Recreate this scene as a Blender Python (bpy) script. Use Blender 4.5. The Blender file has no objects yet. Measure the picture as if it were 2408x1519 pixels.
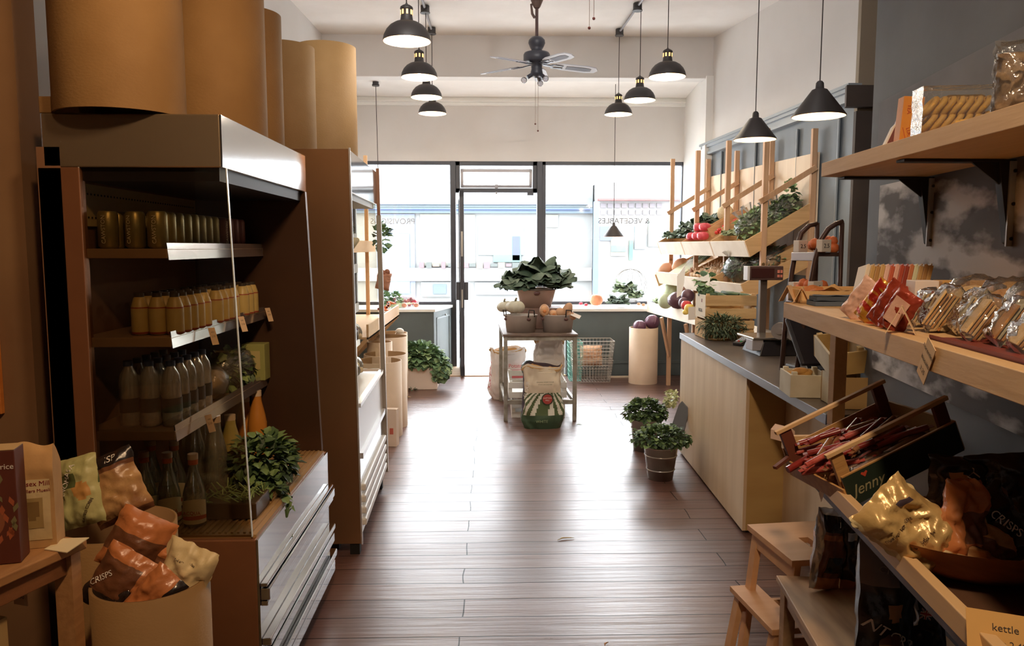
import bpy, bmesh, math, random
from mathutils import Vector, Matrix, noise
SC = bpy.context.scene
C = SC.collection
R = math.radians
PI = math.pi
# ---------------------------------------------------------------- camera
FP = 1800.0
PITCH, YAW = math.atan(180 / FP), math.atan(54 / FP)
cam_d = bpy.data.cameras.new('camera'); cam = bpy.data.objects.new('camera', cam_d); C.objects.link(cam)
cam.location = (0, 0, 1.6); cam.rotation_euler = (PI / 2 - PITCH, 0, -YAW)
cam_d.sensor_fit = 'HORIZONTAL'; cam_d.sensor_width = 36; cam_d.lens = FP / 2408 * 36
cam_d.clip_start = 0.02; cam_d.clip_end = 200
SC.camera = cam
# ---------------------------------------------------------------- daylight
W = bpy.data.worlds.new('sky'); SC.world = W; W.use_nodes = True
wn = W.node_tree.nodes; wl = W.node_tree.links; wn.clear()
wo = wn.new('ShaderNodeOutputWorld'); wb = wn.new('ShaderNodeBackground')
wb.inputs[0].default_value = (0.90, 0.95, 1.0, 1); wb.inputs[1].default_value = 19.0
wl.new(wb.outputs[0], wo.inputs[0])
SC.view_settings.view_transform = 'Standard'; SC.view_settings.look = 'None'
SC.view_settings.exposure = 0.35; SC.view_settings.gamma = 1; SC.view_settings.use_curve_mapping = False
SC.cycles.use_denoising = True
SC.cycles.max_bounces = 8; SC.cycles.diffuse_bounces = 5; SC.cycles.glossy_bounces = 4
SC.cycles.transparent_max_bounces = 24; SC.cycles.transmission_bounces = 6
SC.cycles.sample_clamp_indirect = 6; SC.cycles.caustics_reflective = False; SC.cycles.caustics_refractive = False
SC.cycles.blur_glossy = 0.5

def light(name, kind, loc, power, col=(1, 1, 1), size=.1, rot=(0, 0, 0), sy=None, **kw):
    d = bpy.data.lights.new(name, kind); d.energy = power; d.color = col
    if kind == 'AREA':
        d.shape = 'RECTANGLE'; d.size = size; d.size_y = sy or size
    elif kind != 'SUN': d.shadow_soft_size = size
    for k, v in kw.items():
        if k == 'portal': d.cycles.is_portal = v
        else: setattr(d, k, v)
    o = bpy.data.objects.new(name, d); C.objects.link(o); o.location = loc; o.rotation_euler = rot
    return o
light('window_portal', 'AREA', (0.4, 10.22, 1.76), 1, size=4.3, sy=1.9, rot=(R(-90), 0, 0), portal=True)
light('window_portal', 'AREA', (0.1, 10.22, 0.42), 1, size=1.2, sy=.85, rot=(R(-90), 0, 0), portal=True)
for q in (((.1, .3, 3.2), 72, (1, .60, .32), (52, 24)), ((-.1, 1.5, 2.7), 36, (1, .66, .38), (66, 50)), ((.1, .2, 3.2), 100, (1, .78, .54), (44, -38)), ((-.5, 3.3, 3.55), 48, (1, .97, .94), (84, 4)), ((1.2, 3.3, 3.55), 48, (1, .97, .94), (84, -2)), ((.3, 3.0, 3.5), 85, (1, .94, .88), (64, 0))):
    light('unseen_fill_spot', 'SPOT', q[0], q[1], q[2], .10, (R(q[3][0]), 0, R(q[3][1])), spot_size=R(110), spot_blend=.9)  # unseen spots added to brighten goods, fridge, beam and stand; no fixtures built

# ---------------------------------------------------------------- pixel -> place
_cy, _sy, _cp, _sp = math.cos(YAW), math.sin(YAW), math.cos(PITCH), math.sin(PITCH)
_D = Vector((_sy * _cp, _cy * _cp, -_sp)); _Rt = Vector((_cy, -_sy, 0)); _U = _Rt.cross(_D)
CAMP = Vector((0, 0, 1.6))
def ray(px, py): return _D + _Rt * ((px - 1204) / FP) - _U * ((py - 759.5) / FP)
def at(px, py, Y):
    r = ray(px, py); return CAMP + r * (Y / r.y)
def atz(px, py, z):
    r = ray(px, py); return CAMP + r * ((z - 1.6) / r.z)

# ---------------------------------------------------------------- materials
def lin(c):
    return tuple(((v / 255) / 12.92 if v / 255 <= .04045 else ((v / 255 + .055) / 1.055) ** 2.4) for v in c) + (1,)
MATS = {}
def mat(name, col, rough=.6, metal=0, col2=None, ns=None, bump=0, bs=None, spec=.5, em=None, ems=0, coat=0, trans=0, alpha=1, detail=4, ramp=(.35, .65), sss=0):
    if name in MATS: return MATS[name]
    m = bpy.data.materials.new(name); m.use_nodes = True; MATS[name] = m
    N, L = m.node_tree.nodes, m.node_tree.links
    b = N['Principled BSDF']
    b.inputs['Base Color'].default_value = lin(col); b.inputs['Roughness'].default_value = rough
    b.inputs['Metallic'].default_value = metal; b.inputs['Specular IOR Level'].default_value = spec
    b.inputs['Coat Weight'].default_value = coat; b.inputs['Transmission Weight'].default_value = trans; b.inputs['Alpha'].default_value = alpha
    if sss: b.inputs['Subsurface Weight'].default_value = sss; b.inputs['Subsurface Scale'].default_value = .01
    if em: b.inputs['Emission Color'].default_value = lin(em); b.inputs['Emission Strength'].default_value = ems
    if col2 or bump:
        tc = N.new('ShaderNodeTexCoord')
        def nz(s):
            mp = N.new('ShaderNodeMapping'); mp.inputs['Scale'].default_value = s if isinstance(s, tuple) else (s, s, s)
            n = N.new('ShaderNodeTexNoise'); n.inputs['Scale'].default_value = 1; n.inputs['Detail'].default_value = detail
            L.new(tc.outputs['Object'], mp.inputs[0]); L.new(mp.outputs[0], n.inputs['Vector']); return n
        if col2:
            n = nz(ns or 8); r = N.new('ShaderNodeValToRGB')
            r.color_ramp.elements[0].position, r.color_ramp.elements[1].position = ramp
            r.color_ramp.elements[0].color = lin(col); r.color_ramp.elements[1].color = lin(col2)
            L.new(n.outputs[0], r.inputs[0]); L.new(r.outputs[0], b.inputs['Base Color'])
        if bump:
            n = nz(bs or ns or 40); bp = N.new('ShaderNodeBump'); bp.inputs['Strength'].default_value = bump; bp.inputs['Distance'].default_value = .01
            L.new(n.outputs[0], bp.inputs['Height']); L.new(bp.outputs[0], b.inputs['Normal'])
    return m
def film(name, tint=(255, 255, 255), gl=.12, rough=.05, op=0.0, bump=0, bs=60):
    """clear sheet: see-through with a fresnel gloss"""
    if name in MATS: return MATS[name]
    m = bpy.data.materials.new(name); m.use_nodes = True; MATS[name] = m
    N, L = m.node_tree.nodes, m.node_tree.links; N.clear()
    out = N.new('ShaderNodeOutputMaterial'); mx = N.new('ShaderNodeMixShader'); tr = N.new('ShaderNodeBsdfTransparent')
    g = N.new('ShaderNodeBsdfGlossy'); fr = N.new('ShaderNodeLayerWeight'); fr.inputs[0].default_value = .25
    ma = N.new('ShaderNodeMath'); ma.operation = 'MULTIPLY_ADD'; ma.inputs[1].default_value = .8; ma.inputs[2].default_value = gl
    tr.inputs[0].default_value = lin(tint); g.inputs['Roughness'].default_value = rough
    L.new(fr.outputs['Fresnel'], ma.inputs[0]); L.new(ma.outputs[0], mx.inputs[0])
    a = tr
    if op:
        d = N.new('ShaderNodeBsdfDiffuse'); d.inputs[0].default_value = lin(tint); m2 = N.new('ShaderNodeMixShader'); m2.inputs[0].default_value = op
        L.new(tr.outputs[0], m2.inputs[1]); L.new(d.outputs[0], m2.inputs[2]); a = m2
    L.new(a.outputs[0], mx.inputs[1]); L.new(g.outputs[0], mx.inputs[2]); L.new(mx.outputs[0], out.inputs[0])
    if bump:
        tc = N.new('ShaderNodeTexCoord'); n = N.new('ShaderNodeTexNoise'); n.inputs['Scale'].default_value = bs; n.inputs['Detail'].default_value = 3
        bp = N.new('ShaderNodeBump'); bp.inputs['Strength'].default_value = bump; bp.inputs['Distance'].default_value = .01
        L.new(tc.outputs['Object'], n.inputs['Vector']); L.new(n.outputs[0], bp.inputs['Height']); L.new(bp.outputs[0], g.inputs['Normal'])
    return m
def wood(name, c1, c2, axis=0, rough=.55, s=1.0, fine=60):
    sc = [fine * s] * 3; sc[axis] = 2.2 * s
    return mat(name, c1, rough, col2=c2, ns=tuple(sc), bump=.12, bs=tuple(sc), ramp=(.3, .7))

# ---------------------------------------------------------------- mesh builder
class B:
    def __init__(s): s.v = []; s.f = []; s.mi = []; s.sm = []; s.M = None
    def T(s, M=None): s.M = M; return s
    def add(s, vs, fs, m=0, smooth=False):
        n = len(s.v)
        if s.M is not None: vs = [s.M @ Vector(v) for v in vs]
        s.v += [tuple(v) for v in vs]
        for i, f in enumerate(fs):
            s.f.append([n + k for k in f]); s.mi.append(m[i] if isinstance(m, list) else m); s.sm.append(smooth)
        return s
    def box(s, x0, x1, y0, y1, z0, z1, m=0):
        vs = [(x, y, z) for z in (z0, z1) for y in (y0, y1) for x in (x0, x1)]
        return s.add(vs, [(0, 2, 3, 1), (4, 5, 7, 6), (0, 1, 5, 4), (2, 6, 7, 3), (0, 4, 6, 2), (1, 3, 7, 5)], m)
    def cb(s, c, sz, m=0, rot=None):
        vs = [Vector(((i & 1) - .5, ((i >> 1) & 1) - .5, ((i >> 2) & 1) - .5)) for i in range(8)]
        vs = [Vector((v.x * sz[0], v.y * sz[1], v.z * sz[2])) for v in vs]
        if rot is not None: vs = [rot @ v for v in vs]
        return s.add([v + Vector(c) for v in vs], [(0, 2, 3, 1), (4, 5, 7, 6), (0, 1, 5, 4), (2, 6, 7, 3), (0, 4, 6, 2), (1, 3, 7, 5)], m)
    def bar(s, p0, p1, w, h, m=0, up=(0, 0, 1)):
        p0, p1 = Vector(p0), Vector(p1); d = (p1 - p0); ln = d.length; d.normalize()
        sd = d.cross(Vector(up))
        if sd.length < 1e-4: sd = d.cross(Vector((1, 0, 0)))
        sd.normalize(); u = sd.cross(d)
        return s.cb((p0 + p1) / 2, (w, ln, h), m, Matrix((sd, d, u)).transposed())
    def cyl(s, p0, p1, r0, r1=None, n=16, m=0, caps=True, mc=None):
        r1 = r0 if r1 is None else r1; p0, p1 = Vector(p0), Vector(p1); d = (p1 - p0).normalized()
        a = d.cross(Vector((0, 0, 1)));
        if a.length < 1e-4: a = Vector((1, 0, 0))
        a.normalize(); b = d.cross(a)
        ring = lambda p, r: [p + (a * math.cos(2 * PI * i / n) + b * math.sin(2 * PI * i / n)) * r for i in range(n)]
        s.add(ring(p0, r0) + ring(p1, r1), [(i, (i + 1) % n, n + (i + 1) % n, n + i) for i in range(n)], m, True)
        if caps:
            if r0 > 1e-5: s.add(ring(p0, r0), [tuple(range(n))[::-1]], m if mc is None else mc)
            if r1 > 1e-5: s.add(ring(p1, r1), [tuple(range(n))], m if mc is None else mc)
        return s
    def lathe(s, prof, c=(0, 0, 0), n=24, m=0, sx=1, sy=1, fn=None, smooth=True):
        vs = []
        for r, z in prof:
            for i in range(n):
                a = 2 * PI * i / n; k = fn(a, z) if fn else 1
                vs.append((c[0] + r * k * sx * math.cos(a), c[1] + r * k * sy * math.sin(a), c[2] + z))
        fs = []; mm = []
        for j in range(len(prof) - 1):
            for i in range(n):
                fs.append((j * n + i, j * n + (i + 1) % n, (j + 1) * n + (i + 1) % n, (j + 1) * n + i))
                mm.append(m[j] if isinstance(m, list) else m)
        return s.add(vs, fs, mm, smooth)
    def disc(s, c, r, n=20, m=0, sx=1, sy=1):
        return s.add([(c[0] + r * sx * math.cos(2 * PI * i / n), c[1] + r * sy * math.sin(2 * PI * i / n), c[2]) for i in range(n)], [tuple(range(n))], m)
    def sph(s, c, r, n=16, m=0, fn=None, sc=(1, 1, 1)):
        h = n // 2; vs = [];
        for j in range(h + 1):
            t = PI * j / h
            for i in range(n):
                a = 2 * PI * i / n; d = Vector((math.sin(t) * math.cos(a), math.sin(t) * math.sin(a), math.cos(t)))
                k = r * (fn(d, a, t) if fn else 1); vs.append((c[0] + d.x * k * sc[0], c[1] + d.y * k * sc[1], c[2] + d.z * k * sc[2]))
        return s.add(vs, [(j * n + i, (j + 1) * n + i, (j + 1) * n + (i + 1) % n, j * n + (i + 1) % n) for j in range(h) for i in range(n)], m, True)
    def tube(s, pts, r, n=8, m=0):
        pts = [Vector(p) for p in pts]; rings = []
        u = None
        for i, p in enumerate(pts):
            d = (pts[min(i + 1, len(pts) - 1)] - pts[max(i - 1, 0)]).normalized()
            if u is None: u = d.cross(Vector((.13, .07, 1)).normalized()); u.normalize()
            u = (u - d * u.dot(d)).normalized(); b = d.cross(u)
            rr = r[i] if isinstance(r, (list, tuple)) else r
            rings += [p + (u * math.cos(2 * PI * k / n) + b * math.sin(2 * PI * k / n)) * rr for k in range(n)]
        k = len(pts)
        fs = [(j * n + i, j * n + (i + 1) % n, (j + 1) * n + (i + 1) % n, (j + 1) * n + i) for j in range(k - 1) for i in range(n)]
        fs += [tuple(range(n))[::-1], tuple((k - 1) * n + i for i in range(n))]
        return s.add(rings, fs, m, True)
    def grid(s, fn, nu, nv, m=0, smooth=True):
        vs = [fn(i / nu, j / nv) for j in range(nv + 1) for i in range(nu + 1)]
        fs = []; mm = []
        for j in range(nv):
            for i in range(nu):
                a = j * (nu + 1) + i; fs.append((a, a + 1, a + nu + 2, a + nu + 1))
                mm.append(m((i + .5) / nu, (j + .5) / nv) if callable(m) else m)
        return s.add(vs, fs, mm, smooth)
    def quad(s, *p, m=0): return s.add(p, [tuple(range(len(p)))], m)
    def prism(s, pts, ax, a0, a1, m=0):
        """pts: 2-D outline in the two other axes, pushed from a0 to a1 along ax"""
        def mk(p, a): q = [p[0], p[1]]; q.insert(ax, a); return tuple(q)
        n = len(pts); vs = [mk(p, a0) for p in pts] + [mk(p, a1) for p in pts]
        return s.add(vs, [tuple(range(n)), tuple(range(2 * n - 1, n - 1, -1))] + [(i, n + i, n + (i + 1) % n, (i + 1) % n) for i in range(n)], m)

def wmat(o):
    m = Matrix.Translation(o.location) @ o.rotation_euler.to_matrix().to_4x4()
    return wmat(o.parent) @ m if o.parent else m
def obj(name, b, mats, parent=None, bevel=0, world=False, **props):
    me = bpy.data.meshes.new(name)
    vs = b.v
    if world and parent is not None:
        inv = wmat(parent).inverted()
        vs = [inv @ Vector(v) for v in vs]
    me.from_pydata(vs, [], b.f)
    for m in (mats if isinstance(mats, (list, tuple)) else [mats]): me.materials.append(m)
    me.polygons.foreach_set('material_index', b.mi); me.polygons.foreach_set('use_smooth', b.sm); me.update()
    bm = bmesh.new(); bm.from_mesh(me)
    if not any(b.sm): bmesh.ops.recalc_face_normals(bm, faces=bm.faces)
    bm.to_mesh(me); bm.free()
    o = bpy.data.objects.new(name, me); C.objects.link(o); o.parent = parent
    if bevel:
        bv = o.modifiers.new('bevel', 'BEVEL'); bv.width = bevel; bv.segments = 2; bv.limit_method = 'ANGLE'
    for k, v in props.items(): o[k] = v
    return o
def thing(name, label, cat, loc=(0, 0, 0), rz=0, group=None, rot=None):
    o = bpy.data.objects.new(name, None); C.objects.link(o); o.location = loc; o.rotation_euler = rot or (0, 0, rz)
    o.empty_display_size = .05; o['label'] = label; o['category'] = cat
    if group: o['group'] = group
    return o
def tag(o, label, cat, group=None, kind=None):
    o['label'] = label; o['category'] = cat
    if group: o['group'] = group
    if kind: o['kind'] = kind
    return o
def single(name, b, mats, label, cat, loc=(0, 0, 0), rot=(0, 0, 0), group=None, bevel=0, kind=None):
    o = obj(name, b, mats, bevel=bevel); o.location = loc; o.rotation_euler = rot
    return tag(o, label, cat, group, kind)
def struct(name, b, mats, bevel=0, parent=None):
    o = obj(name, b, mats, parent, bevel)
    if parent is None: o['kind'] = 'structure'
    return o
def dup(root, loc, rot=None, label=None, group=None, scale=None):
    r = root.copy(); C.objects.link(r); r.location = loc
    if rot is not None: r.rotation_euler = rot
    if scale is not None: r.scale = (scale,) * 3 if not isinstance(scale, tuple) else scale
    if label: r['label'] = label
    if group: r['group'] = group
    for ch in list(root.children):
        c = ch.copy(); C.objects.link(c); c.parent = r
        for g in list(ch.children):
            d = g.copy(); C.objects.link(d); d.parent = c
    return r
def text(txt, size, m, parent=None, loc=(0, 0, 0), rot=(0, 0, 0), name='lettering', ext=.0004, mirror=False, align='CENTER', shear=0):
    cu = bpy.data.curves.new('t', 'FONT'); cu.body = txt; cu.size = size; cu.extrude = ext; cu.align_x = align; cu.align_y = 'CENTER'; cu.resolution_u = 3; cu.shear = shear
    t = bpy.data.objects.new('t', cu); C.objects.link(t)
    me = bpy.data.meshes.new_from_object(t); bpy.data.objects.remove(t)
    me.name = name
    me.materials.clear(); me.materials.append(m)
    if mirror:
        for v in me.vertices: v.co.x *= -1
    o = bpy.data.objects.new(name, me); C.objects.link(o); o.parent = parent; o.location = loc; o.rotation_euler = rot
    return o
def rnd(a, b): return random.uniform(a, b)
random.seed(7)
# ================================================================ setting
PAINT = mat('cream_wall_paint', (222, 219, 216), .85, col2=(217, 213, 209), ns=1.5)
CEILP = mat('white_ceiling_paint', (240, 236, 232), .9, col2=(232, 227, 222), ns=2, bump=.05, bs=30)
GREYP = mat('blue_grey_paint', (128, 136, 143), .6, col2=(116, 123, 130), ns=2.5, bump=.04, bs=50)
RISER = mat('dark_grey_green_paint', (92, 102, 104), .6, col2=(84, 93, 95), ns=3)
FRAME = mat('charcoal_window_frame', (70, 72, 80), .45)
WHITE = mat('white_gloss_paint', (240, 240, 236), .4)
GLASS = film('window_glass', gl=.02)
BROWNW = mat('brown_wall_paint', (150, 118, 84), .8, col2=(132, 100, 70), ns=2)
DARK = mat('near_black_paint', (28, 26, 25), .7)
# painted floor boards running across the shop
fm = bpy.data.materials.new('painted_floor_boards'); fm.use_nodes = True
N, L = fm.node_tree.nodes, fm.node_tree.links; b = N['Principled BSDF']
tc = N.new('ShaderNodeTexCoord'); mp = N.new('ShaderNodeMapping'); L.new(tc.outputs['Object'], mp.inputs[0]); mp.inputs['Rotation'].default_value = (0, 0, R(.3))
br = N.new('ShaderNodeTexBrick'); br.offset = .43; br.offset_frequency = 2; mp.inputs['Location'].default_value = (.12, 0, 0); br.squash = 1; br.inputs['Scale'].default_value = 1
for k, v in (('Brick Width', 2.3), ('Row Height', .168), ('Mortar Size', .0032), ('Mortar Smooth', .25), ('Bias', 0)): br.inputs[k].default_value = v
br.inputs['Color1'].default_value = lin((122, 88, 76)); br.inputs['Color2'].default_value = lin((98, 68, 58)); br.inputs['Mortar'].default_value = lin((30, 20, 16))
wv_ = N.new('ShaderNodeTexNoise'); wv_.inputs['Scale'].default_value = 2.6; L.new(tc.outputs['Object'], wv_.inputs['Vector'])
wm_ = N.new('ShaderNodeVectorMath'); wm_.operation = 'MULTIPLY_ADD'; wm_.inputs[1].default_value = (.05, .022, 0); L.new(wv_.outputs['Color'], wm_.inputs[0]); L.new(mp.outputs[0], wm_.inputs[2]); L.new(wm_.outputs[0], br.inputs['Vector'])
def _noise(scale, det=5, rough=.55):
    m_ = N.new('ShaderNodeMapping'); m_.inputs['Scale'].default_value = scale; n_ = N.new('ShaderNodeTexNoise'); n_.inputs['Scale'].default_value = 1
    n_.inputs['Detail'].default_value = det; n_.inputs['Roughness'].default_value = rough
    L.new(tc.outputs['Object'], m_.inputs[0]); L.new(m_.outputs[0], n_.inputs['Vector']); return n_
n1 = _noise((1.2, 26, 1), 6); n2 = _noise((3.2, 9, 1), 4); n3 = _noise((.8, 1.2, 1), 3); n4 = _noise((7, 60, 1), 8, .7)
mx = N.new('ShaderNodeMix'); mx.data_type = 'RGBA'; mx.blend_type = 'MULTIPLY'; mx.inputs[0].default_value = .6
r1 = N.new('ShaderNodeValToRGB'); r1.color_ramp.elements[0].position = .3; r1.color_ramp.elements[0].color = (.62, .56, .54, 1); r1.color_ramp.elements[1].position = .62; r1.color_ramp.elements[1].color = (1, 1, 1, 1)
L.new(n1.outputs[0], r1.inputs[0]); L.new(br.outputs['Color'], mx.inputs[6]); L.new(r1.outputs[0], mx.inputs[7])
# worn dark specks
r3 = N.new('ShaderNodeValToRGB'); r3.color_ramp.elements[0].position = .30; r3.color_ramp.elements[0].color = (.25, .2, .18, 1); r3.color_ramp.elements[1].position = .335; r3.color_ramp.elements[1].color = (1, 1, 1, 1)
L.new(n4.outputs[0], r3.inputs[0]); mx2 = N.new('ShaderNodeMix'); mx2.data_type = 'RGBA'; mx2.blend_type = 'MULTIPLY'; mx2.inputs[0].default_value = .8
L.new(mx.outputs[2], mx2.inputs[6]); L.new(r3.outputs[0], mx2.inputs[7]); L.new(mx2.outputs[2], b.inputs['Base Color'])
rr = N.new('ShaderNodeMapRange'); rr.inputs[3].default_value = .26; rr.inputs[4].default_value = .50; L.new(n3.outputs[0], rr.inputs[0]); L.new(rr.outputs[0], b.inputs['Roughness'])
b.inputs['Coat Roughness'].default_value = .30
for nm_, v_ in (('Specular IOR Level', .72), ('Coat Weight', .26)):          # no gloss down in the joints or in the worn specks
    f_ = N.new('ShaderNodeMath'); f_.operation = 'MULTIPLY_ADD'; f_.inputs[1].default_value = -v_ * .72; f_.inputs[2].default_value = v_; L.new(br.outputs['Fac'], f_.inputs[0])
    g_ = N.new('ShaderNodeMath'); g_.operation = 'MULTIPLY'; L.new(f_.outputs[0], g_.inputs[0]); L.new(r3.outputs[0], g_.inputs[1]); L.new(g_.outputs[0], b.inputs[nm_])
ad = N.new('ShaderNodeMath'); ad.operation = 'MULTIPLY_ADD'; ad.inputs[1].default_value = .55; L.new(n2.outputs[0], ad.inputs[0]); L.new(n1.outputs[0], ad.inputs[2])
sb = N.new('ShaderNodeMath'); sb.operation = 'MULTIPLY_ADD'; sb.inputs[1].default_value = -.7; L.new(br.outputs['Fac'], sb.inputs[0]); L.new(ad.outputs[0], sb.inputs[2])
bp = N.new('ShaderNodeBump'); bp.inputs['Strength'].default_value = .75; bp.inputs['Distance'].default_value = .007
L.new(sb.outputs[0], bp.inputs['Height']); L.new(bp.outputs[0], b.inputs['Normal'])

struct('floor', B().box(-2.6, 3.9, -1.6, 10.2, -.06, 0), fm)
def cz(y): return 3.93 - .04 * (8.9 - y)
struct('ceiling', B().prism([(-1.6, cz(-1.6)), (8.9, cz(8.9)), (8.9, 4.1), (-1.6, 4.1)], 0, -2.6, 3.9), CEILP)
struct('ceiling_bay', B().box(-1.9, 2.75, 8.85, 10.3, 3.50, 3.6), CEILP)
struct('trim_1', B().box(-1.95, 2.8, 8.75, 8.95, 3.475, 4.0), PAINT, .01)          # downstand over the window bay
struct('trim_2', B().box(-1.8, 2.6, 10.02, 10.1, 3.44, 3.5).box(-1.8, 2.6, 10.05, 10.1, 3.40, 3.44), WHITE, .006)
struct('wall_left', B().box(-2.0, -1.83, 2.62, 8.9, 0, 4.0).box(-1.9, -1.78, 8.9, 10.3, 0, 3.6), PAINT)
struct('wall_left_alcove', B().box(-2.6, -1.475, 2.5, 2.62, 0, 4.0), BROWNW)
struct('wall_left_near', B().box(-2.6, -2.4, -1.6, 2.5, 0, 4.0), BROWNW)
struct('wall_right_near', B().box(3.8, 3.95, -1.6, 6.0, 0, 4.0), BROWNW)
struct('wall_back', B().box(-2.6, 3.9, -1.7, -1.6, 0, 4.0), PAINT)
struct('wall_front', B().box(-1.9, 2.75, 10.1, 10.3, 2.70, 3.6).box(-1.9, -.50, 10.1, 10.3, -.2, .83).box(.68, 2.75, 10.1, 10.3, -.2, .83), [PAINT])
# right wall: splayed line from (2.50, 8.9) to (2.84, 6.0)
def rw(y): return 2.50 + .117 * (8.9 - y)
XR = rw(6.0)
struct('wall_right', B().prism([(2.50, 8.9), (XR, 6.0), (XR + .3, 6.0), (2.8, 8.9)], 2, 2.72, 4.0)
       .prism([(XR, 6.0), (XR, 5.95), (3.9, 5.95), (3.9, 6.0)], 2, 0, 4.0, 1), [PAINT, mat('taupe_wall_paint', (150, 136, 118), .85)])
struct('wall_right_panelling', B().prism([(2.50, 8.9), (XR, 6.0), (XR + .3, 6.0), (2.8, 8.9)], 2, 0, 2.72), GREYP)
struct('wall_right_bay', B().prism([(2.44, 8.95), (2.55, 10.12), (2.8, 10.12), (2.8, 8.95)], 2, 0, 3.55).box(2.44, 2.56, 8.72, 8.95, 0, 3.5), mat('white_wall_paint', (236, 234, 230), .8))
rl = B()
for (o0, z0, z1) in ((.085, .075, .10), (.065, .045, .075), (.04, .0, .045), (.055, -.03, 0.0)):
    rl.add([(2.50 - o0, 8.88, 2.66 + z0), (XR - o0, 5.93, 2.745 + z0), (XR + .02, 5.93, 2.745 + z0), (2.52, 8.88, 2.66 + z0),
            (2.50 - o0, 8.88, 2.66 + z1), (XR - o0, 5.93, 2.745 + z1), (XR + .02, 5.93, 2.745 + z1), (2.52, 8.88, 2.66 + z1)],
           [(0, 3, 2, 1), (4, 5, 6, 7), (0, 1, 5, 4), (1, 2, 6, 5), (2, 3, 7, 6), (3, 0, 4, 7)])
struct('trim_3', rl, mat('blue_grey_gloss_paint', (150, 158, 165), .35))
pil = B()
for y in (8.45, 7.65, 6.85, 6.2):                                                  # flat pilaster strips on the panelling
    x = rw(y); pil.prism([(x - .012, y), (x + .02, y), (x - .02 + .117 * .05, y - .055), (x - .032 + .117 * .05, y - .055)], 2, 0, 2.63)
struct('trim_4', pil, MATS['blue_grey_gloss_paint'])
struct('wall_right_end', B().prism([(XR - .03, 5.94), (3.9, 5.94), (3.9, 5.9), (XR - .03, 5.9)], 2, 0, 2.63).prism([(XR - .10, 5.95), (3.9, 5.95), (3.9, 5.88), (XR - .12, 5.88)], 2, 2.66, 2.82), mat('dark_brown_grey_paint', (74, 64, 58), .7, col2=(62, 54, 50), ns=3))
# chimney breast with the shelves, turned 8.8 degrees
DX = .155
def bw(y): return 1.46 + DX * (y - 2.5)
struct('wall_right_breast', B().prism([(bw(-1.6), -1.6), (bw(3.13), 3.13), (bw(3.13) + .6, 3.22), (bw(-1.6) + 1.6, -1.6)], 2, 0, 4.0), mat('slate_grey_paint', (112, 116, 124), .7, col2=(100, 102, 108), ns=1.6, bump=.06, bs=30))
# sheet of unpainted, smeared render board on the breast
sm_ = mat('smeared_plaster_board', (92, 86, 86), .75, col2=(222, 222, 224), ns=(1.6, 3.2, 8), bump=.1, bs=12, detail=5, ramp=(.46, .57))
zt = lambda y: 2.02
bd = B()
def brd(y0, y1, z0, z1, m, off=.012):
    for (a, c) in ((y0, y1),):
        bd.prism([(bw(a) - off, a), (bw(c) - off, c), (bw(c) + .005, c), (bw(a) + .005, a)], 2, z0, z1, m)
brd(.3, 2.97, 1.12, 1.835, 0); brd(.3, 3.02, 1.875, 2.16, 1)
struct('wall_right_board', bd, [sm_, mat('pale_plaster_board', (136, 138, 146), .8, col2=(120, 121, 128), ns=3)])

# ---------------------------------------------------------------- shop front
YG = 10.15
def frame_rect(b, x0, x1, z0, z1, w, y0=YG - .04, y1=YG + .04, l=1, r=1, t=1, bt=1):
    if l: b.box(x0, x0 + w, y0, y1, z0, z1)
    if r: b.box(x1 - w, x1, y0, y1, z0, z1)
    if t: b.box(x0, x1, y0, y1, z1 - w, z1)
    if bt: b.box(x0, x1, y0, y1, z0, z0 + w)
    return b
w1 = struct('window_1', frame_rect(B(), -1.78, -.46, .83, 2.70, .045), FRAME, .004)
struct('glass', B().box(-1.74, -.50, YG - .004, YG + .004, .87, 2.66), GLASS, parent=w1)
SIGNW = mat('white_vinyl_lettering', (250, 250, 250), .6, em=(255, 255, 255), ems=0)
p = at(976, 521, YG)
text('PROVISIONS', .105, SIGNW, w1, (p.x, YG + .006, p.z), (PI / 2, 0, 0), mirror=True, align='LEFT')
w2 = struct('window_2', frame_rect(B(), .70, 2.58, .83, 2.70, .045), FRAME, .004)
struct('glass', B().box(.74, 2.54, YG - .004, YG + .004, .87, 2.66), GLASS, parent=w2)
p = at(1528, 520, YG)
text('& VEGETABLES', .105, mat('grey_vinyl_lettering', (150, 152, 158), .6), w2, (p.x, YG + .006, p.z), (PI / 2, 0, 0), mirror=True, align='LEFT')
w3 = struct('window_3', frame_rect(B(), -.43, .63, 2.30, 2.70, .055), FRAME, .004)
hop = B(); M_ = Matrix.Translation((0, YG - .05, 2.60)) @ Matrix.Rotation(R(18), 4, 'X'); hop.T(M_)
for q in ((-.365, -.33, -.24, 0), (.53, .565, -.24, 0), (-.365, .565, -.24, -.205), (-.365, .565, -.035, 0)): hop.box(q[0], q[1], -.02, .02, q[2], q[3])
hop.box(.08, .12, -.05, -.01, -.26, -.19).box(.09, .11, -.12, -.03, -.30, -.28)
struct('sash', hop, mat('pale_grey_sash_paint', (190, 188, 192), .5), parent=w3)
struct('glass', B().T(M_).box(-.33, .53, -.003, .003, -.205, -.035), GLASS, parent=w3)
d1 = struct('door_1', B().box(-.50, -.43, YG - .06, YG + .06, 0, 2.70).box(.63, .70, YG - .06, YG + .06, 0, 2.70).box(.50, .58, YG - .10, YG - .05, 2.26, 2.30), FRAME, .006)
lf = B(); L0 = Vector((-.37, 10.10, 0)); L1 = Vector((-.325, 9.28, 0)); ang = math.atan2(L1.y - L0.y, L1.x - L0.x)
ML = Matrix.Translation(L0) @ Matrix.Rotation(ang, 4, 'Z'); ln = (L1 - L0).length
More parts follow.
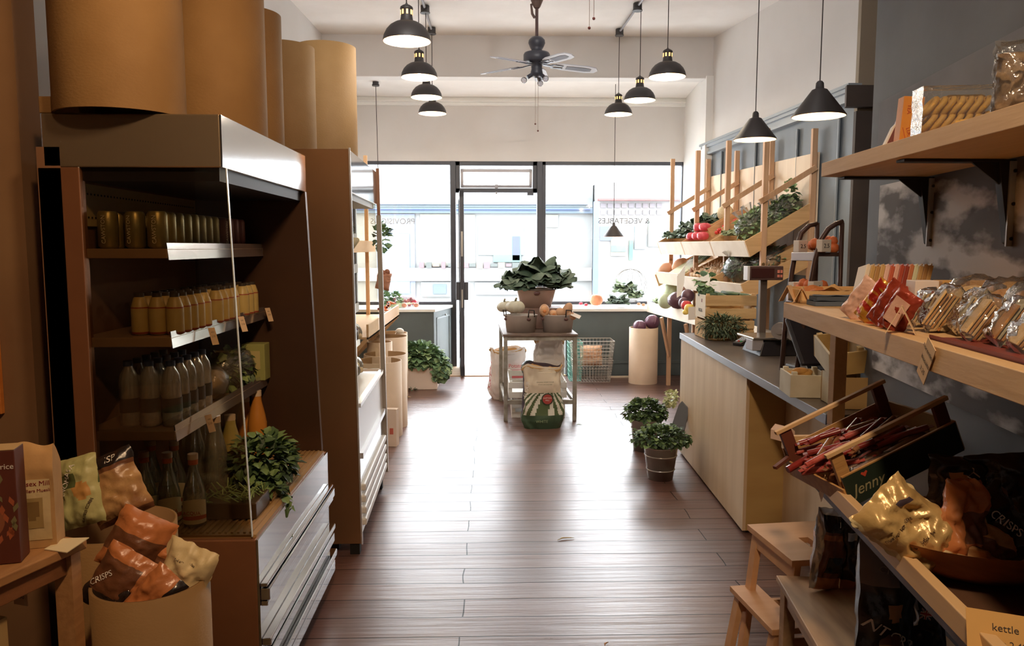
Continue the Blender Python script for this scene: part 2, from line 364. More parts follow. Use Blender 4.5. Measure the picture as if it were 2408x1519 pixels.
lf.T(ML).box(0, .07, -.026, .026, .02, 2.27).box(ln - .07, ln, -.026, .026, .02, 2.27).box(0, ln, -.026, .026, 2.19, 2.27).box(0, ln, -.026, .026, .02, .14)
leaf = struct('leaf', lf, FRAME, .003, parent=d1)
struct('pane', B().T(ML).box(.07, ln - .07, -.004, .004, .14, 2.19), GLASS, parent=leaf)
struct('lock_plate', B().T(ML).box(ln, ln + .003, -.011, .011, 1.48, 1.78).box(ln, ln + .003, -.008, .008, .86, 1.08), mat('worn_steel', (200, 198, 190), .35, .6), parent=leaf)
struct('handle', B().T(ML).box(ln - .12, ln - .03, -.075, -.027, .95, 1.17).box(ln - .12, ln - .03, .027, .075, .95, 1.17), FRAME, .006, parent=leaf)
struct('door_1_threshold', B().box(-.70, .95, 9.36, 10.2, -.01, .012), mat('pale_worn_wood', (214, 180, 140), .6, col2=(190, 156, 120), ns=(3, 30, 3)))
# display boxes under the windows
wb_ = struct('trim_5', B().prism([(-1.78, 9.4), (-.68, 9.4), (-.49, 10.11), (-1.78, 10.11)], 2, 0, .80), RISER, .004)
struct('window_board', B().prism([(-1.78, 9.37), (-.66, 9.37), (-.47, 10.11), (-1.78, 10.11)], 2, .80, .835), WHITE, .004, parent=wb_)
a0, a1 = Vector((-.672, 9.44, 0)), Vector((-.50, 10.08, 0)); dd = (a1 - a0).normalized(); nn = Vector((dd.y, -dd.x, 0))
pd = B()
for (s0, s1, z0, z1) in ((.06, .58, .08, .10), (.06, .58, .70, .72), (.06, .08, .08, .72), (.56, .58, .08, .72)):
    q = [a0 + dd * s0, a0 + dd * s1]; pd.add([tuple(v + nn * o_ + Vector((0, 0, z_))) for z_ in (z0, z1) for o_ in (0, .01) for v in q], [(0, 1, 3, 2), (4, 6, 7, 5), (0, 4, 5, 1), (2, 3, 7, 6), (0, 2, 6, 4), (1, 5, 7, 3)])
struct('panel_door', pd, mat('light_grey_green_paint', (120, 130, 132), .5), parent=wb_)
struct('knob', B().sph(tuple(a0 + dd * .34 + nn * .03 + Vector((0, 0, .735))), .014, 10), mat('steel', (190, 190, 192), .3, .9), parent=wb_)
wb2 = struct('trim_6', B().prism([(.95, 9.4), (2.5, 9.4), (2.56, 10.11), (.69, 10.11)], 2, 0, .80), RISER, .004)
struct('window_board', B().prism([(.93, 9.37), (2.5, 9.37), (2.56, 10.11), (.67, 10.11)], 2, .80, .835), WHITE, .004, parent=wb2)
struct('baseboard_right', B().box(.96, 2.47, 9.375, 9.40, 0, .15).box(.96, 2.47, 9.365, 9.40, .15, .19), RISER, .004)

# ---------------------------------------------------------------- street outside
PAVE = mat('pale_paving', (222, 220, 216), .8, col2=(208, 206, 202), ns=3)
struct('pavement', B().box(-14, 16, 10.3, 13.5, -.2, -.02), PAVE)
struct('road', B().box(-14, 16, 13.5, 20.0, -.3, -.12).box(-14, 16, 18.0, 20.0, -.2, -.02, 1), [mat('asphalt', (120, 120, 122), .9), PAVE])
def Wp(px, py, Y): v = at(px, py, Y); return v.x, v.z
def rect(b, px0, py0, px1, py1, Y, t=.05, m=0):
    x0, z1 = Wp(px0, py0, Y); x1, z0 = Wp(px1, py1, Y); return b.box(x0, x1, Y - t, Y, z0, z1, m)
FB = 20.0
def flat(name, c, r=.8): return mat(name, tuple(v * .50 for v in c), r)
ob = thing('shop_building', 'pale blue fronted shop across the street seen through the door', 'building', (0, FB, 0))
x0, _ = Wp(600, 500, FB); x1, _ = Wp(1394, 500, FB)
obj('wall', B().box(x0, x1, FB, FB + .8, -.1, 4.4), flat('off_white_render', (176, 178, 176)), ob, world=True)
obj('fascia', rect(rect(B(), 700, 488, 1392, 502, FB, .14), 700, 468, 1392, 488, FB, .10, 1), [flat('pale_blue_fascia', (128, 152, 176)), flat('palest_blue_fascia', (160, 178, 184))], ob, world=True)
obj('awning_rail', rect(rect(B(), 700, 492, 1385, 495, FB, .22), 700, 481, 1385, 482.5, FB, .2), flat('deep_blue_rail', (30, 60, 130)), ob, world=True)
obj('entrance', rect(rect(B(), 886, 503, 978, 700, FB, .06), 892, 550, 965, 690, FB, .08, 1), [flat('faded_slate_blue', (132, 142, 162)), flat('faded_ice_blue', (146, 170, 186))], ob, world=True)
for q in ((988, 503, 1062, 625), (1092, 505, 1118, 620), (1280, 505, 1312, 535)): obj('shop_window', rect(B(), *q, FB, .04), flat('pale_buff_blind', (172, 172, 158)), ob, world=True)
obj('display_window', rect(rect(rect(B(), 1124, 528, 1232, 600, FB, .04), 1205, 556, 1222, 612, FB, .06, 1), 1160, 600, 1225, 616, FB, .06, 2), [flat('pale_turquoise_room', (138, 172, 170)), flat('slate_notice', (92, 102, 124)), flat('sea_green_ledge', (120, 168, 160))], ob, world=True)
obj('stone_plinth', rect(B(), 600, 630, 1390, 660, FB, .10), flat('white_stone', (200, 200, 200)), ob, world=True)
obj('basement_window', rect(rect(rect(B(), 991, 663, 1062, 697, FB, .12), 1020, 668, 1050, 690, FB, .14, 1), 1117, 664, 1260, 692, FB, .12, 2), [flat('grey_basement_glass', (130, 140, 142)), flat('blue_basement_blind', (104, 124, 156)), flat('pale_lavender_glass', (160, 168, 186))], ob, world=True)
dsb = B(); random.seed(3)
for i in range(16):
    x_, z_ = Wp(992 + i * 17, 625, 19.9); dsb.cb((x_, 19.85, z_ + .02), (rnd(.1, .2), .1, rnd(.06, .2)), i % 3)
obj('goods_display', dsb, [flat('rose_pink_goods', (170, 110, 116)), flat('grey_green_goods', (96, 104, 100)), flat('buff_goods', (160, 134, 116))], ob, world=True)
rb = thing('market_building', 'red topped white shop with small square panes across the street', 'building', (6, FB, 0))
x0, _ = Wp(1405, 500, FB - .6); x1, _ = Wp(1760, 500, FB)
obj('wall', B().box(x0, x1, FB - .6, FB + 4, -.1, 3.2), flat('white_timber_front', (186, 184, 182)), rb, world=True)
obj('gutter', rect(B(), 1405, 468, 1700, 473, FB - .6, .2), flat('brick_red_gutter', (176, 92, 88)), rb, world=True)
for r_ in range(2):
    for k in range(9):
        obj('window_pane', rect(B(), 1412 + k * 16.5, 478 + r_ * 16, 1424 + k * 16.5, 489 + r_ * 16, FB - .6, .04), flat('mauve_grey_pane', (140, 132, 138)), rb, world=True)
obj('shop_door', rect(B(), 1410, 532, 1440, 566, FB - .6, .05), flat('slate_door', (116, 124, 136)), rb, world=True); obj('shop_door', rect(B(), 1492, 532, 1518, 586, FB - .6, .05), flat('powder_blue_glass', (140, 168, 182)), rb, world=True)
obj('noticeboard', rect(rect(B(), 1436, 562, 1472, 602, FB - .6, .06, 0), 1436, 577, 1471, 592, FB - .6, .08, 1), [flat('pale_buff_board', (168, 164, 146)), flat('steel_blue_panel', (112, 138, 158))], rb, world=True)
obj('green_post', rect(rect(B(), 1479, 565, 1487, 612, FB - .6, .05), 1524, 516, 1600, 580, FB - .6, .05, 1), [flat('sea_green_post', (96, 150, 126)), flat('faded_green_window', (146, 166, 156))], rb, world=True)
bx, bz = Wp(1401, 600, 17.8)
single('street_post', B().box(-.06, .06, -.06, .06, 0, 2.65), flat('pale_cobalt_post', (120, 150, 190)), 'tall pale blue post standing at the far kerb', 'post', (bx, 17.8, -.02))
# a parked white car
car = thing('parked_car', 'white car parked at the far kerb seen low through the right window', 'car', (7.0, 16.2, -.12))
prof = [(-2.0, .35), (-2.05, .75), (-1.5, .9), (-1.0, 1.35), (.5, 1.42), (1.1, .95), (1.95, .82), (2.05, .4)]
obj('body', B().prism(prof, 1, -.8, .8), mat('white_car_paint', (205, 210, 214), .3), car, .06)
obj('side_window', B().prism([(-1.35, .92), (-.95, 1.28), (.42, 1.34), (.95, .95)], 1, -.815, -.8), mat('car_glass', (120, 150, 160), .2), car)
for x in (-1.3, 1.3): obj('wheel', B().cyl((x, -.84, .32), (x, -.6, .32), .32, n=20), mat('tyre_rubber', (60, 60, 62), .8), car)
# ================================================================ lamps, fans
BLK = mat('black_lamp_enamel', (52, 48, 48), .5)
CREAM = mat('cream_lamp_enamel', (220, 204, 160), .5)
GLOW = mat('lit_bulb', (255, 240, 205), .5, em=(255, 226, 170), ems=3)
VENT = mat('glow_through_vents', (255, 214, 150), .5, em=(255, 200, 120), ems=1.2)
CORD = mat('brown_fabric_cord', (50, 40, 38), .8)
RIM = mat('red_fringe_rim', (150, 70, 40), .5)  # lens colour fringe painted on as a red line round the shade
DOMEW, CONEW = 10, 7.5
def dome(x, y, z, label, top=None):
    r = thing('pendant_lamp', label, 'lamp', (x, y, z), group='black dome pendant lamps')
    o_ = [(.150, .0), (.149, .008), (.143, .035), (.128, .065), (.104, .092), (.075, .110), (.046, .118)]
    sh = B().lathe(o_, n=36).lathe([(a - .003, z_ - .002) for a, z_ in o_], n=36, m=1).lathe([(.147, -.001), (.150, .0)], n=36, m=2)
    obj('shade', sh, [BLK, CREAM, RIM], r)
    nk = B().lathe([(.044, .115), (.040, .125), (.036, .150), (.036, .190), (.041, .195), (.038, .206), (.024, .216), (.010, .222), (.004, .232)], n=24)
    obj('neck', nk, BLK, r)
    for k in range(8):
        a = 2 * PI * k / 8 + .2; M_ = Matrix.Rotation(a, 4, 'Z')
        obj('vent_slot', B().T(M_).box(.0355, .038, -.006, .006, .158, .186), VENT, r)
    obj('bulb', B().sph((0, 0, .055), .028, 14).cyl((0, 0, .07), (0, 0, .11), .016, n=12), GLOW, r)
    tz = (top or cz(y)) - z - .03
    obj('cord', B().cyl((0, 0, .228), (0, 0, tz), .0035, n=6), CORD, r)
    l = light('bulb_light', 'POINT', (0, 0, .012), DOMEW, (1, .88, .72), .03); l.parent = r
    return r
for q in ((957, 97, 4.95, 'black dome pendant lamp hanging nearest on the left track, cut by the top edge'), (986, 182, 6.5, 'black dome pendant lamp, second along the left track'),
          (1003, 229, 7.55, 'black dome pendant lamp, third along the left track'), (1017, 267, 8.4, 'black dome pendant lamp at the window end of the left track'),
          (1569, 181, 6.35, 'black dome pendant lamp hanging nearest on the right track'), (1504, 236, 7.4, 'black dome pendant lamp in the middle of the right track'),
          (1454, 269, 8.45, 'black dome pendant lamp at the window end of the right track')):
    p = at(q[0], q[1], q[2]); dome(p.x, p.y, p.z, q[3])
def track(x, ys, label, boxes):
    z = lambda y: cz(y) - .03
    r = thing('lighting_track', label, 'conduit', (x, 8.6, z(8.6)), group='ceiling conduits')
    obj('pipe', B().cyl((0, ys[0] - 8.6, z(ys[0]) - z(8.6)), (0, 0, 0), .0125, n=10), mat('galvanised_conduit', (128, 124, 124), .45, .5), r)
    for y in boxes:
        zz = z(y) - z(8.6)
        obj('junction_box', B().cyl((0, y - 8.6, zz - .035), (0, y - 8.6, zz + .025), .042, n=20).cyl((0, y - 8.6, zz - .042), (0, y - 8.6, zz - .034), .047, n=20).cyl((0, y - 8.66, zz), (0, y - 8.54, zz), .019, n=10), BLK, r)
track(-.60, (4.0, 8.6), 'grey steel conduit with round black boxes on the ceiling above the left lamps', (4.95, 6.5, 7.55, 8.4))
track(1.40, (4.0, 8.6), 'grey steel conduit with round black boxes on the ceiling above the right lamps', (6.35, 7.4, 8.4))
def cone(px, py, Y, label, D=.30, top=None, on=True):
    p = at(px, py, Y); k = D / .3
    r = thing('pendant_lamp', label, 'lamp', tuple(p), group='black cone pendant lamps')
    pr = [(.150 * k, 0), (.149 * k, .004), (.042 * k, .148 * k)]
    obj('shade', B().lathe(pr, n=40).lathe([(a - .004, z_ - .003) for a, z_ in pr], n=40, m=1).lathe([(.146 * k, -.002), (.15 * k, 0)], n=40, m=2), [BLK, CREAM, RIM], r)
    obj('cap', B().lathe([(.042 * k, .148 * k), (.024 * k, .155 * k), (.022 * k, .185 * k), (.014 * k, .196 * k), (.004, .2 * k)], n=24), BLK, r)
    obj('bulb', B().sph((0, 0, .05 * k), .026 * k, 14).cyl((0, 0, .06 * k), (0, 0, .13 * k), .014, n=10), GLOW if on else CREAM, r)
    obj('cord', B().cyl((0, 0, .195 * k), (0, 0, (top or cz(Y)) - p.z), .0035, n=6), CORD, r)
    if on:
        l = light('bulb_light', 'POINT', (0, 0, .015), CONEW, (1, .84, .64), .03); l.parent = r
    return r
cone(1775, 328, 5.57, 'black cone pendant lamp over the far half of the counter')
cone(1925, 273, 4.46, 'black cone pendant lamp over the near half of the counter')
cone(1443, 556, 9.2, 'small dark cone lamp hanging low in the right shop window', .25, 3.5, False)
p = at(884, 236, 9.15)
r = thing('hanging_flex', 'long thin brown cord with a black ceiling rose at the left window', 'flex', (p.x, p.y, 3.5))
obj('ceiling_rose', B().cyl((0, 0, -.03), (0, 0, 0), .035, n=18).cyl((0, 0, -.05), (0, 0, -.03), .042, n=18), BLK, r)
obj('cord', B().tube([(0, 0, -.04), (.01, 0, -.9), (.02, 0, -1.75)], .0035, 6).cyl((.02, 0, -1.80), (.02, 0, -1.74), .012, n=10), CORD, r)

FB_ = mat('slate_blue_fan_housing', (62, 64, 74), .4)
BLD = mat('white_fan_blade', (206, 208, 216), .5)
CANE = mat('grey_cane_insert', (120, 120, 130), .7)
def fan(x, y, label, chain=(.72, .78), z=3.17):
    r = thing('ceiling_fan', label, 'fan', (x, y, z), group='ceiling fans')
    ct = cz(y) - z
    obj('downrod', B().cyl((0, 0, .15), (0, 0, ct - .05), .014, n=12), mat('brown_rod', (84, 60, 56), .4), r)
    obj('canopy', B().lathe([(.02, ct - .16), (.03, ct - .15), (.06, ct - .08), (.068, ct - .05), (.05, ct - .03), (.02, ct)], n=20).tube([(.03, 0, ct - .1), (-.05, 0, ct - .13), (-.04, .02, ct - .2), (-.02, 0, ct - .24)], .012, 8), mat('rust_brown_canopy', (104, 84, 76), .6), r)
    obj('motor_housing', B().lathe([(.02, .28), (.05, .275), (.072, .25), (.075, .225), (.06, .19), (.045, .165), (.07, .15), (.11, .14), (.118, .125), (.118, .065), (.105, .055), (.05, .05), (.048, .0), (.055, -.03), (.045, -.06), (.02, -.07)], n=28), FB_, r)
    for k in range(5):
        a = R(9 + 72 * k); M_ = Matrix.Rotation(a, 4, 'Z') @ Matrix.Translation((0, 0, .045)) @ Matrix.Rotation(R(3.5), 4, 'Y') @ Matrix.Rotation(R(-11), 4, 'X')
        pts = [(.17, -.045), (.24, -.062), (.46, -.066), (.54, -.05), (.565, 0), (.54, .05), (.46, .066), (.24, .062), (.17, .045)]
        bl = obj('blade', B().T(M_).prism(pts, 2, -.004, .004), BLD, r)
        obj('cane_panel', B().T(M_).prism([(.27, -.03), (.45, -.034), (.5, -.02), (.5, .02), (.45, .034), (.27, .03)], 2, -.0065, .0065), CANE, bl)
        obj('blade_arm', B().T(M_).bar((.06, 0, 0), (.15, 0, -.008), .03, .008).bar((.14, -.03, -.006), (.24, -.02, -.006), .018, .006).bar((.14, .03, -.006), (.24, .02, -.006), .018, .006).bar((.14, -.035, -.006), (.14, .035, -.006), .02, .006), FB_, bl)
    for k in range(3):
        a = R(70 + 120 * k); c_, s_ = math.cos(a), math.sin(a)
        arm = obj('bulb_holder', B().cyl((.03 * c_, .03 * s_, -.04), (.085 * c_, .085 * s_, -.075), .018, n=12), FB_, r)
        obj('clear_bulb', B().sph((.115 * c_, .115 * s_, -.10), .028, 14), film('clear_bulb_glass', (245, 245, 250), .25, .05, .15), arm)
    for (dx, L_) in ((-.012, chain[0]), (.012, chain[1])):
        ch = obj('pull_chain', B().cyl((dx, -.02, -.06), (dx, -.02, -L_ + .25), .0016, n=5), mat('brass_chain', (120, 96, 76), .4, .5), r)
        obj('chain_knob', B().sph((dx, -.02, -L_ + .24), .0085, 10), mat('dark_red_wood', (92, 44, 36), .4), ch)
    return r
p = at(1262, 150, 7.0)
fan(p.x, 7.0, 'five bladed dark ceiling fan with white blades in the middle of the shop')
fan(.56, 4.3, 'second ceiling fan nearer, only its pull chain knobs show at the top edge', (.63, .58))

# ================================================================ card tubes standing on the fridges
CARD = mat('kraft_cardboard_tube', (150, 117, 72), .75, col2=(140, 107, 63), ns=5, bump=.12, bs=(90, 90, 160))
CARDP = mat('pale_cardboard_tube', (222, 198, 172), .75, col2=(212, 187, 160), ns=4, bump=.06, bs=90)
CIN = mat('cardboard_inside', (150, 116, 78), .85)
def tubeo(name, label, x, y, z, r, h, m=None, cat='tube', group=None, closed=False):
    b = B().lathe([(r, 0), (r, h), (r - .008, h), (r - .008, .004 if closed else 0), (r, 0)], n=56, m=[0, 0, 1, 0])
    if closed: b.disc((0, 0, .004), r - .008, 40, 1)
    return single(name, b, [m or CARD, CIN], label, cat, (x, y, z), group=group)
G_ = 'large brown cardboard tubes on top of the fridges'
tubeo('cardboard_tube', 'widest brown cardboard tube on the near fridge, overhanging its end', -1.155, 2.50, 2.005, .19, 1.2, group=G_)
tubeo('cardboard_tube', 'brown cardboard tube standing second on the near fridge, running out of frame', -1.015, 2.94, 2.005, .185, 1.1, group=G_)
tubeo('cardboard_tube', 'narrower brown cardboard tube on the far end of the near fridge', -.99, 3.28, 2.005, .135, .54, group=G_)
tubeo('cardboard_tube', 'half hidden brown tube at the near corner of the far fridge', -1.07, 4.12, 2.085, .165, .54, group=G_)
tubeo('cardboard_tube', 'shortest fully seen brown tube, alone on the far fridge', -.965, 4.72, 2.085, .175, .69, group=G_)
single('cardboard_box', B().box(-.06, .06, -.05, .05, 0, .05), CARD, 'small flat brown box on the back corner of the near fridge', 'box', (-1.30, 2.46, 2.002), bevel=.003)

# ================================================================ near fridge
STEEL = mat('brushed_stainless_steel', (186, 168, 140), .22, .8, bump=.02, bs=(4, 4, 300))
MIRR = mat('polished_stainless_steel', (200, 200, 200), .09, 1.0, bump=.03, bs=6)
STB = mat('brown_tinted_steel', (156, 108, 76), .34, .5, col2=(142, 98, 68), ns=3)
INN = mat('fridge_interior_brown', (138, 102, 76), .5, .1)
SHELFM = mat('fridge_shelf_steel', (176, 144, 108), .4, .3)
CAB = film('fridge_side_glass', (235, 230, 220), .035, .03)
LIP = mat('clear_price_rail', (214, 216, 220), .12, .9)
EDGE = mat('glass_edge', (215, 222, 220), .2)
f1 = thing('display_fridge', 'near stainless steel open display fridge of drinks with a glass end', 'fridge', (-1.05, 2.9, 0))
A = dict(world=True)
obj('canopy', B().box(-1.35, -.817, 2.40, 3.47, 1.84, 2.0), STEEL, f1, .004, **A)
obj('fascia', B().box(-.817, -.812, 2.40, 3.47, 1.842, 1.998), MIRR, f1, **A)
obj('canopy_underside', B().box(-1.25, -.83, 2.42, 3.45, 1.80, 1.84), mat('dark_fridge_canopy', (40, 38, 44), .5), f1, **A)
obj('back_panel', B().box(-1.37, -1.30, 2.40, 3.47, .05, 1.9), INN, f1, **A)
obj('corner_post', B().box(-1.37, -1.245, 2.40, 2.435, .05, 1.84), STB, f1, .003, **A)
sd = B(); sd.add([(-1.245, 2.405, .67), (-.765, 2.405, .67), (-.805, 2.405, 1.84), (-1.245, 2.405, 1.84), (-1.245, 2.415, .67), (-.765, 2.415, .67), (-.805, 2.415, 1.84), (-1.245, 2.415, 1.84)], [(0, 1, 2, 3), (7, 6, 5, 4)])
sg = obj('side_glass', sd, CAB, f1, **A)
obj('glass_edge', B().bar((-.765, 2.41, .67), (-.805, 2.41, 1.84), .010, .003, up=(1, 0, 0)).bar((-1.247, 2.403, .67), (-1.247, 2.403, 1.84), .003, .003, up=(1, 0, 0)), EDGE, sg, **A)
obj('end_panel', B().prism([(-1.30, .67), (-.765, .67), (-.81, 1.84), (-1.30, 1.84)], 1, 3.44, 3.47), mat('dark_end_panel', (92, 66, 50), .3, .5), f1, **A)
bs = obj('base', B().box(-1.37, -.752, 2.40, 3.47, .06, .662), STB, f1, .004, **A)
obj('front_panel', B().box(-.752, -.745, 2.403, 3.467, .07, .66), MIRR, bs, **A)
obj('plinth', B().box(-1.33, -.80, 2.46, 3.40, 0, .06), DARK, bs, **A)
bpr = obj('bumper_rail', B().box(-.745, -.715, 2.41, 3.46, .455, .495).box(-.745, -.722, 2.41, 3.46, .435, .452).box(-.745, -.722, 2.41, 3.46, .50, .512), MIRR, f1, .003, **A)
obj('vent_grille', B().box(-.745, -.715, 2.41, 3.46, .30, .325).box(-.745, -.72, 2.41, 3.46, .24, .28).box(-.745, -.71, 2.41, 3.46, .175, .205).box(-.745, -.72, 2.41, 3.46, .10, .15), MIRR, f1, .003, **A)
dk = B().box(-1.29, -.755, 2.42, 3.44, .662, .672)
for k in range(26): dk.box(-1.28 + k * .02, -1.272 + k * .02, 2.43, 3.43, .672, .678)
obj('deck', dk, mat('tan_ribbed_deck', (176, 140, 90), .5), f1, **A)
pf = B().box(-1.297, -1.29, 2.44, 3.44, 1.665, 1.80)
pa = obj('perforated_panel', pf, mat('cream_perforated_panel', (214, 196, 140), .5), f1, **A)
ph = B()
for i in range(44):
    for z in (1.69, 1.765): ph.box(-1.2898, -1.2885, 2.46 + i * .022, 2.467 + i * .022, z, z + .006)
obj('perforation', ph, DARK, pa, **A)
SH1 = ((1.593, -1.0, 'top'), (1.315, -1.0, 'middle'), (1.015, -1.0, 'lowest'))
for z, xf, w_ in SH1:
    s_ = obj('shelf', B().box(-1.29, xf, 2.42, 3.44, z - .03, z), SHELFM, f1, .002, **A)
    obj('price_rail', B().add([(xf - .002, 2.425, z + .018), (xf + .003, 2.425, z - .035), (xf + .003, 3.43, z - .035), (xf - .002, 3.43, z + .018), (xf - .006, 2.425, z + .018), (xf - .001, 2.425, z - .035), (xf - .001, 3.43, z - .035), (xf - .006, 3.43, z + .018)],
        [(0, 1, 2, 3), (7, 6, 5, 4), (0, 3, 7, 4), (1, 5, 6, 2), (0, 4, 5, 1), (3, 2, 6, 7)]), LIP, s_, **A)
# tickets clipped to the rails
TICK = mat('buff_price_ticket', (222, 190, 150), .8); INK = mat('dark_ink', (60, 48, 40), .8)
def ticket(x, y, z, w, h, rot, label, lines=('', ''), m=None, group='handwritten price tickets'):
    t = thing('price_ticket', label, 'ticket', (x, y, z), rot=rot, group=group)
    obj('card', B().box(-w / 2, w / 2, -.0006, .0006, -h, 0), m or TICK, t)
    for i, s_ in enumerate(lines):
        if s_: text(s_, h * .16, INK, t, (0, -.0012, -h * (.25 + .26 * i)), (PI / 2, 0, 0), 'handwriting', 0)
    return t
for (px, py, z, lb) in ((498, 740, 1.305, 'near end of the middle shelf'), (568, 722, 1.315, 'centre of the middle shelf'), (630, 702, 1.32, 'far end of the middle shelf'), (482, 945, 1.01, 'lowest shelf')):
    y = .975 * 1800 / (1150 - px); ticket(-.972, y, z + .012, .028, .062, (R(-20), 0, R(60)), 'buff price ticket clipped to the ' + lb + ' of the near fridge', ('oat', '2.50'))

# ---- contents of the near fridge
CAN = mat('olive_gold_can', (168, 154, 96), .35, .5, col2=(140, 128, 78), ns=(30, 30, 10))
CANR = mat('dull_red_can', (120, 72, 60), .4, .3)
TIN = mat('tin_metal', (190, 186, 176), .3, .9)
def can(m, label, grp, loc, big=True):
    t = thing('drink_can', label, 'can', loc, group=grp)
    r_, h_ = .031, .118
    obj('body', B().lathe([(.024, 0), (r_, .008), (r_, h_ - .01), (.026, h_)], n=20, m=0), m, t)
    obj('lid', B().lathe([(.026, h_), (.024, h_ + .001), (.022, h_ - .003)], n=20).disc((0, 0, h_ - .003), .022).bar((-.01, 0, h_ + .001), (.008, 0, h_ + .001), .010, .002).add([], []), TIN, t)
    obj('tin_base', B().lathe([(.022, .002), (.024, 0)], n=20).disc((0, 0, .002), .022), TIN, t)
    tx = text('CAWSTON', .018, mat('pale_can_lettering', (226, 216, 176), .5), t, (0, -.0325, .06), (PI / 2, R(-90), 0))
    return t
c0 = None
for i, x in enumerate((-1.225, -1.148, -1.068)):
    for j in range(8):
        y = 2.52 + j * .068 + (.02 if i == 1 else 0)
        g_ = 'olive gold cans on the top fridge shelf'
        lb = 'olive gold drink can standing on the top shelf of the near fridge'
        if j == 0: lb = ('front olive gold can nearest the fridge back on the top shelf', 'middle olive gold can of the front row on the top shelf', 'front olive gold can nearest the price rail on the top shelf')[i]
        if c0 is None: c0 = can(CAN, lb, g_, (x, y, 1.594))
        else: dup(c0, (x, y, 1.594), (0, 0, rnd(-.4, .4)), lb, g_)
d0 = None
for i, x in enumerate((-1.21, -1.14, -1.07)):
    for j in range(4):
        lb = 'dull red drink can on the far half of the top fridge shelf'
        if d0 is None: d0 = can(CANR, lb, 'dull red cans on the top fridge shelf', (x, 3.10 + j * .072, 1.594))
        else: dup(d0, (x, 3.10 + j * .072, 1.594), (0, 0, rnd(-2, 2)), lb)
YB = mat('butter_yellow_bottle', (196, 172, 104), .4, col2=(186, 160, 92), ns=20); REDB = mat('red_band', (150, 56, 34), .5)
def ybottle(loc, label):
    t = thing('drink_bottle', label, 'bottle', loc, group='yellow bottles on the middle fridge shelf')
    obj('body', B().lathe([(.020, 0), (.027, .004), (.027, .010), (.027, .086), (.0265, .090), (.018, .118), (.0125, .124)], n=20, m=[0, 1, 0, 1, 0, 0]), [YB, REDB], t)
    obj('cap', B().cyl((0, 0, .122), (0, 0, .134), .0145, n=16), mat('dark_bottle_cap', (60, 50, 40), .4), t)
    return t
y0 = None
for i, x in enumerate((-1.128, -1.072, -1.016)):
    for j in range(14):
        if j in (5, 10): continue
        y = 2.50 + j * .062
        lb = 'yellow bottle with a thin red band on the middle shelf of the near fridge'
        if j == 0: lb = 'front yellow red banded bottle ' + ('nearest the fridge back', 'between two others in the front row', 'nearest the price rail')[i] + ', middle shelf'
        y0 = dup(y0, (x, y, 1.316), None, lb) if y0 else ybottle((x, y, 1.316), lb)
PET = film('clear_water_bottle', (236, 234, 222), .16, .08, .30)
NAVY = mat('dark_green_label', (36, 46, 48), .5)
def water(loc, label):
    t = thing('water_bottle', label, 'bottle', loc, group='clear water bottles on the lowest fridge shelf')
    bd = obj('body', B().lathe([(.026, 0), (.031, .006), (.031, .045), (.030, .048), (.030, .095), (.031, .10), (.029, .125), (.031, .14), (.026, .17), (.014, .192), (.012, .20)], n=20), PET, t)
    obj('label_band', B().lathe([(.0318, .048), (.0318, .094)], n=20).lathe([(.0312, .094), (.0312, .048)], n=20), NAVY, bd)
    obj('cap', B().cyl((0, 0, .198), (0, 0, .214), .0145, n=14), mat('navy_cap', (44, 60, 90), .4), t)
    return t
w0 = None
for i, x in enumerate((-1.175, -1.108, -1.038)):
    for j in range(5):
        lb = 'clear water bottle with a dark label on the lowest shelf of the near fridge'
        if j == 0: lb = 'front clear water bottle ' + ('nearest the fridge back', 'in the middle of the front row', 'nearest the price rail') [i] + ', lowest shelf'
        loc = (x, 2.50 + j * .068, 1.016); w0 = dup(w0, loc, None, lb) if w0 else water(loc, lb)

# ---- leafy things
GRN = [mat('dark_green_leaf', (68, 88, 48), .5, col2=(84, 104, 56), ns=30), mat('mid_green_leaf', (96, 118, 64), .5, col2=(114, 134, 74), ns=30), mat('light_green_leaf', (126, 146, 84), .5, col2=(148, 164, 100), ns=30)]
HERB = [mat('parsley_green', (80, 106, 62), .55), mat('bright_parsley_green', (116, 142, 84), .55), mat('deep_parsley_green', (54, 74, 46), .55)]
KALE = [mat('kale_green', (112, 144, 102), .6), mat('pale_kale_green', (154, 180, 128), .6), mat('deep_kale_green', (80, 108, 80), .6)]
def leaf_at(b, p, d, up, L_, Wd, m, curl=.3, lobes=1):
    """one cupped leaf with a pinched, lobed outline"""
    d = d.normalized(); s = d.cross(up);
    if s.length < 1e-3: s = d.cross(Vector((1, 0, 0)))
    s.normalize(); n = s.cross(d)
    vs = [p]; k = 5
    for i in range(1, k + 1):
        t = i / k; w = Wd * math.sin(PI * min(t * .86 + .08, 1)) * (1 + lobes * .28 * ((i % 2) - .5))
        c = p + d * L_ * t + n * (-curl * L_ * t * t)
        vs += [c - s * w * .5 + n * .18 * w, c, c + s * w * .5 + n * .18 * w]
    fs = [(0, 1, 2), (0, 2, 3)]
    for i in range(k - 1):
        a = 1 + i * 3; fs += [(a, a + 3, a + 4, a + 1), (a + 1, a + 4, a + 5, a + 2)]
    return b.add(vs, fs, m, False)
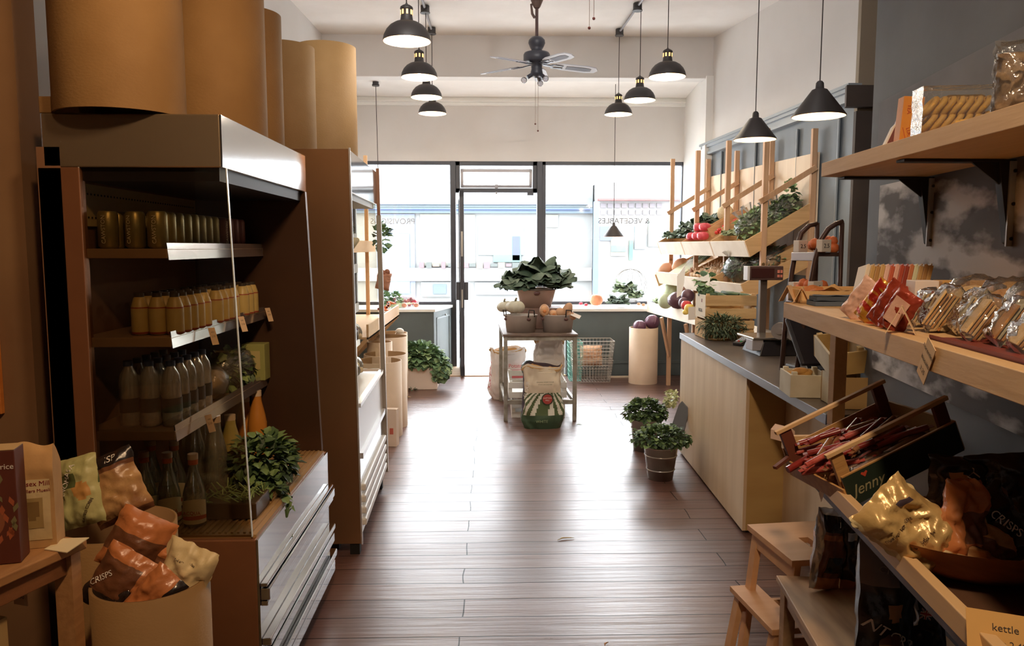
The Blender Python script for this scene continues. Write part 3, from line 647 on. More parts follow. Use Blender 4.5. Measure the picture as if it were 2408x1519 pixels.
def bush(c, rad, n, L_, seed, flat=.6, wid=.9, hang=0, bottom=-.2, hole=.35):
    random.seed(seed); b = B(); c = Vector(c)
    for i in range(n):
        a = rnd(0, 2 * PI); z = rnd(bottom, 1); q = math.sqrt(max(0, 1 - min(z, 1) ** 2)); rr = rnd(hole, 1) ** .6
        d = Vector((q * math.cos(a), q * math.sin(a), z)); p = c + Vector((d.x * rad[0], d.y * rad[1], d.z * rad[2])) * rr
        dd = (d + Vector((rnd(-.7, .7), rnd(-.7, .7), rnd(-.5, .5) - hang))).normalized()
        leaf_at(b, p, dd, Vector((rnd(-.3, .3), rnd(-.3, .3), 1)), L_ * rnd(.7, 1.3), L_ * wid * rnd(.7, 1.2), random.choice((0, 0, 1, 2)), rnd(0, .5))
    return b
def stems(b, c, rad, z0, n, m=1, seed=1, r=.0018):
    random.seed(seed)
    for i in range(n):
        a = rnd(0, 2 * PI); q = rnd(.2, .9)
        b.tube([(c[0] + .2 * rad * math.cos(a), c[1] + .2 * rad * math.sin(a), z0), (c[0] + q * rad * .6 * math.cos(a), c[1] + q * rad * .6 * math.sin(a), (z0 + c[2]) / 2), (c[0] + q * rad * math.cos(a), c[1] + q * rad * math.sin(a), c[2])], r, 4, m)
    return b
p = at(618, 1125, 2.92)
hb = thing('parsley_bunch', 'big dark green bunch of flat parsley drooping over the near fridge deck', 'herbs', (p.x, p.y, .68))
obj('foliage', bush((0, 0, .09), (.125, .16, .10), 620, .036, 11, hang=.3, bottom=-.6), HERB, hb)
obj('hanging_foliage', bush((.07, -.14, -.02), (.06, .08, .10), 170, .034, 12, hang=.8, bottom=-1), HERB, hb)
obj('stem', stems(B(), (0, -.02, .08), .09, .0, 26, 0, 5), [HERB[1]], hb)
obj('stray_stem', B().tube([(.10, -.10, .0), (.115, -.11, -.1), (.11, -.14, -.2)], .0012, 4).tube([(.12, -.12, .0), (.125, -.12, -.11), (.135, -.10, -.17)], .0012, 4), HERB[1], hb)
tr = thing('herb_tray', 'shallow tray of pale cut stems on the near fridge deck beside the glass bottles', 'tray', (-.90, 2.62, .68))
obj('tray', B().box(-.10, .11, -.08, .08, 0, .055), mat('dark_clear_tray', (70, 50, 30), .3), tr, .004)
sb_ = B(); random.seed(5)
for i in range(70): x, y = rnd(-.09, .1), rnd(-.07, .07); sb_.bar((x, y, .056), (x + rnd(-.05, .05), y + rnd(-.05, .05), rnd(.06, .09)), .004, .003)
obj('cut_stems', sb_, GRN[2], tr)

CLG = film('clear_bottle_glass', (214, 226, 208), .20, .05, .16)
def glassbottle(loc, label, sc=1, cap=True):
    t = thing('glass_bottle', label, 'bottle', loc, group='sparkling water bottles on the near fridge deck')
    bd = obj('body', B().lathe([(.030, 0), (.036, .006), (.037, .02), (.037, .095), (.034, .115), (.020, .165), (.0145, .19), (.0135, .225)], n=24), CLG, t)
    obj('label', B().grid(lambda u, v: (.0378 * math.sin((u - .5) * 3.0), -.0378 * math.cos((u - .5) * 3.0), .012 + v * (.062 + .022 * math.sin(u * 2.6))), 14, 6, lambda u, v: 1 if .18 < v < .30 else 0), [mat('cream_paper_label', (240, 228, 180), .6), mat('orange_stripe', (206, 96, 48), .6)], bd)
    tx = text('ACQUA', .016, mat('orange_lettering', (190, 90, 50), .6), bd, (.004, -.0388, .05), (PI / 2, 0, 0))
    obj('neck_label', B().grid(lambda u, v: ((.021 - v * .004) * math.sin((u - .5) * (2.0 - 1.7 * v)), -(.028 - v * .011) * math.cos((u - .5) * 2.0), .135 + v * .045), 8, 4), mat('white_neck_label', (226, 220, 200), .6), bd)
    obj('cap', B().cyl((0, 0, .205), (0, 0, .222), .0155, n=16).cyl((0, 0, .222), (0, 0, .240), .0165, n=16, m=1), [mat('orange_foil', (206, 104, 56), .4), mat('pale_screw_cap', (214, 190, 160), .4)], t)
    return t
g0 = None
for px, Y, lb in ((445, 2.50, 'front sparkling water bottle with an orange cap, nearest the herb tray'), (385, 2.52, 'front sparkling water bottle with an orange cap, left of two labelled ones'),
               (330, 2.53, 'sparkling water bottle half hidden behind the crisp bags'), (348, 2.68, 'orange capped bottle behind the one by the crisp bags'), (402, 2.68, 'orange capped bottle standing in the second row of the deck')):
    x = (px - 1150) * Y / 1800; loc = (x, Y, .68)
    g0 = dup(g0, loc, (0, 0, rnd(-.1, .4)), lb) if g0 else glassbottle(loc, lb)
def juice(loc, label, m, h=.24, grp='juice bottles at the far end of the fridge deck'):
    t = thing('juice_bottle', label, 'bottle', loc, group=grp)
    obj('body', B().lathe([(.034, 0), (.040, .006), (.040, h * .52), (.034, h * .65), (.021, h * .84), (.019, h * .93)], n=20), m, t)
    obj('cap', B().cyl((0, 0, h * .92), (0, 0, h), .021, n=16), mat('pale_screw_cap', (214, 190, 160), .4), t)
    return t
OJ = mat('orange_juice', (196, 128, 48), .35); YJ = mat('pale_yellow_drink', (176, 160, 86), .35); AM = film('pale_glass_carafe', (226, 224, 204), .18, .06, .22)
j0 = None
for (px, Y, m, h, lb) in ((600, 3.30, OJ, .30, 'tall orange juice bottle at the far end of the near fridge'), (572, 3.36, OJ, .26, 'orange juice bottle half behind the tall one'), (536, 3.0, YJ, .26, 'pale yellow juice bottle behind the parsley'),
                        (500, 2.80, AM, .30, 'tall clear glass bottle beside the parsley'), (478, 2.92, AM, .32, 'clear glass bottle standing behind the labelled water bottles'), (452, 2.86, AM, .28, 'clear glass bottle in the middle row of the deck'), (428, 2.98, AM, .30, 'clear glass bottle deep in the fridge deck')):
    juice(((px - 1150) * Y / 1800, Y, .68), lb, m, h)
# bagged things on the lowest shelf
CELLO = film('clear_cellophane', (250, 250, 248), .10, .12, .05, .8, 45)
pk = thing('packaged_cake', 'clear wrapped ridged cake on the lowest shelf of the near fridge', 'food', (-1.06, 2.92, 1.016))
obj('cake', B().sph((0, 0, .06), .055, 20, fn=lambda d, a, t: 1 + .07 * math.sin(9 * d.z + 4 * d.y), sc=(1, 1.5, 1)), mat('ridged_brown_cake', (166, 140, 92), .6), pk)
obj('wrapper', B().sph((0, 0, .066), .062, 16, fn=lambda d, a, t: 1 + .08 * noise.noise(d * 4), sc=(1, 1.5, 1.05)), CELLO, pk)
for i, (y, lb) in enumerate(((3.1, 'near clear bag of salad leaves on the lowest fridge shelf'), (3.26, 'far clear bag of salad leaves on the lowest fridge shelf'))):
    t = thing('salad_bag', lb, 'salad', (-1.08, y, 1.016), group='salad bags in the near fridge')
    obj('leaves', bush((0, 0, .075), (.07, .065, .07), 120, .04, 30 + i, bottom=-1), GRN, t)
    obj('bag', B().sph((0, 0, .08), .085, 16, fn=lambda d, a, t: 1 + .14 * noise.noise(d * 3), sc=(.95, .9, .95)), CELLO, t)
bx = thing('salad_box', 'pale green carton of leaves at the far end of the lowest fridge shelf', 'box', (-1.03, 3.38, 1.016))
obj('carton', B().box(-.05, .05, -.04, .04, 0, .16), mat('pale_green_carton', (160, 160, 92), .6), bx, .003)
obj('window_patch', B().box(-.03, .03, -.042, -.04, .05, .13), mat('buff_window', (196, 180, 120), .5), bx)

single('wall_plaque', B().box(-.17, .17, 0, .02, 0, .31), mat('orange_varnished_wood', (206, 130, 60), .4, col2=(190, 112, 48), ns=(3, 3, 20)), 'orange varnished wooden panel fixed to the brown wall at the left edge', 'plaque', (-1.745, 2.479, 1.06), bevel=.003)
# ================================================================ bags and sacks
def bagfn(w, h, t, seed, crum=.010, taper=.05):
    sd = Vector((seed * 1.7, seed * .9, seed * 2.3))
    def f(u, v, side):
        e = max(0, 1 - abs(2 * u - 1) ** 2.6) ** .75 * max(0, 1 - abs(2 * v - 1) ** 5) ** .8
        n = noise.noise(Vector((u * 3, v * 4, side * 3)) + sd) + 1.1 * (.35 - abs(noise.noise(Vector((u * 5 + v * 2, v * 6 - u, side)) + sd))) + .5 * (.3 - abs(noise.noise(Vector((u * 13 - v * 3, v * 11, side)) + sd)))
        x = (u - .5) * w * (1 - taper * math.sin(PI * v)) + crum * .8 * noise.noise(Vector((v * 6, side, 3)) + sd) * (1 if .05 < v < .95 else .4)
        return (x, -side * (t / 2 * e + crum * n * min(1, e * 2) + .0008), v * h + crum * .5 * noise.noise(Vector((u * 5, 9, side)) + sd))
    return f
def bag(b, f, zone=None, nu=24, nv=30, back=None):
    z_ = zone or (lambda u, v: 0)
    b.grid(lambda u, v: f(u, v, 1), nu, nv, z_); b.grid(lambda u, v: f(1 - u, v, -1), nu, nv, back or z_)
    for s_ in (0, 1): b.grid(lambda u, v, s_=s_: tuple(Vector(f(0, v, 1)).lerp(Vector(f(0, v, -1)), u)) if s_ == 0 else tuple(Vector(f(1, v, -1)).lerp(Vector(f(1, v, 1)), u)), 1, nv, back or (lambda u, v: z_(0, v)))
    b.grid(lambda u, v: tuple(Vector(f(u, 0, -1)).lerp(Vector(f(u, 0, 1)), v)), nu, 1, back or (lambda u, v: z_(u, 0)))
    b.grid(lambda u, v: tuple(Vector(f(u, 1, 1)).lerp(Vector(f(u, 1, -1)), v)), nu, 1, back or (lambda u, v: z_(u, 1)))
    return b
def ptext(txt, size, m, parent, f, w, h, cx, cz_, ang=0, name='lettering', shear=0):
    """lettering pressed onto the front of a bag"""
    o = text(txt, size, m, parent, name=name, ext=.0003, shear=shear); me = o.data
    for v in me.vertices:
        x, z = v.co.x * math.cos(ang) - v.co.y * math.sin(ang) + cx, v.co.x * math.sin(ang) + v.co.y * math.cos(ang) + cz_
        u_, v_ = min(max(x / w + .5, .01), .99), min(max(z / h, .01), .99)
        v.co = (x, f(u_, v_, 1)[1] - .0016 - v.co.z, z)
    return o
def mkbag(name, label, cat, loc, rot, w, h, t, mats, zone, seed, texts=(), crum=.010, group=None):
    r = thing(name, label, cat, loc, rot=rot, group=group); f = bagfn(w, h, t, seed, crum)
    obj('packet', bag(B(), f, zone), mats, r)
    for q in texts: ptext(q[0], q[1], q[2], r, f, w, h, q[3], q[4], q[5] if len(q) > 5 else 0)
    return r
FOIL = dict(rough=.22, spec=.8)
BKP = mat('black_foil_packet', (40, 32, 30), .25, col2=(30, 24, 24), ns=6, spec=.8, bump=.25, bs=35)
BRP = mat('brown_foil_packet', (116, 74, 48), .3, spec=.7, bump=.25, bs=35, col2=(98, 60, 40), ns=10)
ORP = mat('orange_foil_packet', (192, 120, 70), .3, spec=.6, bump=.25, bs=35)
GDP = mat('gold_foil_packet', (190, 150, 80), .28, .4, bump=.3, bs=30, col2=(160, 124, 64), ns=12)
CRP = mat('cream_packet', (226, 206, 158), .45, bump=.2, bs=35, col2=(212, 190, 140), ns=10)
OLP = mat('olive_green_packet', (88, 98, 58), .4, bump=.2, bs=35)
WHL = mat('white_lettering', (236, 230, 220), .5); REDL = mat('dark_red_lettering', (130, 30, 36), .5); DKL = mat('dark_brown_lettering', (70, 46, 30), .6)
KR = mat('kraft_paper', (204, 164, 110), .8, bump=.2, bs=25, col2=(190, 150, 98), ns=12)
ZC = lambda v0, v1, m1: (lambda u, v: m1 if v0 < v < v1 else 0)

# ================================================================ near left side table
WT = wood('honey_wood_top', (190, 142, 92), (170, 124, 78), 1)
tdir = Vector((math.sin(R(18.7)), math.cos(R(18.7)), 0)); tside = Vector((tdir.y, -tdir.x, 0)); TZ = .915
tc0 = Vector((-.947, 1.77, 0))
st = thing('side_table', 'wooden side table with a thick top at the left edge, bags standing on it', 'table', tuple(tc0))
q = [tc0, tc0 - tdir * .95, tc0 - tdir * .95 - tside * .55, tc0 - tside * .55]
obj('table_top', B().prism([(v.x, v.y) for v in q], 2, TZ - .022, TZ), WT, st, .003, world=True)
obj('apron', B().prism([(v.x, v.y) for v in (tc0 - tdir * .02 - tside * .015, tc0 - tdir * .93 - tside * .015, tc0 - tdir * .93 - tside * .04, tc0 - tdir * .02 - tside * .04)], 2, TZ - .07, TZ - .022), wood('shadowed_brown_wood', (150, 100, 62), (134, 88, 54), 1), st, .002, world=True)
for a_, b_ in ((.03, .03), (.03, .50), (.90, .03), (.90, .50)):
    c_ = tc0 - tdir * a_ - tside * b_; obj('leg', B().box(c_.x - .02, c_.x + .02, c_.y - .02, c_.y + .02, 0, TZ - .022), WT, st, world=True)
ob_ = thing('carton', 'tall pale cardboard carton standing under the side table', 'box', tuple(tc0 - tdir * .32 - tside * .16), -R(18.7))
obj('body', B().box(-.11, .11, -.15, .15, 0, .80), mat('pale_kraft_carton', (196, 168, 112), .8, col2=(184, 154, 100), ns=5), ob_, .003)
obj('printing', B().box(-.07, .03, -.1512, -.150, .62, .63).box(-.07, .0, -.1512, -.15, .59, .598), mat('rust_print', (150, 74, 40), .7), ob_)
p = atz(178, 1270, TZ); single('folded_paper', B().add([(-.035, -.02, .0), (.03, -.03, .0), (.04, .03, .012), (-.03, .035, .004), (-.035, -.02, .002), (.03, -.03, .002), (.04, .03, .014), (-.03, .035, .006)], [(3, 2, 1, 0), (4, 5, 6, 7), (0, 1, 5, 4), (1, 2, 6, 5), (2, 3, 7, 6), (3, 0, 4, 7)]), mat('cream_paper', (234, 220, 180), .8), 'cream folded paper slip on the far corner of the side table', 'paper', (-.972, 1.72, TZ + .001), (0, 0, R(-10)))
p = atz(40, 1335, TZ - .03)
ticket(p.x + .006, p.y - .004, TZ - .03, .040, .085, (0, 0, R(71.3 - 90)), 'buff ticket with three handwritten lines hanging from the side table edge', ('wheat', 'muesli', '2.90'))
rot18 = -R(10)
def onT(px, py): p = atz(px, py, TZ); return (p.x, p.y, TZ + .001)
mb = thing('muesli_bag', 'kraft paper flour mill bag with a cream printed label, standing on the side table', 'bag', onT(92, 1278), R(14))
fl = bagfn(.098, .235, .062, 3, .004, .0)
def msl(u, v, s_):   # block bottomed paper bag
    k = 1 if v < .78 else 1 - (v - .78) / .22
    x = (u - .5) * .092 * (1 - .10 * (1 - k)); y = -s_ * (.030 * k ** .8 + .002); nn_ = noise.noise(Vector((u * 4, v * 5, s_ * 2)))
    return (x, y + .003 * nn_, v * .235 + (.006 * math.sin(u * 6) if v > .95 else 0))
obj('paper_bag', bag(B(), msl), KR, mb)
lab = obj('label', B().grid(lambda u, v: ((u - .5) * .076, msl(u * .82 + .09, .08 + v * .60, 1)[1] - .0012, .235 * (.08 + v * .60)), 10, 12), CRP, mb)
ptext('Wessex Mill', .0155, REDL, mb, msl, .092, .235, 0, .150); ptext('The Millers Muesli', .0105, REDL, mb, msl, .092, .235, 0, .134)
obj('mill_picture', B().grid(lambda u, v: ((u - .5) * .045, msl(u * .5 + .25, .2 + v * .3, 1)[1] - .0022, .235 * (.20 + v * .30)), 6, 8, lambda u, v: 1 if (u - .5) ** 2 + (v - .6) ** 2 < .12 else 0), [mat('sepia_field', (176, 150, 96), .6), mat('sepia_tree', (140, 112, 66), .6)], lab)
rb_ = thing('rice_box', 'dark red printed rice carton cut by the left edge', 'box', onT(-6, 1318), R(14))
obj('carton', B().box(-.055, .055, -.03, .03, 0, .25), mat('dark_red_carton', (104, 52, 36), .6, col2=(92, 44, 32), ns=8), rb_, .002)
obj('lid_flap', B().box(-.055, .055, -.03, .03, .2505, .252), mat('tan_flap', (200, 170, 120), .7), rb_)
text('rice', .017, WHL, rb_, (.040, -.0308, .215), (PI / 2, 0, 0))
lv = B(); random.seed(8)
for i in range(16):
    x, z, a = rnd(.005, .05), rnd(.04, .19), rnd(-.6, .6)
    lv.quad((x, -.0306, z), (x + .006 * math.cos(a) - .012 * math.sin(a), -.0306, z + .012 * math.cos(a)), (x - .024 * math.sin(a), -.0306, z + .024 * math.cos(a)), (x - .006 * math.cos(a) - .012 * math.sin(a), -.0306, z + .012 * math.cos(a)), m=i % 2)
obj('leaf_pattern', lv, [mat('faded_green_print', (130, 124, 84), .6), mat('rust_print2', (176, 96, 60), .6)], rb_)
obj('plate_print', B().add([(-.01 + .04 * math.cos(2 * PI * k / 24), -.0304, .10 + .045 * math.sin(2 * PI * k / 24)) for k in range(24)], [tuple(range(24))]), mat('plate_print', (150, 92, 60), .6), rb_)

# bins of crisps on the left
tubeo('card_bin', 'round cardboard bin at the bottom left, overfilled with crisp packets', -.862, 1.90, 0, .140, .76, cat='bin', closed=True)
tubeo('card_bin', 'card bin mostly hidden behind the side table, holding large crisp bags', -1.08, 2.185, 0, .16, .80, cat='bin', closed=True)
def bg(name, label, px, py, Y, rot, w, h, t, mats, zone, seed, texts=(), crum=.010):
    """px, py: where the bottom centre of the packet stands at depth Y"""
    p = at(px, py, Y); return mkbag(name, label, 'snack', tuple(p), rot, w, h, t, mats, zone, seed, texts, crum)
MAN = mat('pale_green_packet', (176, 178, 120), .4, bump=.2, bs=30, col2=(196, 190, 134), ns=9)
bg('tortilla_bag', 'pale green and cream tortilla chip bag leaning beside the muesli bag', 195, 1238, 2.02, (R(-12), R(-14), R(-5)), .135, .185, .05, [MAN, OLP, mat('buff_chip_print', (200, 150, 84), .5)],
   lambda u, v: 1 if .55 < v < .78 and u < .62 else (2 if (u - .72) ** 2 + ((v - .5) * 1.3) ** 2 < .03 else 0), 5, (('MANOMASA', .020, WHL, -.012, .118, R(62)), ('SALTED CORN', .010, DKL, .034, .04, R(58))))
bg('crisp_bag', 'big clear fronted crisp bag with a dark lettered top in the back bin', 300, 1218, 2.12, (R(-14), R(-24), R(6)), .16, .19, .075, [mat('crisps_behind_film', (196, 156, 104), .3, col2=(140, 96, 60), ns=16, bump=.4, bs=25, detail=6), BRP, BKP],
   lambda u, v: 2 if v > .80 else (1 if v < .08 or .74 < v < .80 else 0), 9, (('KI    ISP', .026, WHL, 0, .170),))
bg('crisp_bag', 'orange and brown crisp bag lying across the back of the front bin', 285, 1345, 1.98, (R(-16), R(28), R(8)), .15, .16, .075, [ORP, BRP], ZC(.25, .62, 1), 12)
bg('crisp_bag', 'brown crisp bag with faint pale lettering at the left of the front bin', 245, 1440, 1.86, (R(-10), R(30), R(-4)), .15, .165, .05, [BRP, ORP, BKP], lambda u, v: 1 if u > .75 or v > .82 else (2 if v < .3 else 0), 14, (('CRISPS', .020, WHL, -.045, .08, R(55)),))
bg('crisp_bag', 'slim orange edged crisp bag slanting up in the middle of the front bin', 300, 1470, 1.83, (R(-8), R(42), R(-6)), .095, .17, .045, [ORP, BKP], lambda u, v: 1 if u > .72 else 0, 17)
bg('crisp_bag', 'black crisp packet lettered CHICKEN sunk at the front of the bin', 345, 1492, 1.83, (R(-14), R(18), R(4)), .11, .12, .045, [BKP, ORP], lambda u, v: 1 if (u - .35) ** 2 + (v - .6) ** 2 < .012 else 0, 21, (('CHICKEN', .019, WHL, .01, .045, R(4)),))
bg('paper_sack', 'open folded kraft and green paper bag sticking out right of the front bin', 398, 1452, 1.90, (R(-6), R(20), R(-10)), .135, .20, .05, [CRP, mat('soft_green_paper', (138, 132, 84), .7), mat('cream_paper', (234, 220, 180), .8)], lambda u, v: 1 if v < .52 else 0, 24, (('THE GOOD LOAF', .007, DKL, .0, .160),), .014)
bg('crisp_bag', 'narrow black crisp packet wedged at the left front of the front bin', 290, 1500, 1.84, (R(-10), R(6), R(10)), .09, .13, .04, [BKP, BRP], ZC(.0, .2, 1), 31)
bg('crisp_bag', 'dark brown crisp packet tucked behind the kraft sack in the front bin', 352, 1425, 2.0, (R(-8), R(26), R(-4)), .12, .16, .045, [BRP, BKP, ORP], lambda u, v: 2 if v > .85 else (1 if v < .3 else 0), 33)
bg('small_cake_pack', 'small clear wrapped loaf between the crisp bags and the glass bottles', 352, 1288, 2.18, (R(-5), R(10), 0), .07, .085, .05, [CRP, BRP], ZC(.0, .2, 1), 27)

# ================================================================ far fridge
tt, tb = at(820, 363, 3.87), at(850, 1283, 3.87); ft, fb_ = at(884, 403, 5.03), at(905, 1112, 5.03)
f2 = thing('display_fridge', 'far stainless steel open display fridge of vegetables, its end panel facing', 'fridge', (-1.05, 4.45, 0))
XB = -1.42
def fx(y, z):   # front face position on the slightly turned fridge
    s_ = (y - 3.87) / (5.03 - 3.87); k = (2.08 - z) / 2.02
    a_ = tt.x + (tb.x - tt.x) * k; c_ = ft.x + (fb_.x - ft.x) * k; return a_ + (c_ - a_) * s_
def slabY(b, y0, y1, z0, z1, xin=XB, m=0, off=0):
    return b.add([(xin, y0, z0), (fx(y0, z0) + off, y0, z0), (fx(y0, z1) + off, y0, z1), (xin, y0, z1), (xin, y1, z0), (fx(y1, z0) + off, y1, z0), (fx(y1, z1) + off, y1, z1), (xin, y1, z1)],
                 [(0, 1, 2, 3), (7, 6, 5, 4), (0, 4, 5, 1), (3, 2, 6, 7), (1, 5, 6, 2), (0, 3, 7, 4)], m)
obj('end_panel', slabY(B(), 3.87, 3.90, .06, 2.08), mat('brassy_stainless_steel', (176, 138, 102), .30, .7, col2=(166, 128, 94), ns=2, bump=.05, bs=(3, 3, 14)), f2, .003, world=True)
obj('panel_edge', B().bar((fx(3.87, 2.08) + .004, 3.868, 2.085), (fx(3.87, .06) + .004, 3.868, .06), .012, .008, up=(1, 0, 0)), mat('bright_steel_edge', (235, 235, 235), .25, .6), f2, world=True)
obj('canopy', slabY(B(), 3.90, 5.03, 1.87, 2.08), MIRR, f2, .003, world=True)
obj('underside', slabY(B(), 3.92, 5.0, 1.84, 1.87, off=-.02), mat('pale_canopy_underside', (200, 190, 160), .5), f2, world=True)
obj('back_panel', B().box(XB, XB + .04, 3.9, 5.0, .1, 1.9), mat('cream_fridge_back', (188, 180, 150), .5), f2, world=True)
obj('far_glass', slabY(B(), 5.0, 5.01, .80, 1.87, off=-.01), CAB, f2, world=True)
obj('far_edge', B().bar((fx(5.02, 2.08) + .01, 5.03, 2.10), (fx(5.02, 1.80) + .01, 5.03, 1.80), .014, .02, m=1, up=(1, 0, 0)).bar((fx(5.02, 1.80) + .01, 5.03, 1.80), (fx(5.02, .1) + .01, 5.03, .1), .03, .03, up=(1, 0, 0)), [mat('pale_bronze_edge', (170, 160, 146), .35, .5), mat('copper_brown_edge', (140, 96, 70), .4)], f2, world=True)
bs2 = obj('base', slabY(B(), 3.90, 5.02, .10, .78), mat('white_enamel_base', (230, 226, 220), .25), f2, world=True)
obj('trim_rail', B().bar((fx(3.9, .52) + .01, 3.9, .52), (fx(5.0, .52) + .01, 5.0, .52), .02, .03).bar((fx(3.9, .78) + .0, 3.9, .785), (fx(5.0, .78), 5.0, .785), .03, .02), MATS['bright_steel_edge'], bs2, world=True)
obj('shiny_lower_panel', B().add([(fx(3.9, .5) + .004, 3.9, .50), (fx(5, .5) + .004, 5.0, .50), (fx(5, .38) + .004, 5.0, .38), (fx(3.9, .38) + .004, 3.9, .38)], [(0, 1, 2, 3)]), MIRR, bs2, world=True)
for k in range(4):
    z = .345 - k * .062; obj('vent_louvre', B().bar((fx(3.9, z) + .006, 3.92, z), (fx(4.98, z) + .006, 4.98, z), .035, .038), MATS['white_gloss_paint'], f2, .008, world=True)
for q in ((fx(3.9, .06) - .06, fx(3.9, .06) - .01, 3.88, 3.93, 0, .06), (fx(5, .1) - .06, fx(5, .1) - .01, 4.95, 5.0, 0, .10), (XB + .02, XB + .08, 3.88, 3.93, 0, .06), (XB + .02, XB + .08, 4.95, 5.0, 0, .1)): obj('foot', B().box(*q), DARK, f2, world=True)
obj('undershadow_block', B().box(XB + .05, -.80, 3.95, 4.95, .0, .1), DARK, f2, world=True)  # near-black block standing in for the shade under the fridge
S2 = (1.665, 1.47, 1.22, 1.0)
for z in S2:
    s_ = obj('shelf', slabY(B(), 3.92, 5.0, z - .025, z, off=-.14), mat('white_wire_shelf', (196, 192, 182), .4), f2, world=True)
    obj('price_rail', B().bar((fx(3.92, z) - .135, 3.92, z - .01), (fx(5, z) - .135, 5.0, z - .01), .006, .055), mat('grey_white_rail', (206, 208, 214), .3), s_, world=True)
# contents of the far fridge, seen along the shelves
pi_ = 0
for (z, lb) in ((S2[0], 'asparagus'),):
    for k in range(4):
        y = 4.05 + k * .25; t = thing('asparagus_bunch', 'green bunched asparagus lying on the top shelf of the far fridge', 'vegetable', (fx(y, z) - .22, y, z + .001), group='asparagus bunches in the far fridge')
        b = B(); random.seed(40 + k)
        for i in range(22):
            yy, zz = rnd(-.06, .06), rnd(.005, .06); b.tube([(-.1, yy, zz), (.0, yy + rnd(-.01, .01), zz + .01), (.09, yy + rnd(-.03, .03), zz + rnd(0, .02))], [.005, .005, .003], 5)
        obj('spears', b, GRN[2], t); obj('tie', B().cyl((0, 0, .035), (.012, 0, .035), .055, n=14), mat('cream_tie', (220, 214, 180), .6), t)
for k in range(26):
    y = 3.98 + k * .038; z = S2[1]; b = B().lathe([(.001, -.09), (.008, -.07), (.014, .02), (.016, .09), (.010, .10)], n=8)
    o = single('parsnip', b, mat('cream_parsnip_skin', (214, 200, 160), .7), 'pale parsnip standing slanted on the second shelf of the far fridge', 'vegetable', (fx(y, z) - .17, y, z + .10), (R(-28), R(24), rnd(-.3, .3)), 'parsnips in the far fridge')
mk = None
for i in range(2):
    for k in range(13):
        y = 3.99 + k * .075; z = S2[2]; loc = (fx(y, z) - .19 - i * .08, y, z + .001); lb = 'white milk bottle on the third shelf of the far fridge'
        if mk: dup(mk, loc, None, lb)
        else:
            mk = thing('milk_bottle', lb, 'bottle', loc, group='white bottles in the far fridge')
            obj('body', B().lathe([(.03, 0), (.034, .01), (.034, .12), (.016, .175), (.015, .19)], n=16), mat('milk_white', (234, 230, 214), .4), mk)
            obj('cap', B().cyl((0, 0, .188), (0, 0, .205), .017, n=14), mat('green_grey_cap', (120, 130, 120), .5), mk)
for (z, n_) in ((S2[3], 6), (.785, 6)):
    for k in range(n_):
        y = 4.02 + k * .165
        t = thing('veg_bag', 'clear bag of ' + ('mushrooms on the lowest shelf' if z > .9 else 'salad on the bottom deck') + ' of the far fridge', 'vegetable', (fx(y, z) - .19, y, z + .001), group='bags ' + ('on the lowest shelf' if z > .9 else 'on the deck') + ' of the far fridge')
        b = B(); random.seed(60 + k)
        for i in range(16): b.sph((rnd(-.07, .08), rnd(-.06, .06), rnd(.02, .09)), rnd(.015, .028), 8, i % 2)
        obj('contents', b, [mat('buff_mushroom', (206, 184, 144), .7), mat('dark_mauve_veg' if z > .9 else 'cream_veg', (96, 84, 92) if z > .9 else (226, 208, 160), .6)], t)
        obj('bag', B().sph((0, 0, .06), .095, 16, fn=lambda d, a, t_: 1 + .2 * noise.noise(d * 3 + Vector((k, z, 0))), sc=(1, .85, .7)), CELLO, t)

# ================================================================ card bins by the left wall
GB = 'pale cardboard tube bins along the left wall'
for (px, pyb, pyr, r_, lb) in ((880, 1022, 848, .23, 'nearest pale cardboard tube bin behind the far fridge'), (905, 1000, 832, .19, 'tall pale tube bin just behind the nearest one'),
                        (893, 985, 803, .115, 'narrow pale tube bin with its rim beside the fridge edge'), (905, 930, 790, .20, 'wide pale tube bin in front of the farthest one'), (910, 905, 782, .21, 'farthest pale tube bin, string over its rim')):
    p = atz(px, pyb, 0); Y = p.y; h = 1.6 - (pyr - 580) * Y / 1800
    rr = {.23: .20, .19: .19, .115: .115, .20: .20, .21: .20}[r_]
    xr = {880: 944, 905: 956 if pyb == 1000 else 958, 893: 922, 910: 958}[px]
    pr = at(xr, pyr, Y); tubeo('tube_bin', lb, pr.x - rr, Y, 0, rr, h, CARDP, 'bin', GB, True)
ga = thing('garlic_bulb', 'white bulb with a trailing string resting on the farthest tube bin', 'vegetable', tuple(at(940, 781, atz(910, 905, 0).y)))
obj('bulb', B().sph((0, 0, .01), .05, 14, sc=(1, 1, .75)), mat('ivory_bulb', (230, 222, 206), .6), ga)
obj('string', B().tube([(-.03, 0, .02), (-.06, -.12, -.05), (-.07, -.2, -.16)], .003, 5), MATS['ivory_bulb'], ga)
p = atz(920, 1047, 0)
cb_ = thing('paper_carton', 'small white cardboard carton with a red mark standing before the tube bins', 'box', (p.x, p.y, 0), R(-8))
obj('carton', B().box(-.05, .055, -.04, .04, 0, .30).box(-.05, .055, -.04, -.038, .30, .305), mat('cream_white_carton', (228, 204, 180), .75), cb_, .002)
obj('red_mark', B().box(.0, .03, -.0415, -.04, .10, .15), mat('coral_print', (196, 96, 76), .7), cb_)
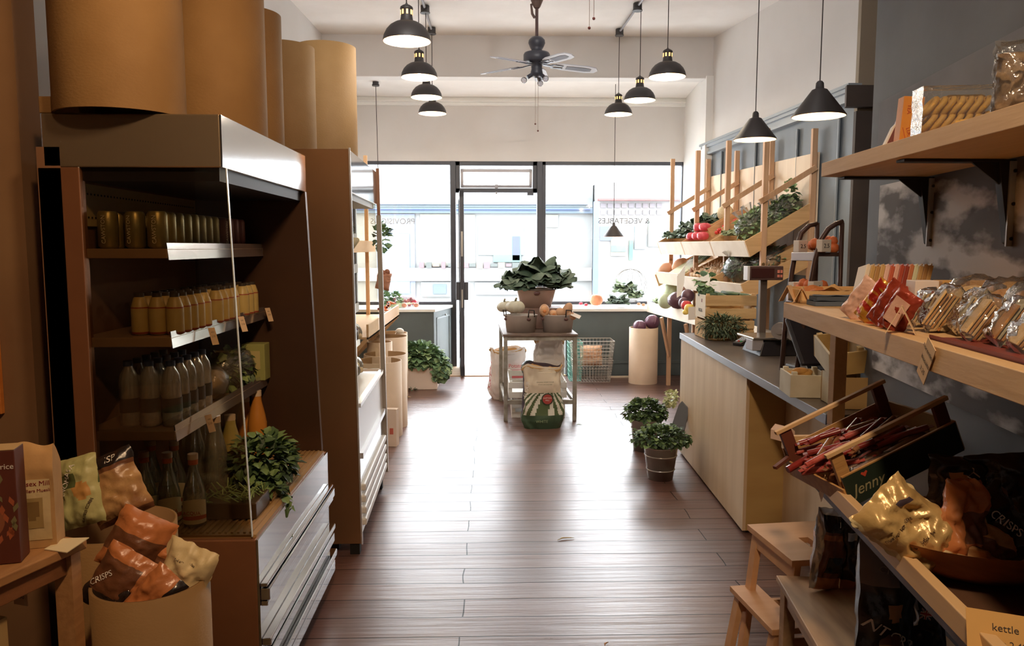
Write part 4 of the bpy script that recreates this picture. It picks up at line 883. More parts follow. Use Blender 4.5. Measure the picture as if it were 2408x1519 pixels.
# kale box
p = atz(990, 917, 0)
kb = thing('kale_box', 'white polystyrene box overflowing with curly kale by the left window base', 'box', (p.x - .07, p.y + .12, 0))
obj('box', B().box(-.26, .25, -.12, .14, 0, .25), mat('white_polystyrene', (240, 222, 204), .8), kb, .01)
obj('kale', bush((.02, 0, .32), (.30, .18, .19), 900, .06, 71, wid=1.2, bottom=-.3, hang=.2), KALE, kb)
obj('drooping_kale', bush((.28, -.06, .24), (.10, .12, .13), 220, .06, 72, wid=1.2, bottom=-1, hang=.6), KALE, kb)
single('leaf_scrap', bush((0, 0, .012), (.05, .03, .012), 16, .03, 73), [mat('brown_scrap', (96, 80, 64), .8), KALE[2], KALE[2]], 'dark scrap of leaf on the floor under the kale box', 'leaf', (p.x - .1, p.y - .03, .0))
# left rack beyond the far fridge (only slivers show)
RW = wood('pale_rack_pine', (228, 190, 148), (214, 174, 130), 2)
lr = thing('produce_rack', 'slanted pine produce rack along the left wall beyond the far fridge', 'rack', (-1.4, 7.6, 0))
for y in (6.6, 7.7, 8.8):
    obj('post', B().box(-1.41, -1.37, y, y + .04, 0, 2.62).box(-1.78, -1.74, y, y + .04, 0, 2.62), RW, lr, .002, world=True)
    obj('brace', B().bar((-1.39, y + .02, .45), (-1.06, y + .02, .80), .03, .035), RW, lr, world=True)
obj('lower_tray', B().box(-1.75, -1.04, 6.6, 8.85, .80, .82).box(-1.06, -1.04, 6.6, 8.85, .80, .93), RW, lr, .002, world=True)
obj('upper_tray', B().prism([(-1.78, 1.9), (-1.32, 1.58), (-1.32, 1.66), (-1.30, 1.66), (-1.30, 1.54), (-1.78, 1.86)], 1, 6.6, 8.85), RW, lr, .002, world=True)
def kleaf(name, label, p, s, cat='vegetable', n=60, mats=KALE):
    return single(name, bush((0, 0, 0), (s * .6, s * .5, s), n, s * .45, int(p.x * 100) % 50, wid=1.3, bottom=-1), mats, label, cat, tuple(p))
kleaf('kale_leaf', 'dark curly kale leaf sticking out past the far fridge in front of the left window', at(898, 556, 6.9), .11)
pb = thing('paper_bag', 'brown paper bag of onions hanging beyond the far fridge', 'bag', tuple(at(898, 681, 7.0)), rot=(0, R(12), R(30)))
obj('bag', bag(B(), bagfn(.14, .16, .07, 33, .006)), mat('brown_paper', (176, 124, 96), .8), pb)
obj('onions', B().sph((-.02, 0, .15), .03, 10).sph((.02, 0, .165), .03, 10), mat('onion_skin', (150, 92, 64), .5), pb)
# vegetables on the left window board and lower tray
def ball(name, label, p, r, m, sc=(1, 1, 1), grp=None, fn=None, rot=(0, 0, 0), cat='vegetable', n=18):
    return single(name, B().sph((0, 0, 0), r, n, fn=fn, sc=sc), m, label, cat, tuple(p), rot, grp)
CARM = mat('carrot_orange', (226, 120, 56), .5); BEET = mat('beetroot_purple', (104, 50, 66), .5); RADM = mat('radish_red', (190, 60, 80), .45)
random.seed(21)
for k in range(5):
    p = at(900 + k * 5, 716 - k * 2, 8.0 + k * .1)
    single('carrot', B().lathe([(.002, -.09), (.012, -.05), (.018, .05), (.012, .07)], n=10), CARM, 'orange carrot in the pile at the end of the left rack tray', 'vegetable', (p.x, p.y, .945 + .01 * k), (R(80), R(20), rnd(-1, 1)), 'carrots on the left rack')
for k, (px, lb) in enumerate(((903, 'beet greens bunch'), (925, 'radish greens bunch'))):
    p = at(px + 3, 700, 9.5); kleaf('leafy_bunch', 'dark %s on the left window board' % lb, Vector((p.x, 9.55 + k * .1, .93)), .10, n=70)
for k in range(5):
    p = atz(931 + k * 8, 722, .86); single('spring_onion', B().tube([(0, 0, 0), (.1, .05, .03), (.2, .02, .05)], [.012, .01, .006], 6), mat('leek_white', (214, 224, 190), .5), 'pale spring onion lying on the left window board', 'vegetable', (p.x - .15, 9.52, .85), (0, 0, rnd(-.5, .8)), 'spring onions on the left window board')
for k, px in enumerate((951, 979)):
    p = atz(px, 722, .85); ball('onion', ('brown onion at the front of the left window board', 'pinkish onion near the end of the left window board')[k], (p.x, p.y, .875), .035, mat('pinkish_onion', (206, 140, 116), .4), (1, 1, .85))
nb = thing('netted_radishes', 'red radishes in a clear net on the left window board', 'vegetable', (at(950, 700, 9.8).x, 9.75, .84))
b = B(); random.seed(9)
for i in range(26): b.sph((rnd(-.16, .16), rnd(-.06, .06), rnd(.02, .10)), .025, 8)
obj('radishes', b, RADM, nb); obj('net', B().sph((0, 0, .06), .2, 16, sc=(1, .5, .42)), CELLO, nb)
# ================================================================ centre stand
MET = mat('worn_grey_green_metal', (168, 164, 152), .5, .2, col2=(134, 126, 112), ns=14, bump=.05)
sx0, sy0 = .150, 6.93; SK = -.03 / .93
st = thing('display_stand', 'worn grey metal display stand with white crates below, in the middle of the floor', 'stand', (.46, 7.4, 0))
LEGS = ((.150, 6.93), (.785, 6.93), (.120, 7.85), (.755, 7.85))
for (x, y) in LEGS:
    obj('leg', B().box(x - .018, x + .018, y - .018, y + .018, 0, .785), MET, st, .003, world=True)
def rail(a_, b_, z, nm='rail'):
    obj(nm, B().bar((*LEGS[a_], z), (*LEGS[b_], z), .025, .040), MET, st, .002, world=True)
for z in (.175, .765):
    for a_, b_ in ((0, 1), (2, 3), (0, 2), (1, 3)): rail(a_, b_, z)
obj('stand_top', B().prism([(.125, 6.90), (.81, 6.90), (.78, 7.88), (.095, 7.88)], 2, .786, .806), mat('rusty_brown_top', (122, 104, 92), .6, col2=(104, 84, 72), ns=10), st, .002, world=True)
# green sack of flour
def sack(name, label, p, w, d, h, mats, zone, seed, rz=0, roll=True, crum=.02, cat='sack', lean=0):
    t = thing(name, label, cat, tuple(p), rz); sd = Vector((seed, seed * .7, 0))
    def f(u, v):
        a = 2 * PI * u - PI / 2 - PI; c, s = math.cos(a), math.sin(a); e = .55
        k = (1 + .05 * math.sin(PI * v * 2.2)) * (1 - .10 * max(0, v - .6)); k *= (.86 + .14 * min(1, v * 8))
        x = w / 2 * math.copysign(abs(c) ** e, c) * k; y = d / 2 * math.copysign(abs(s) ** e, s) * k * (1 - .35 * max(0, v - .7) / .3)
        n = noise.noise(Vector((c * 1.6, s * 1.6, v * 4)) + sd) + .5 * noise.noise(Vector((c * 4, s * 4, v * 9)) + sd)
        return Vector((x + crum * n * c + lean * v * h, y + crum * n * s, v * h + (.02 * math.sin(3 * a + seed) if v > .9 else 0)))
    b = B().grid(lambda u, v: tuple(f(u, v)), 120, 90, zone); b.add([tuple(f(i / 120, 0)) for i in range(120)], [tuple(range(120))], zone(.5, 0) if callable(zone) else 0)
    obj('sack', b, mats, t)
    if roll:
        r = B().grid(lambda u, v: tuple(f(u, .97 + .05 * math.sin(PI * v * .5)) + Vector((f(u, .9).x * .05 * math.sin(PI * v), f(u, .9).y * .06 * math.sin(PI * v), -.05 * v))), 40, 5)
        r.add([tuple(f(i / 40, .93)) for i in range(40)], [tuple(range(40))])
        obj('rolled_top', r, KR, t)
    t['_f'] = 0; del t['_f']
    return t, f
GS = [mat('bottle_green_sack', (62, 84, 60), .5, bump=.2, bs=20), mat('white_stripe_sack', (226, 222, 204), .5, bump=.2, bs=20), mat('dark_violet_sack_side', (62, 52, 66), .5), mat('cream_sack_paper', (214, 198, 172), .7, bump=.2, bs=20), mat('olive_stripe_sack', (84, 100, 62), .5)]
def gz(u, v):
    front = .28 < u < .76
    if v < .22: return 0
    if not front: return 2 if v > .2 else 0
    if v > .86: return 3
    if v > .58: return 3
    a = math.atan2(v * .62 - .42, (u - .52) * .9)
    return 1 if int((a + PI) / .14) % 2 else 4
p = atz(1277, 1010, 0)
gs, gf = sack('flour_sack', 'green striped flour sack with a red roundel standing before the display stand', (p.x, p.y + .10, 0), .35, .20, .56, GS, gz, 2, R(4))
def stick(parent, txt, size, m, x, z, yo, ang=0, name='lettering'):
    o = text(txt, size, m, parent, (x, yo, z), (PI / 2, 0, 0), name); o.rotation_euler = (PI / 2, -ang, 0); return o
def onfront(f, x, z, h):   # front surface position of a sack at width x, height z
    best = min((abs(f(u / 80, z / h).x - x), f(u / 80, z / h).y) for u in range(20, 62)); return min(best[1], best[1])
yf = onfront(gf, .03, .27, .56)
obj('roundel', B().cyl((.03, yf - .014, .27), (.03, yf - .008, .27), .052, n=28).cyl((.03, yf - .016, .27), (.03, yf - .013, .27), .043, n=28, m=1), [mat('deep_green_ring', (58, 70, 52), .5), mat('brick_red_roundel', (176, 70, 62), .5)], gs)
stick(gs, 'SHIPTON', .018, WHL, .03, .28, yf - .018); stick(gs, 'MILL', .018, WHL, .03, .26, yf - .018)
stick(gs, 'ORGANIC WHEAT FLOUR', .013, mat('olive_text', (110, 104, 66), .6), .01, .42, onfront(gf, 0, .42, .56) - .014); stick(gs, 'STONE GROUND FINE', .012, MATS['olive_text'], .01, .40, onfront(gf, 0, .40, .56) - .014)
stick(gs, 'WHITE', .034, mat('pale_green_text', (150, 170, 132), .6), -.02, .075, onfront(gf, 0, .075, .56) - .014)
stick(gs, 'FLOUR', .045, WHL, -.150, .36, onfront(gf, -.14, .36, .56) - .01, R(80))
WS = [mat('white_paper_sack', (232, 224, 218), .7, bump=.2, bs=18), mat('pink_red_print', (200, 92, 92), .6)]
p = atz(1190, 940, 0)
ws, wf = sack('potato_sack', 'white paper potato sack with red print standing left of the display stand', (p.x + .02, p.y + .12, 0), .38, .26, .53, WS, lambda u, v: 1 if u < .30 and .18 < v < .75 and (int(u * 90) + int(v * 24)) % 3 == 0 else 0, 4, R(8))
stick(ws, 'Potato', .055, WS[1], .06, .36, onfront(wf, .08, .36, .53) - .02); stick(ws, 'Best', .05, WS[1], .07, .16, onfront(wf, .08, .16, .53) - .02)
obj('red_panel', B().box(.02, .16, onfront(wf, .08, .27, .53) - .022, onfront(wf, .08, .27, .53) - .018, .235, .32), WS[1], ws)
p = at(1285, 880, 7.95)
sack('potato_sack', 'plain white paper sack with a rolled kraft top standing on the crate inside the stand', (p.x, 7.62, .36), .30, .22, .33, WS, 0, 6, R(-4))
wm = thing('watermelon', 'cut dark green watermelon beside the flour sack', 'fruit', (.38, 7.25, .365 + .075))
obj('rind', B().sph((0, 0, 0), .078, 20), mat('dark_melon_rind', (86, 98, 96), .4, col2=(60, 74, 70), ns=12), wm); obj('cut_flesh', B().cyl((.02, -.066, -.01), (.026, -.078, -.012), .045, n=20), mat('melon_red', (196, 76, 76), .4), wm)
# white crates under the stand
WC = mat('white_painted_crate', (232, 230, 222), .6, col2=(222, 218, 208), ns=8)
def crate(name, label, loc, w, d, h, m, rz=0, slats=2, gap=.03, floor_=True, thick=.01, rot=None, group=None, mend=None):
    t = thing(name, label, 'crate', loc, rz, group, rot); s_h = (h - gap * (slats - 1)) / slats
    for k in range(slats):
        z = k * (s_h + gap)
        obj('side_slat', B().box(-w / 2, w / 2, -d / 2, -d / 2 + thick, z, z + s_h), m, t, .001); obj('side_slat', B().box(-w / 2, w / 2, d / 2 - thick, d / 2, z, z + s_h), m, t, .001)
    obj('end_board', B().box(-w / 2, -w / 2 + thick, -d / 2 + thick, d / 2 - thick, 0, h), mend or m, t, .001)
    obj('end_board', B().box(w / 2 - thick, w / 2, -d / 2 + thick, d / 2 - thick, 0, h), mend or m, t, .001)
    b = B()
    for (x, y) in ((-1, -1), (1, -1), (-1, 1), (1, 1)): b.box(x * (w / 2 - thick) - (.022 if x > 0 else 0), x * (w / 2 - thick) + (0 if x > 0 else .022), y * (d / 2 - thick) - (.022 if y > 0 else 0), y * (d / 2 - thick) + (0 if y > 0 else .022), .002, h + .012)
    obj('corner_blocks', b, m, t)
    if floor_: obj('crate_floor', B().box(-w / 2 + thick, w / 2 - thick, -d / 2 + thick, d / 2 - thick, .002, .010), m, t)
    return t
crate('white_crate', 'white slatted crate on the floor rails under the display stand', (.45, 7.36, .198), .54, .70, .145, WC, 0, 2, .035)
crate('white_crate', 'lower white slatted crate on the floor beneath the display stand', (.46, 7.36, .0), .50, .60, .145, WC, 0, 2, .035)
# tubs
TUB = mat('galvanised_tub', (196, 186, 178), .42, .2, col2=(178, 168, 160), ns=5, bump=.04, bs=12); HND = mat('dark_wood_handle', (92, 58, 54), .5)
def tub(label, x, y, z, rx, ry, h, rz=0):
    t = thing('metal_tub', label, 'tub', (x, y, z), rz)
    f_ = ry / rx
    obj('body', B().lathe([(0.001, .004), (rx * .86, .0), (rx * .98, h), (rx * 1.02, h + .004), (rx * 1.0, h + .008), (rx * .95, h), (rx * .83, .01), (.001, .012)], n=40, sy=f_), TUB, t)
    for s_ in (-1, 1):
        hd = obj('handle', B().tube([(s_ * rx * .80, -ry * .55, h - .01), (s_ * rx * .78, -ry * .62, h + .05), (s_ * rx * .45, -ry * .88, h + .055), (s_ * rx * .42, -ry * .9, h - .01)] if s_ > 0 else [(-rx * 1.0, 0, h - .01), (-rx * 1.06, .0, h + .05), (-rx * .9, -ry * .3, h + .05), (-rx * .88, -ry * .42, h - .01)], .006, 8), mat('dark_wire', (60, 52, 48), .5, .5), t)
        obj('handle_mount', B().sph((s_ * rx * .45 if s_ > 0 else -rx * .9, -ry * .92 if s_ > 0 else -ry * .4, h - .03), .02, 10, sc=(1, .35, .7)), HND, hd)
    return t
TT = .807
tub('grey oval metal tub of white pumpkins on the left front of the stand', .295, 7.10, TT, .155, .11, .155)
tub('grey oval metal tub of cut squash on the right front of the stand', .640, 7.10, TT, .155, .11, .155)
bx_ = thing('wooden_box', 'low brown wooden box under the large pan at the back of the stand', 'box', (.46, 7.52, TT))
obj('box', B().box(-.25, .25, -.18, .18, 0, .20), mat('mauve_brown_wood', (128, 100, 88), .7, col2=(112, 86, 76), ns=8), bx_, .004)
pn = thing('preserving_pan', 'large steel preserving pan heaped with leafy cabbages on top of the stand', 'pan', (.46, 7.52, TT + .201))
obj('pan', B().lathe([(.001, .0), (.150, .0), (.195, .17), (.205, .178), (.20, .182), (.188, .172), (.145, .008), (.001, .008)], n=44), mat('rosy_steel_pan', (216, 190, 174), .32, .4, bump=.03, bs=8), pn)
obj('handle_mount', B().sph((.0, -.195, .145), .032, 12, sc=(1, .3, .6)), HND, pn)
obj('plinth_strip', B().lathe([(.205, .180), (.208, .172)], n=44), mat('dark_wire', (60, 52, 48)), pn)
def cabbage(name, label, p, r, seed, mats, n=26, grp=None, open_=.9, zs=.8):
    random.seed(seed); b = B()
    for k in range(n):
        a = rnd(0, 2 * PI); el = rnd(-.2, 1.0); q = math.cos(el); rr = r * rnd(.45, .8); base = Vector((0, 0, -r * .35))
        d = Vector((q * math.cos(a), q * math.sin(a), math.sin(el) * zs)).normalized(); s_ = d.cross(Vector((0, 0, 1))).normalized(); n_ = s_.cross(d).normalized(); W_ = r * rnd(.75, 1.1); L_ = r * rnd(.8, 1.15) * open_
        ph = rnd(0, 6)
        def lf(u, v):
            uu = (u - .5) * 2; w_ = math.sin(PI * min(.12 + v * .8, 1)) ** .6
            return tuple(base + d * (L_ * v * 1.25 * (1 - .12 * uu * uu)) + s_ * (uu * W_ * .55 * w_) + n_ * (r * .30 * math.sin(v * PI * .9) - .28 * r * uu * uu * w_ + .05 * r * math.sin(5 * uu + ph + 6 * v) * v))
        b.grid(lf, 8, 8, k % len(mats))
    return single(name, b, mats, label, 'vegetable', tuple(p), group=grp)
CB = [mat('blue_green_cabbage', (84, 104, 86), .55, col2=(98, 118, 98), ns=30, bump=.2, bs=60), mat('dark_cabbage_leaf', (62, 82, 66), .55, col2=(74, 94, 76), ns=30, bump=.2, bs=60), mat('grey_green_cabbage', (112, 128, 110), .55, bump=.2, bs=60)]
cz0 = TT + .2 + .20
cabbage('cabbage', 'large dark cabbage in the middle of the heap on the pan', (.47, 7.50, cz0 + .14), .24, 4, CB, 40)
cabbage('cabbage', 'cabbage at the right of the heap on the pan', (.66, 7.48, cz0 + .07), .18, 5, CB, 26)
cabbage('cabbage', 'cabbage with a drooping leaf at the left of the heap on the pan', (.26, 7.46, cz0 + .06), .18, 6, CB, 28)
cabbage('cabbage', 'small cabbage filling the front left of the heap on the pan', (.36, 7.40, cz0 + .03), .12, 7, CB, 22)
def rib(nr, dp): return lambda d, a, t: (1 - dp * abs(math.cos(a * nr / 2)) ** 3) * (1 - .16 * abs(d.z) ** 6)
def pumpkin(label, p, r, m, grp=None, nr=9, sc=(1, 1, .72), rot=(0, 0, 0)):
    t = thing('pumpkin', label, 'vegetable', tuple(p), rot=rot, group=grp)
    obj('flesh', B().sph((0, 0, 0), r, 36, fn=rib(nr, .12), sc=sc), m, t)
    obj('stalk', B().tube([(0, 0, r * .5), (.004, 0, r * .78), (.012, 0, r * .92)], [r * .16, r * .1, r * .09], 7), mat('grey_stalk', (120, 112, 84), .8), t)
    return t
WP = mat('pale_grey_pumpkin', (204, 200, 180), .5, col2=(190, 184, 162), ns=14)
pumpkin('rounder pale grey pumpkin in front in the left tub', at(1212, 722, 7.05), .092, WP)
pumpkin('pale grey pumpkin half hidden at the back left of the left tub', at(1188, 721, 7.2), .080, WP, rot=(0, R(-10), 0))
SQ = mat('peach_squash_flesh', (226, 176, 130), .6, col2=(214, 160, 112), ns=20); SQS = mat('tan_squash_skin', (196, 152, 116), .55)
for k, (px, py, r_, sc, rot, lb) in enumerate(((1280, 730, .052, (.9, .8, 1.15), (0, 0, 0), 'tall cut squash half with seeds at the left of the right tub'), (1302, 738, .042, (1.1, .9, .9), (0, .3, 0), 'small squash piece at the front of the right tub'), (1318, 735, .05, (1, 1, .9), (0, 0, 0), 'squash piece in the middle of the right tub'),
                                     (1334, 728, .05, (.9, .9, 1.4), (0, .5, 0), 'butternut squash leaning at the right of the right tub'), (1340, 740, .048, (1.4, .9, .8), (0, .6, 0), 'butternut squash lying behind the white card'))):
    p = at(px, py, 7.06); t = thing('squash', lb, 'vegetable', tuple(p), rot=rot)
    obj('skin', B().sph((0, 0, 0), r_, 18, sc=sc), SQS, t)
    if k < 2: obj('cut_face', B().sph((0, -r_ * .35 * sc[1], 0), r_ * .86, 16, fn=lambda d, a, t_: 1, sc=(sc[0], sc[1] * .75, sc[2])).sph((0, -r_ * .93 * sc[1], -r_ * .1), r_ * .35, 10, 1, sc=(1, .4, 1)), [SQ, mat('seed_orange', (206, 128, 70), .6)], t)
single('price_card', B().box(-.045, .045, -.035, .035, 0, .002), mat('white_card', (236, 226, 214), .7), 'white card lying over the rim of the right tub on the stand', 'card', (.80, 7.02, .965), (R(20), R(22), R(-15)))
single('red_jar', B().lathe([(.001, 0), (.04, 0), (.045, .05), (.035, .11), (.02, .13)], n=18), mat('dusty_red_glaze', (150, 84, 84), .4), 'dusty red jar beside the pan at the right of the stand', 'jar', (.695, 7.36, TT + .001))
# wire baskets before the right window base
WIRE = mat('pale_wire', (196, 190, 180), .4, .5); WIREG = mat('green_wire', (130, 190, 176), .5)
def wirebasket(label, x, y, z, w, d, h, m):
    t = thing('wire_basket', label, 'basket', (x, y, z)); b = B()
    tp = 1.0; bt = .86
    def c(i, k): s_ = bt + (tp - bt) * k; return [(-w / 2 * s_, -d / 2 * s_), (w / 2 * s_, -d / 2 * s_), (w / 2 * s_, d / 2 * s_), (-w / 2 * s_, d / 2 * s_)][i % 4]
    for side in range(4):
        n_ = 12 if side % 2 == 0 else 8
        for i in range(n_ + 1):
            f_ = i / n_; a_, e_ = c(side, 0), c(side + 1, 0); a2, e2 = c(side, 1), c(side + 1, 1)
            b.cyl((a_[0] + (e_[0] - a_[0]) * f_, a_[1] + (e_[1] - a_[1]) * f_, 0), (a2[0] + (e2[0] - a2[0]) * f_, a2[1] + (e2[1] - a2[1]) * f_, h), .0022, n=4, caps=False)
        for k in range(9):
            f_ = k / 8; p0, p1 = c(side, f_), c(side + 1, f_); b.cyl((*p0, h * f_), (*p1, h * f_), .0022 if k < 8 else .0045, n=4, caps=False)
    for i in range(13): x_ = -w * bt / 2 + w * bt * i / 12; b.cyl((x_, -d * bt / 2, 0), (x_, d * bt / 2, 0), .0022, n=4, caps=False)
    obj('wire_mesh', b, m, t); return t
wirebasket('upper pale wire basket nested in front of the right window base', 1.225, 9.05, .16, .50, .34, .33, WIRE)
wirebasket('lower pale wire basket of the nested pair, resting on the floor', 1.225, 9.05, .003, .47, .33, .26, WIRE)
wirebasket('green wire basket standing behind the display stand leg', 1.03, 9.12, .003, .16, .30, .46, WIREG)
obj_c = thing('basket_contents', 'pale orange folded bags inside the upper wire basket', 'bag', (1.22, 9.05, .18))
obj('bags', bag(B(), bagfn(.26, .24, .18, 44, .02)), mat('pale_orange_bags', (222, 176, 140), .7), obj_c)
single('floor_plank', B().box(-.14, .14, -.02, .02, 0, .018), mat('pale_new_wood', (222, 204, 180), .7), 'short pale batten lying on the floor by the wire baskets', 'batten', (1.60, 9.22, .002), (0, 0, R(3)))
# red cabbage tube
p = atz(1518, 905, 0); Y = p.y
tubeo('cabbage_bin', 'pale cardboard tube bin topped with red cabbages under the right rack', p.x, Y + .16, 0, .168, .655, CARDP, 'bin', None, True)
RC = [mat('red_cabbage', (124, 84, 106), .35, bump=.3, bs=14, col2=(102, 66, 88), ns=5)]
for k, (px, py, r_, lb) in enumerate(((1534, 757, .085, 'glossy red cabbage standing proud at the right of the cabbage bin'), (1504, 768, .075, 'red cabbage sunk at the left of the cabbage bin'))):
    q_ = at(px, py, Y + .16); t = thing('red_cabbage', lb, 'vegetable', tuple(q_))
    obj('head', B().sph((0, 0, 0), r_, 24, fn=lambda d, a, t_: 1 + .05 * noise.noise(d * 3)), RC[0], t)
    b = B()
    for j in range(4):
        a_ = j * 1.6 + k; b.tube([(r_ * 1.02 * math.cos(a_ + s_ * .12) * math.cos(s_ * .35 - .2), r_ * 1.02 * math.sin(a_ + s_ * .12) * math.cos(s_ * .35 - .2), r_ * 1.02 * math.sin(s_ * .35 - .2)) for s_ in range(5)], .003, 4)
    obj('leaf_veins', b, mat('pale_mauve_vein', (170, 132, 150), .4), t)
# things on the right window board
ball('pumpkin', 'round orange pumpkin on the right window board', at(1402, 705, 9.75), .085, mat('bright_orange_pumpkin', (232, 156, 116), .55, col2=(222, 142, 100), ns=16), fn=rib(11, .05), n=32)
cabbage('savoy_cabbage', 'crinkled pale green savoy cabbage on the right window board', at(1468, 675, 9.8), .15, 14, [mat('savoy_green', (150, 172, 140), .6, bump=.4, bs=60), CB[2], CB[0]], 30)
cabbage('savoy_cabbage', 'darker savoy cabbage in front of the taller one on the right window board', at(1452, 703, 9.62), .13, 15, CB, 26)
cabbage('savoy_cabbage', 'grey green cabbage at the right end of the cabbages on the window board', at(1492, 690, 9.75), .12, 16, [CB[2], MATS['savoy_green'], CB[0]], 26)
for k, (px, py, m_, lb) in enumerate(((1366, 715, RADM, 'left of the pumpkin'), (1378, 718, RADM, 'touching the pumpkin'), (1525, 712, CARM, 'alone near the rack'), (1502, 716, SQS, 'right of the cabbages'), (1513, 718, SQS, 'before the net'))):
    q_ = atz(px, py + 3, .836); ball('small_onion', 'small round onion on the right window board, ' + lb, (q_.x, q_.y, .86), .022, m_, (1.15, 1, .9))
bk = thing('wire_globe', 'thin wire basket globe standing open behind the savoy cabbages', 'basket', tuple(at(1482, 672, 9.95)))
b = B()
for k in range(7):
    a = k * PI / 7; b.tube([(.22 * math.cos(s_ * PI / 12) * math.cos(a), .08 * math.cos(s_ * PI / 12) * math.sin(a), .22 * math.sin(s_ * PI / 12)) for s_ in range(-8, 13)], .0025, 4)
obj('wires', b, mat('fine_dark_wire', (130, 124, 118), .5), bk); obj('rim_ring', B().tube([(.15 * math.cos(s_ * PI / 10), .055 * math.sin(s_ * PI / 10), -.165) for s_ in range(21)], .003, 5), MATS['fine_dark_wire'], bk)
obj('foot_ring', B().tube([(.10 * math.cos(s_ * PI / 10), .05 * math.sin(s_ * PI / 10), -.19) for s_ in range(21)], .003, 5), MATS['fine_dark_wire'], bk)
# buckets of parsley
def bucket(label, x, y, r0, r1, h, seed, m, leafm=HERB, nleaf=700, fr=(.19, .17, .10), lab2=None):
    t = thing('parsley_bucket', label, 'bucket', (x, y, 0))
    obj('bucket', B().lathe([(.001, .012), (r0, .012), (r0, .0), (r1, h), (r1 + .006, h + .003), (r1 + .006, h - .008), (r1, h - .01), (r1 - .004, h - .01), (r0 - .004, .014)], n=40), m, t)
    obj('hoops', B().lathe([(r0 + (r1 - r0) * .72 + .001, h * .72 - .004), (r0 + (r1 - r0) * .72 + .005, h * .72), (r0 + (r1 - r0) * .72 + .001, h * .72 + .004)], n=40).lathe([(r0 + (r1 - r0) * .3 + .001, h * .3 - .004), (r0 + (r1 - r0) * .3 + .005, h * .3), (r0 + (r1 - r0) * .3 + .001, h * .3 + .004)], n=40), m, t)
    obj('foliage', bush((0, 0, h + .045), fr, nleaf, .030, seed, wid=1.15, bottom=-.35, hang=.25), leafm, t)
    obj('stems', stems(B(), (0, 0, h + .06), .14, h - .05, 30, 1, seed), HERB, t)
    return t
ZINC = mat('shiny_zinc_bucket', (200, 196, 190), .26, .6, bump=.05, bs=8)
p = atz(1567, 1135, 0)
bucket('shiny zinc bucket of flat parsley on the floor nearest the counter', p.x - .02, p.y + .10, .085, .118, .235, 51, ZINC, fr=(.20, .16, .085))
p = atz(1545, 1075, 0)
bucket('zinc bucket of parsley standing behind the nearer one against the counter', p.x - .05, p.y + .22, .09, .115, .25, 52, ZINC, fr=(.17, .15, .11))
kleaf('cauliflower', 'pale green cauliflower head behind the rear parsley bucket', at(1577, 935, 5.95), .07, n=80, mats=[mat('cream_green_floret', (206, 208, 160), .6)] * 3)
p = at(1597, 990, 5.55)
single('chalkboard', B().prism([(-.06, -.11), (.045, -.13), (.062, .10), (.0, .15), (-.02, .12)], 1, -.012, .012), mat('slate_grey_board', (110, 112, 116), .5), 'slate grey price board leaning in the rear parsley bucket', 'board', tuple(p), (R(-6), R(6), R(-25)), bevel=.002)
# debris
for (px, py, w_, r_, lb) in ((1330, 1269, .05, 20, 'curled white peel scrap on the floorboards'), (1426, 1517, .018, 60, 'small tan crumb at the bottom edge of the floor'), (1362, 1000, .03, 0, 'green stalk lying at the right foot of the stand'), (962, 935, .02, 0, 'tiny white scrap on the floor before the kale box'), (1545, 940, .02, 10, 'tiny white scrap on the floor by the right rack')):
    q_ = atz(px, py, 0); single('floor_scrap', B().tube([(-w_, 0, .003), (-w_ * .3, w_ * .25, .006), (w_ * .4, .1 * w_, .005), (w_, -.1 * w_, .003)], [.001, .004, .003, .001], 6), GRN[1] if 'green' in lb else (SQS if 'tan' in lb else CRP), lb, 'scrap', (q_.x, q_.y, .002), (0, 0, R(r_)))
